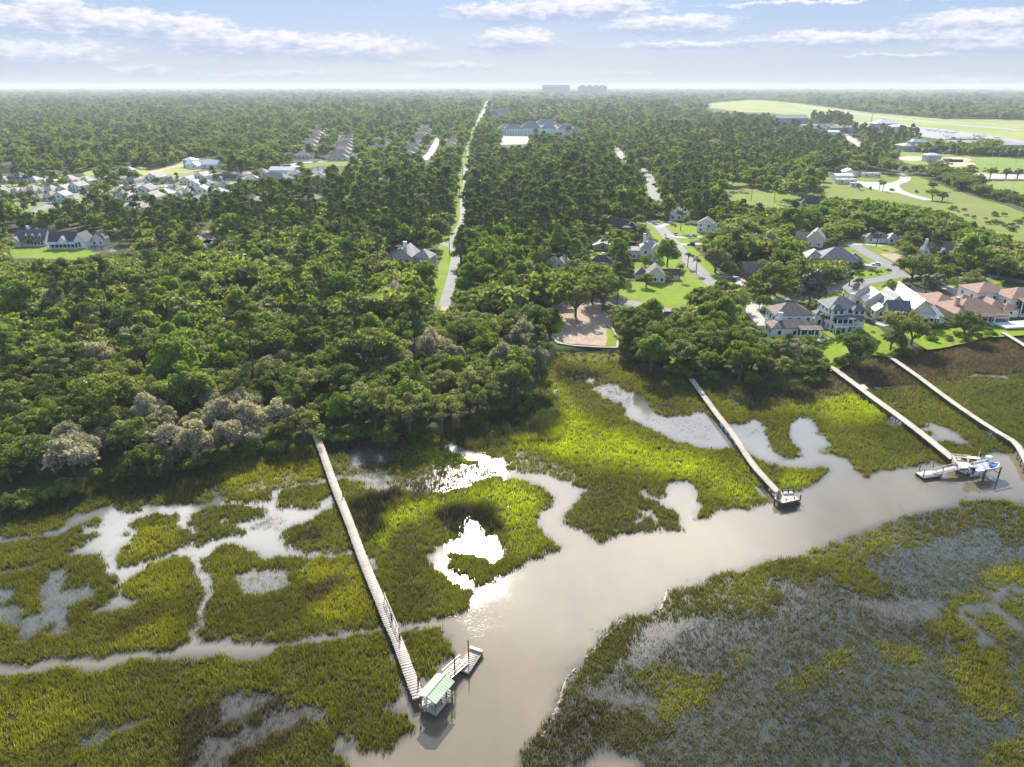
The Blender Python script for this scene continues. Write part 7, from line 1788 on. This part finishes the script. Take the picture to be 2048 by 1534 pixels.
# shore shrubs
sh = []
def shrubs(poly_px, n, s0, s1, label, group, kind='shrub', z=None):
    us = [p[0] for p in poly_px]; vs_ = [p[1] for p in poly_px]; k = 0; tries = 0; got = []
    M_ = np.zeros((RH, RW), np.float32); fill(M_, poly_px, 1)
    while k < n and tries < n * 30:
        tries += 1
        u, v = rr_.uniform(min(us), max(us)), rr_.uniform(min(vs_), max(vs_))
        if M_[min(int(v / 2), RH - 1), min(max(int(u / 2 + PADX / 2), 0), RW - 1)] < .5: continue
        p = P(u, v, GZ if z is None else z)
        if any((p.x - a) ** 2 + (p.y - b_) ** 2 < (c * .8) ** 2 for a, b_, c in HOUSE_FP): continue
        got.append((u, p.x, p.y)); k += 1
    for q_, (u, x, y) in enumerate(sorted(got)): tree(kind, x, y, rr_.uniform(s0, s1), '%s, %s from the left' % (label, nth(q_ + 1)), group, z=z, sz=rr_.uniform(.7, 1.1))
shrubs([(930, 850), (990, 818), (1060, 790), (1100, 800), (1110, 845), (1060, 850), (960, 880)], 26, .35, .8, 'yellow-green marsh shrub between wood and creek', 'marsh shrubs by the wood corner', z=.1)
shrubs([(640, 868), (760, 858), (870, 862), (890, 885), (740, 885), (650, 885)], 20, .4, .9, 'low bright shrub beside the root of the longest dock', 'shrubs along the wood edge')
shrubs([(0, 1010), (200, 945), (560, 885), (560, 900), (200, 965), (0, 1035)], 34, .5, 1.1, 'dark shrub at the foot of the left wood along the marsh', 'shrubs at the foot of the left wood')
shrubs([(1110, 698), (1240, 700), (1250, 715), (1180, 716), (1112, 712)], 14, .2, .4, 'pale tuft of reeds below the bulkhead', 'reed tufts below the bulkhead')
shrubs([(1640, 690), (1690, 700), (1760, 706), (1840, 700), (1850, 712), (1700, 728), (1650, 745)], 22, .35, .8, 'green shrub on the bank below the waterfront lawns', 'shrubs on the waterfront bank')
shrubs([(1840, 640), (1880, 640), (1990, 655), (1990, 672), (1900, 690), (1850, 690)], 26, .4, .95, 'leafy shrub around the tan house', 'shrubs around the tan house')
shrubs([(1260, 720), (1640, 742), (1640, 770), (1440, 772), (1300, 745)], 30, .5, 1.1, 'dark shrub under the shore oaks', 'shrubs under the shore oaks')
shrubs([(1650, 548), (1790, 538), (1785, 548), (1655, 560)], 22, .3, .55, 'clipped hedge shrub in front of the grey hipped house', 'hedge shrubs by the grey hipped house')
shrubs([(1630, 600), (1660, 620), (1650, 690), (1630, 680)], 10, .3, .6, 'garden shrub between the two white houses', 'garden shrubs between the white houses')
shrubs([(1330, 470), (1400, 475), (1410, 500), (1400, 520), (1330, 500)], 8, .25, .5, 'garden shrub beside the lane driveways', 'garden shrubs by the lane')
shrubs([(1880, 410), (2048, 436), (2048, 470), (1900, 425)], 26, .4, 1.0, 'scattered meadow bush on the rough grass', 'bushes in the meadow')
shrubs([(1100, 600), (1112, 600), (1110, 680), (1095, 670)], 14, .5, 1.0, 'shrub on the left edge of the dirt lot', 'shrubs on the left edge of the dirt lot')
shrubs([(1242, 660), (1262, 660), (1270, 720), (1246, 712)], 12, .5, 1.0, 'shrub right of the bulkhead', 'shrubs right of the bulkhead')
sub_ = []
for q_ in range(70):
    v = rr_.choice([372, 378, 394, 400, 410, 385]) + rr_.uniform(-5, 5); u = rr_.uniform(-20, 465)
    sub_.append((u, v, rr_.choice(['oak', 'bright', 'palm', 'shrub', 'pine'])))
for q_, (u, v, kd) in enumerate(sorted(sub_)):
    p = P(u, v, GZ)
    tree(kd, p.x, p.y, rr_.uniform(.55, .95) if kd in ('palm', 'shrub', 'pine') else rr_.uniform(.45, .8), 'small garden %s among the left subdivision houses, %s from the left' % ({'oak': 'oak', 'bright': 'light-green tree', 'palm': 'palm', 'shrub': 'bush', 'pine': 'pine'}[kd], nth(q_ + 1)), 'garden trees in the left subdivision', nm='garden_tree')
# tree belt between meadow and playing field
BELTT = [(1866, 345), (1880, 360), (1905, 370), (1935, 378), (1965, 388), (2000, 398), (2040, 406), (2100, 418), (2200, 440)]
k_ = 0
for a, b_ in zip(BELTT[:-1], BELTT[1:]):
    for q in range(12):
        s_ = (q + rr_.random()) / 12
        p = P(a[0] + (b_[0] - a[0]) * s_, a[1] + (b_[1] - a[1]) * s_ + rr_.uniform(-8, 5), GZ)
        k_ += 1; tree('oak', p.x, p.y, rr_.uniform(.8, 1.35) * (.6 if a[0] > 1960 else 1), 'dark bushy tree, %s along the belt between meadow and playing field' % nth(k_), 'tree belt below the parking strip', sz=.9, nm='bushy_tree')
# dark pine grove by the airfield, trees before the hangars
def scat(poly, step, kinds, s0, s1, out, clear=True):
    us = [p[0] for p in poly]; vs_ = [p[1] for p in poly]
    M_ = np.zeros((RH, RW), np.float32); fill(M_, poly, 1)
    c_ = [P(min(us), max(vs_), GZ), P(max(us), max(vs_), GZ), P(min(us), min(vs_), GZ), P(max(us), min(vs_), GZ)]
    x0, x1 = min(p.x for p in c_), max(p.x for p in c_); y0, y1 = c_[0].y, c_[2].y
    yy = y0
    while yy < y1:
        xx = x0
        while xx < x1:
            x, y = xx + rr_.uniform(-.4, .4) * step, yy + rr_.uniform(-.4, .4) * step
            xx += step
            i, j, u, v = px_of(x, y)
            if M_[j, i] < .5: continue
            s_ = rr_.uniform(s0, s1); kd = rr_.choice(kinds)
            out.append((x, y, s_, kd))
        yy += step
extra = []
scat([(1618, 248), (1630, 243), (1680, 244), (1706, 252), (1700, 258), (1640, 258)], 13, ['pine', 'pine', 'oak'], 1.1, 1.5, extra)
scat([(1700, 276), (1720, 268), (1790, 274), (1830, 280), (1840, 292), (1800, 300), (1740, 292), (1712, 282)], 12, ['pine', 'oak', 'oak'], .9, 1.3, extra)
scat([(1840, 300), (1900, 292), (1990, 298), (2060, 312), (2300, 330), (2300, 338), (2060, 318), (1900, 309), (1840, 308)], 9, ['oak', 'oak', 'bright'], .8, 1.3, extra)
scat([(1955, 298), (1990, 300), (1990, 312), (1950, 308)], 8, ['oak'], 1.4, 1.8, extra)
scat([(1790, 348), (1870, 345), (1868, 362), (1850, 352), (1815, 350)], 7, ['oak', 'bright'], .6, 1.0, extra)
# ---- everything farther: one canopy object made of instances of the same trees
far = [(x, y, s_, s_, kd) for (x, y, s_, kd) in stuffed + extra]
rf_ = np.random.default_rng(77)
def far_ring(y0, y1, step, sc, flat):
    n = int((y1 - y0) * (y0 + y1) * .80 / (step * step))
    yy = np.sqrt(rf_.uniform(y0 * y0, y1 * y1, n)); xx = rf_.uniform(-1, 1, n) * (yy * .79 + 30)
    hn_ = vnoise(xx, yy, 160, 3)
    u, v = proj(xx, yy, GZ)
    i = np.clip((u / 2 + PADX / 2).astype(int), 0, RW - 1); j = np.clip((v / 2).astype(int), 0, RH - 1)
    cl = NB[j, i]; op = OPEN[j, i]; pn = PINE[j, i]; br = BRZONE[j, i]; rnd = rf_.random(n)
    hgt = 13.5 * sc * flat
    for h_ in (.4, .8, 1.0):
        u2, v2 = proj(xx, yy, GZ + hgt * h_)
        i2 = np.clip((u2 / 2 + PADX / 2).astype(int), 0, RW - 1); j2 = np.clip((v2 / 2).astype(int), 0, RH - 1)
        cl = cl | CLB[j2, i2]
    ok = ~cl & (rnd > op)
    out = []
    for x, y, p_, b_, h_ in zip(xx[ok], yy[ok], pn[ok], br[ok], hn_[ok]):
        q = rf_.random()
        if p_ > .5: kd = 'pine' if q < .4 else 'oak' if q < .8 else 'bright'
        elif b_ > q: kd = 'bright'
        else: kd = 'oak' if q < .5 + (h_ - .5) * 2 else ('bright' if q < .80 else 'pine')
        s_ = sc * rf_.uniform(.75, 1.25)
        out.append((x, y, s_, s_ * flat * rf_.uniform(.85, 1.2) * (1 + (h_ - .5) * .9) * (.72 if kd == 'pine' else 1), kd))
    return out
far += far_ring(560, 1000, 7.2, 1.05, 1.0)
far += far_ring(1000, 1800, 9.5, 1.3, .95)
far += far_ring(1800, 3600, 17, 2.3, .72)
far += far_ring(3600, 8000, 38, 5.0, .40)
far += far_ring(8000, 21000, 110, 14, .17)
far = [f_ for f_ in far]
print('far trees', len(far))
KI = {'oak': 0, 'pine': 1, 'bright': 2}
hs = {}
srcs = []
for kd in ('oak', 'pine', 'bright'):
    for q, me in enumerate(LOD[kd]):
        o = bpy.data.objects.new('far_' + kd, me)
        hs[(kd, q)] = len(srcs); srcs.append(o)
def canopy(name, pts, label):
    me = bpy.data.meshes.new(name)
    co = np.array([(p[0], p[1], GZ - .4 * p[3]) for p in pts], np.float32)
    me.vertices.add(len(co)); me.vertices.foreach_set('co', co.ravel())
    ids = np.array([hs[(p[4] if p[4] in KI else 'oak', rf_.integers(len(LOD[p[4] if p[4] in KI else 'oak'])))] for p in pts], np.int32)
    a = me.attributes.new('kind_id', 'INT', 'POINT'); a.data.foreach_set('value', ids)
    a = me.attributes.new('size', 'FLOAT_VECTOR', 'POINT'); a.data.foreach_set('vector', np.array([(p[2], p[2], p[3]) for p in pts], np.float32).ravel())
    a = me.attributes.new('turn', 'FLOAT_VECTOR', 'POINT'); a.data.foreach_set('vector', np.array([(0, 0, rf_.uniform(0, 6.28)) for p in pts], np.float32).ravel())
    o = bpy.data.objects.new(name, me); COL.objects.link(o)
    tag(o, label, kind='stuff')
    ng = bpy.data.node_groups.new(name + '_nodes', 'GeometryNodeTree')
    ng.interface.new_socket('Geometry', in_out='INPUT', socket_type='NodeSocketGeometry'); ng.interface.new_socket('Geometry', in_out='OUTPUT', socket_type='NodeSocketGeometry')
    t = NT(ng)
    gi = t.n('NodeGroupInput'); go = t.n('NodeGroupOutput')
    j = t.n('GeometryNodeJoinGeometry')
    for s_ in reversed(srcs):
        oi = t.n('GeometryNodeObjectInfo', ins={'Object': s_, 'As Instance': True}); ng.links.new(oi.outputs['Geometry'], j.inputs[0])
    at = lambda n_, ty: t.n('GeometryNodeInputNamedAttribute', data_type=ty, ins={0: n_}).outputs[0]
    mp = t.n('GeometryNodeMeshToPoints', ins={0: gi.outputs[0]})
    rt = t.n('FunctionNodeEulerToRotation', ins={0: at('turn', 'FLOAT_VECTOR')})
    ip = t.n('GeometryNodeInstanceOnPoints', ins={'Points': mp.outputs[0], 'Instance': j.outputs[0], 'Pick Instance': True, 'Instance Index': at('kind_id', 'INT'), 'Rotation': rt.outputs[0], 'Scale': at('size', 'FLOAT_VECTOR')})
    ng.links.new(ip.outputs[0], go.inputs[0])
    md = o.modifiers.new('trees', 'NODES'); md.node_group = ng
    return o
canopy('far_woods', far, 'endless mixed forest canopy of oaks and pines stretching from the subdivision to the horizon')

# ------------------------------------------------------------------ haze
mh = bpy.data.materials.new('haze'); mh.use_nodes = True
t = NT(mh.node_tree); mh.node_tree.nodes.clear()
pv = t.n('ShaderNodeVolumePrincipled', ins={'Color': (.82, .90, .945, 1), 'Density': .00011, 'Anisotropy': 0.0})
t.n('ShaderNodeOutputMaterial', ins={'Volume': pv.outputs[0]})
hz = MB().box((0, 10800, 50), (60000, 23600, 108)).build('haze', mh)
tag(hz, 'thin blue air over the whole plain', kind='stuff')
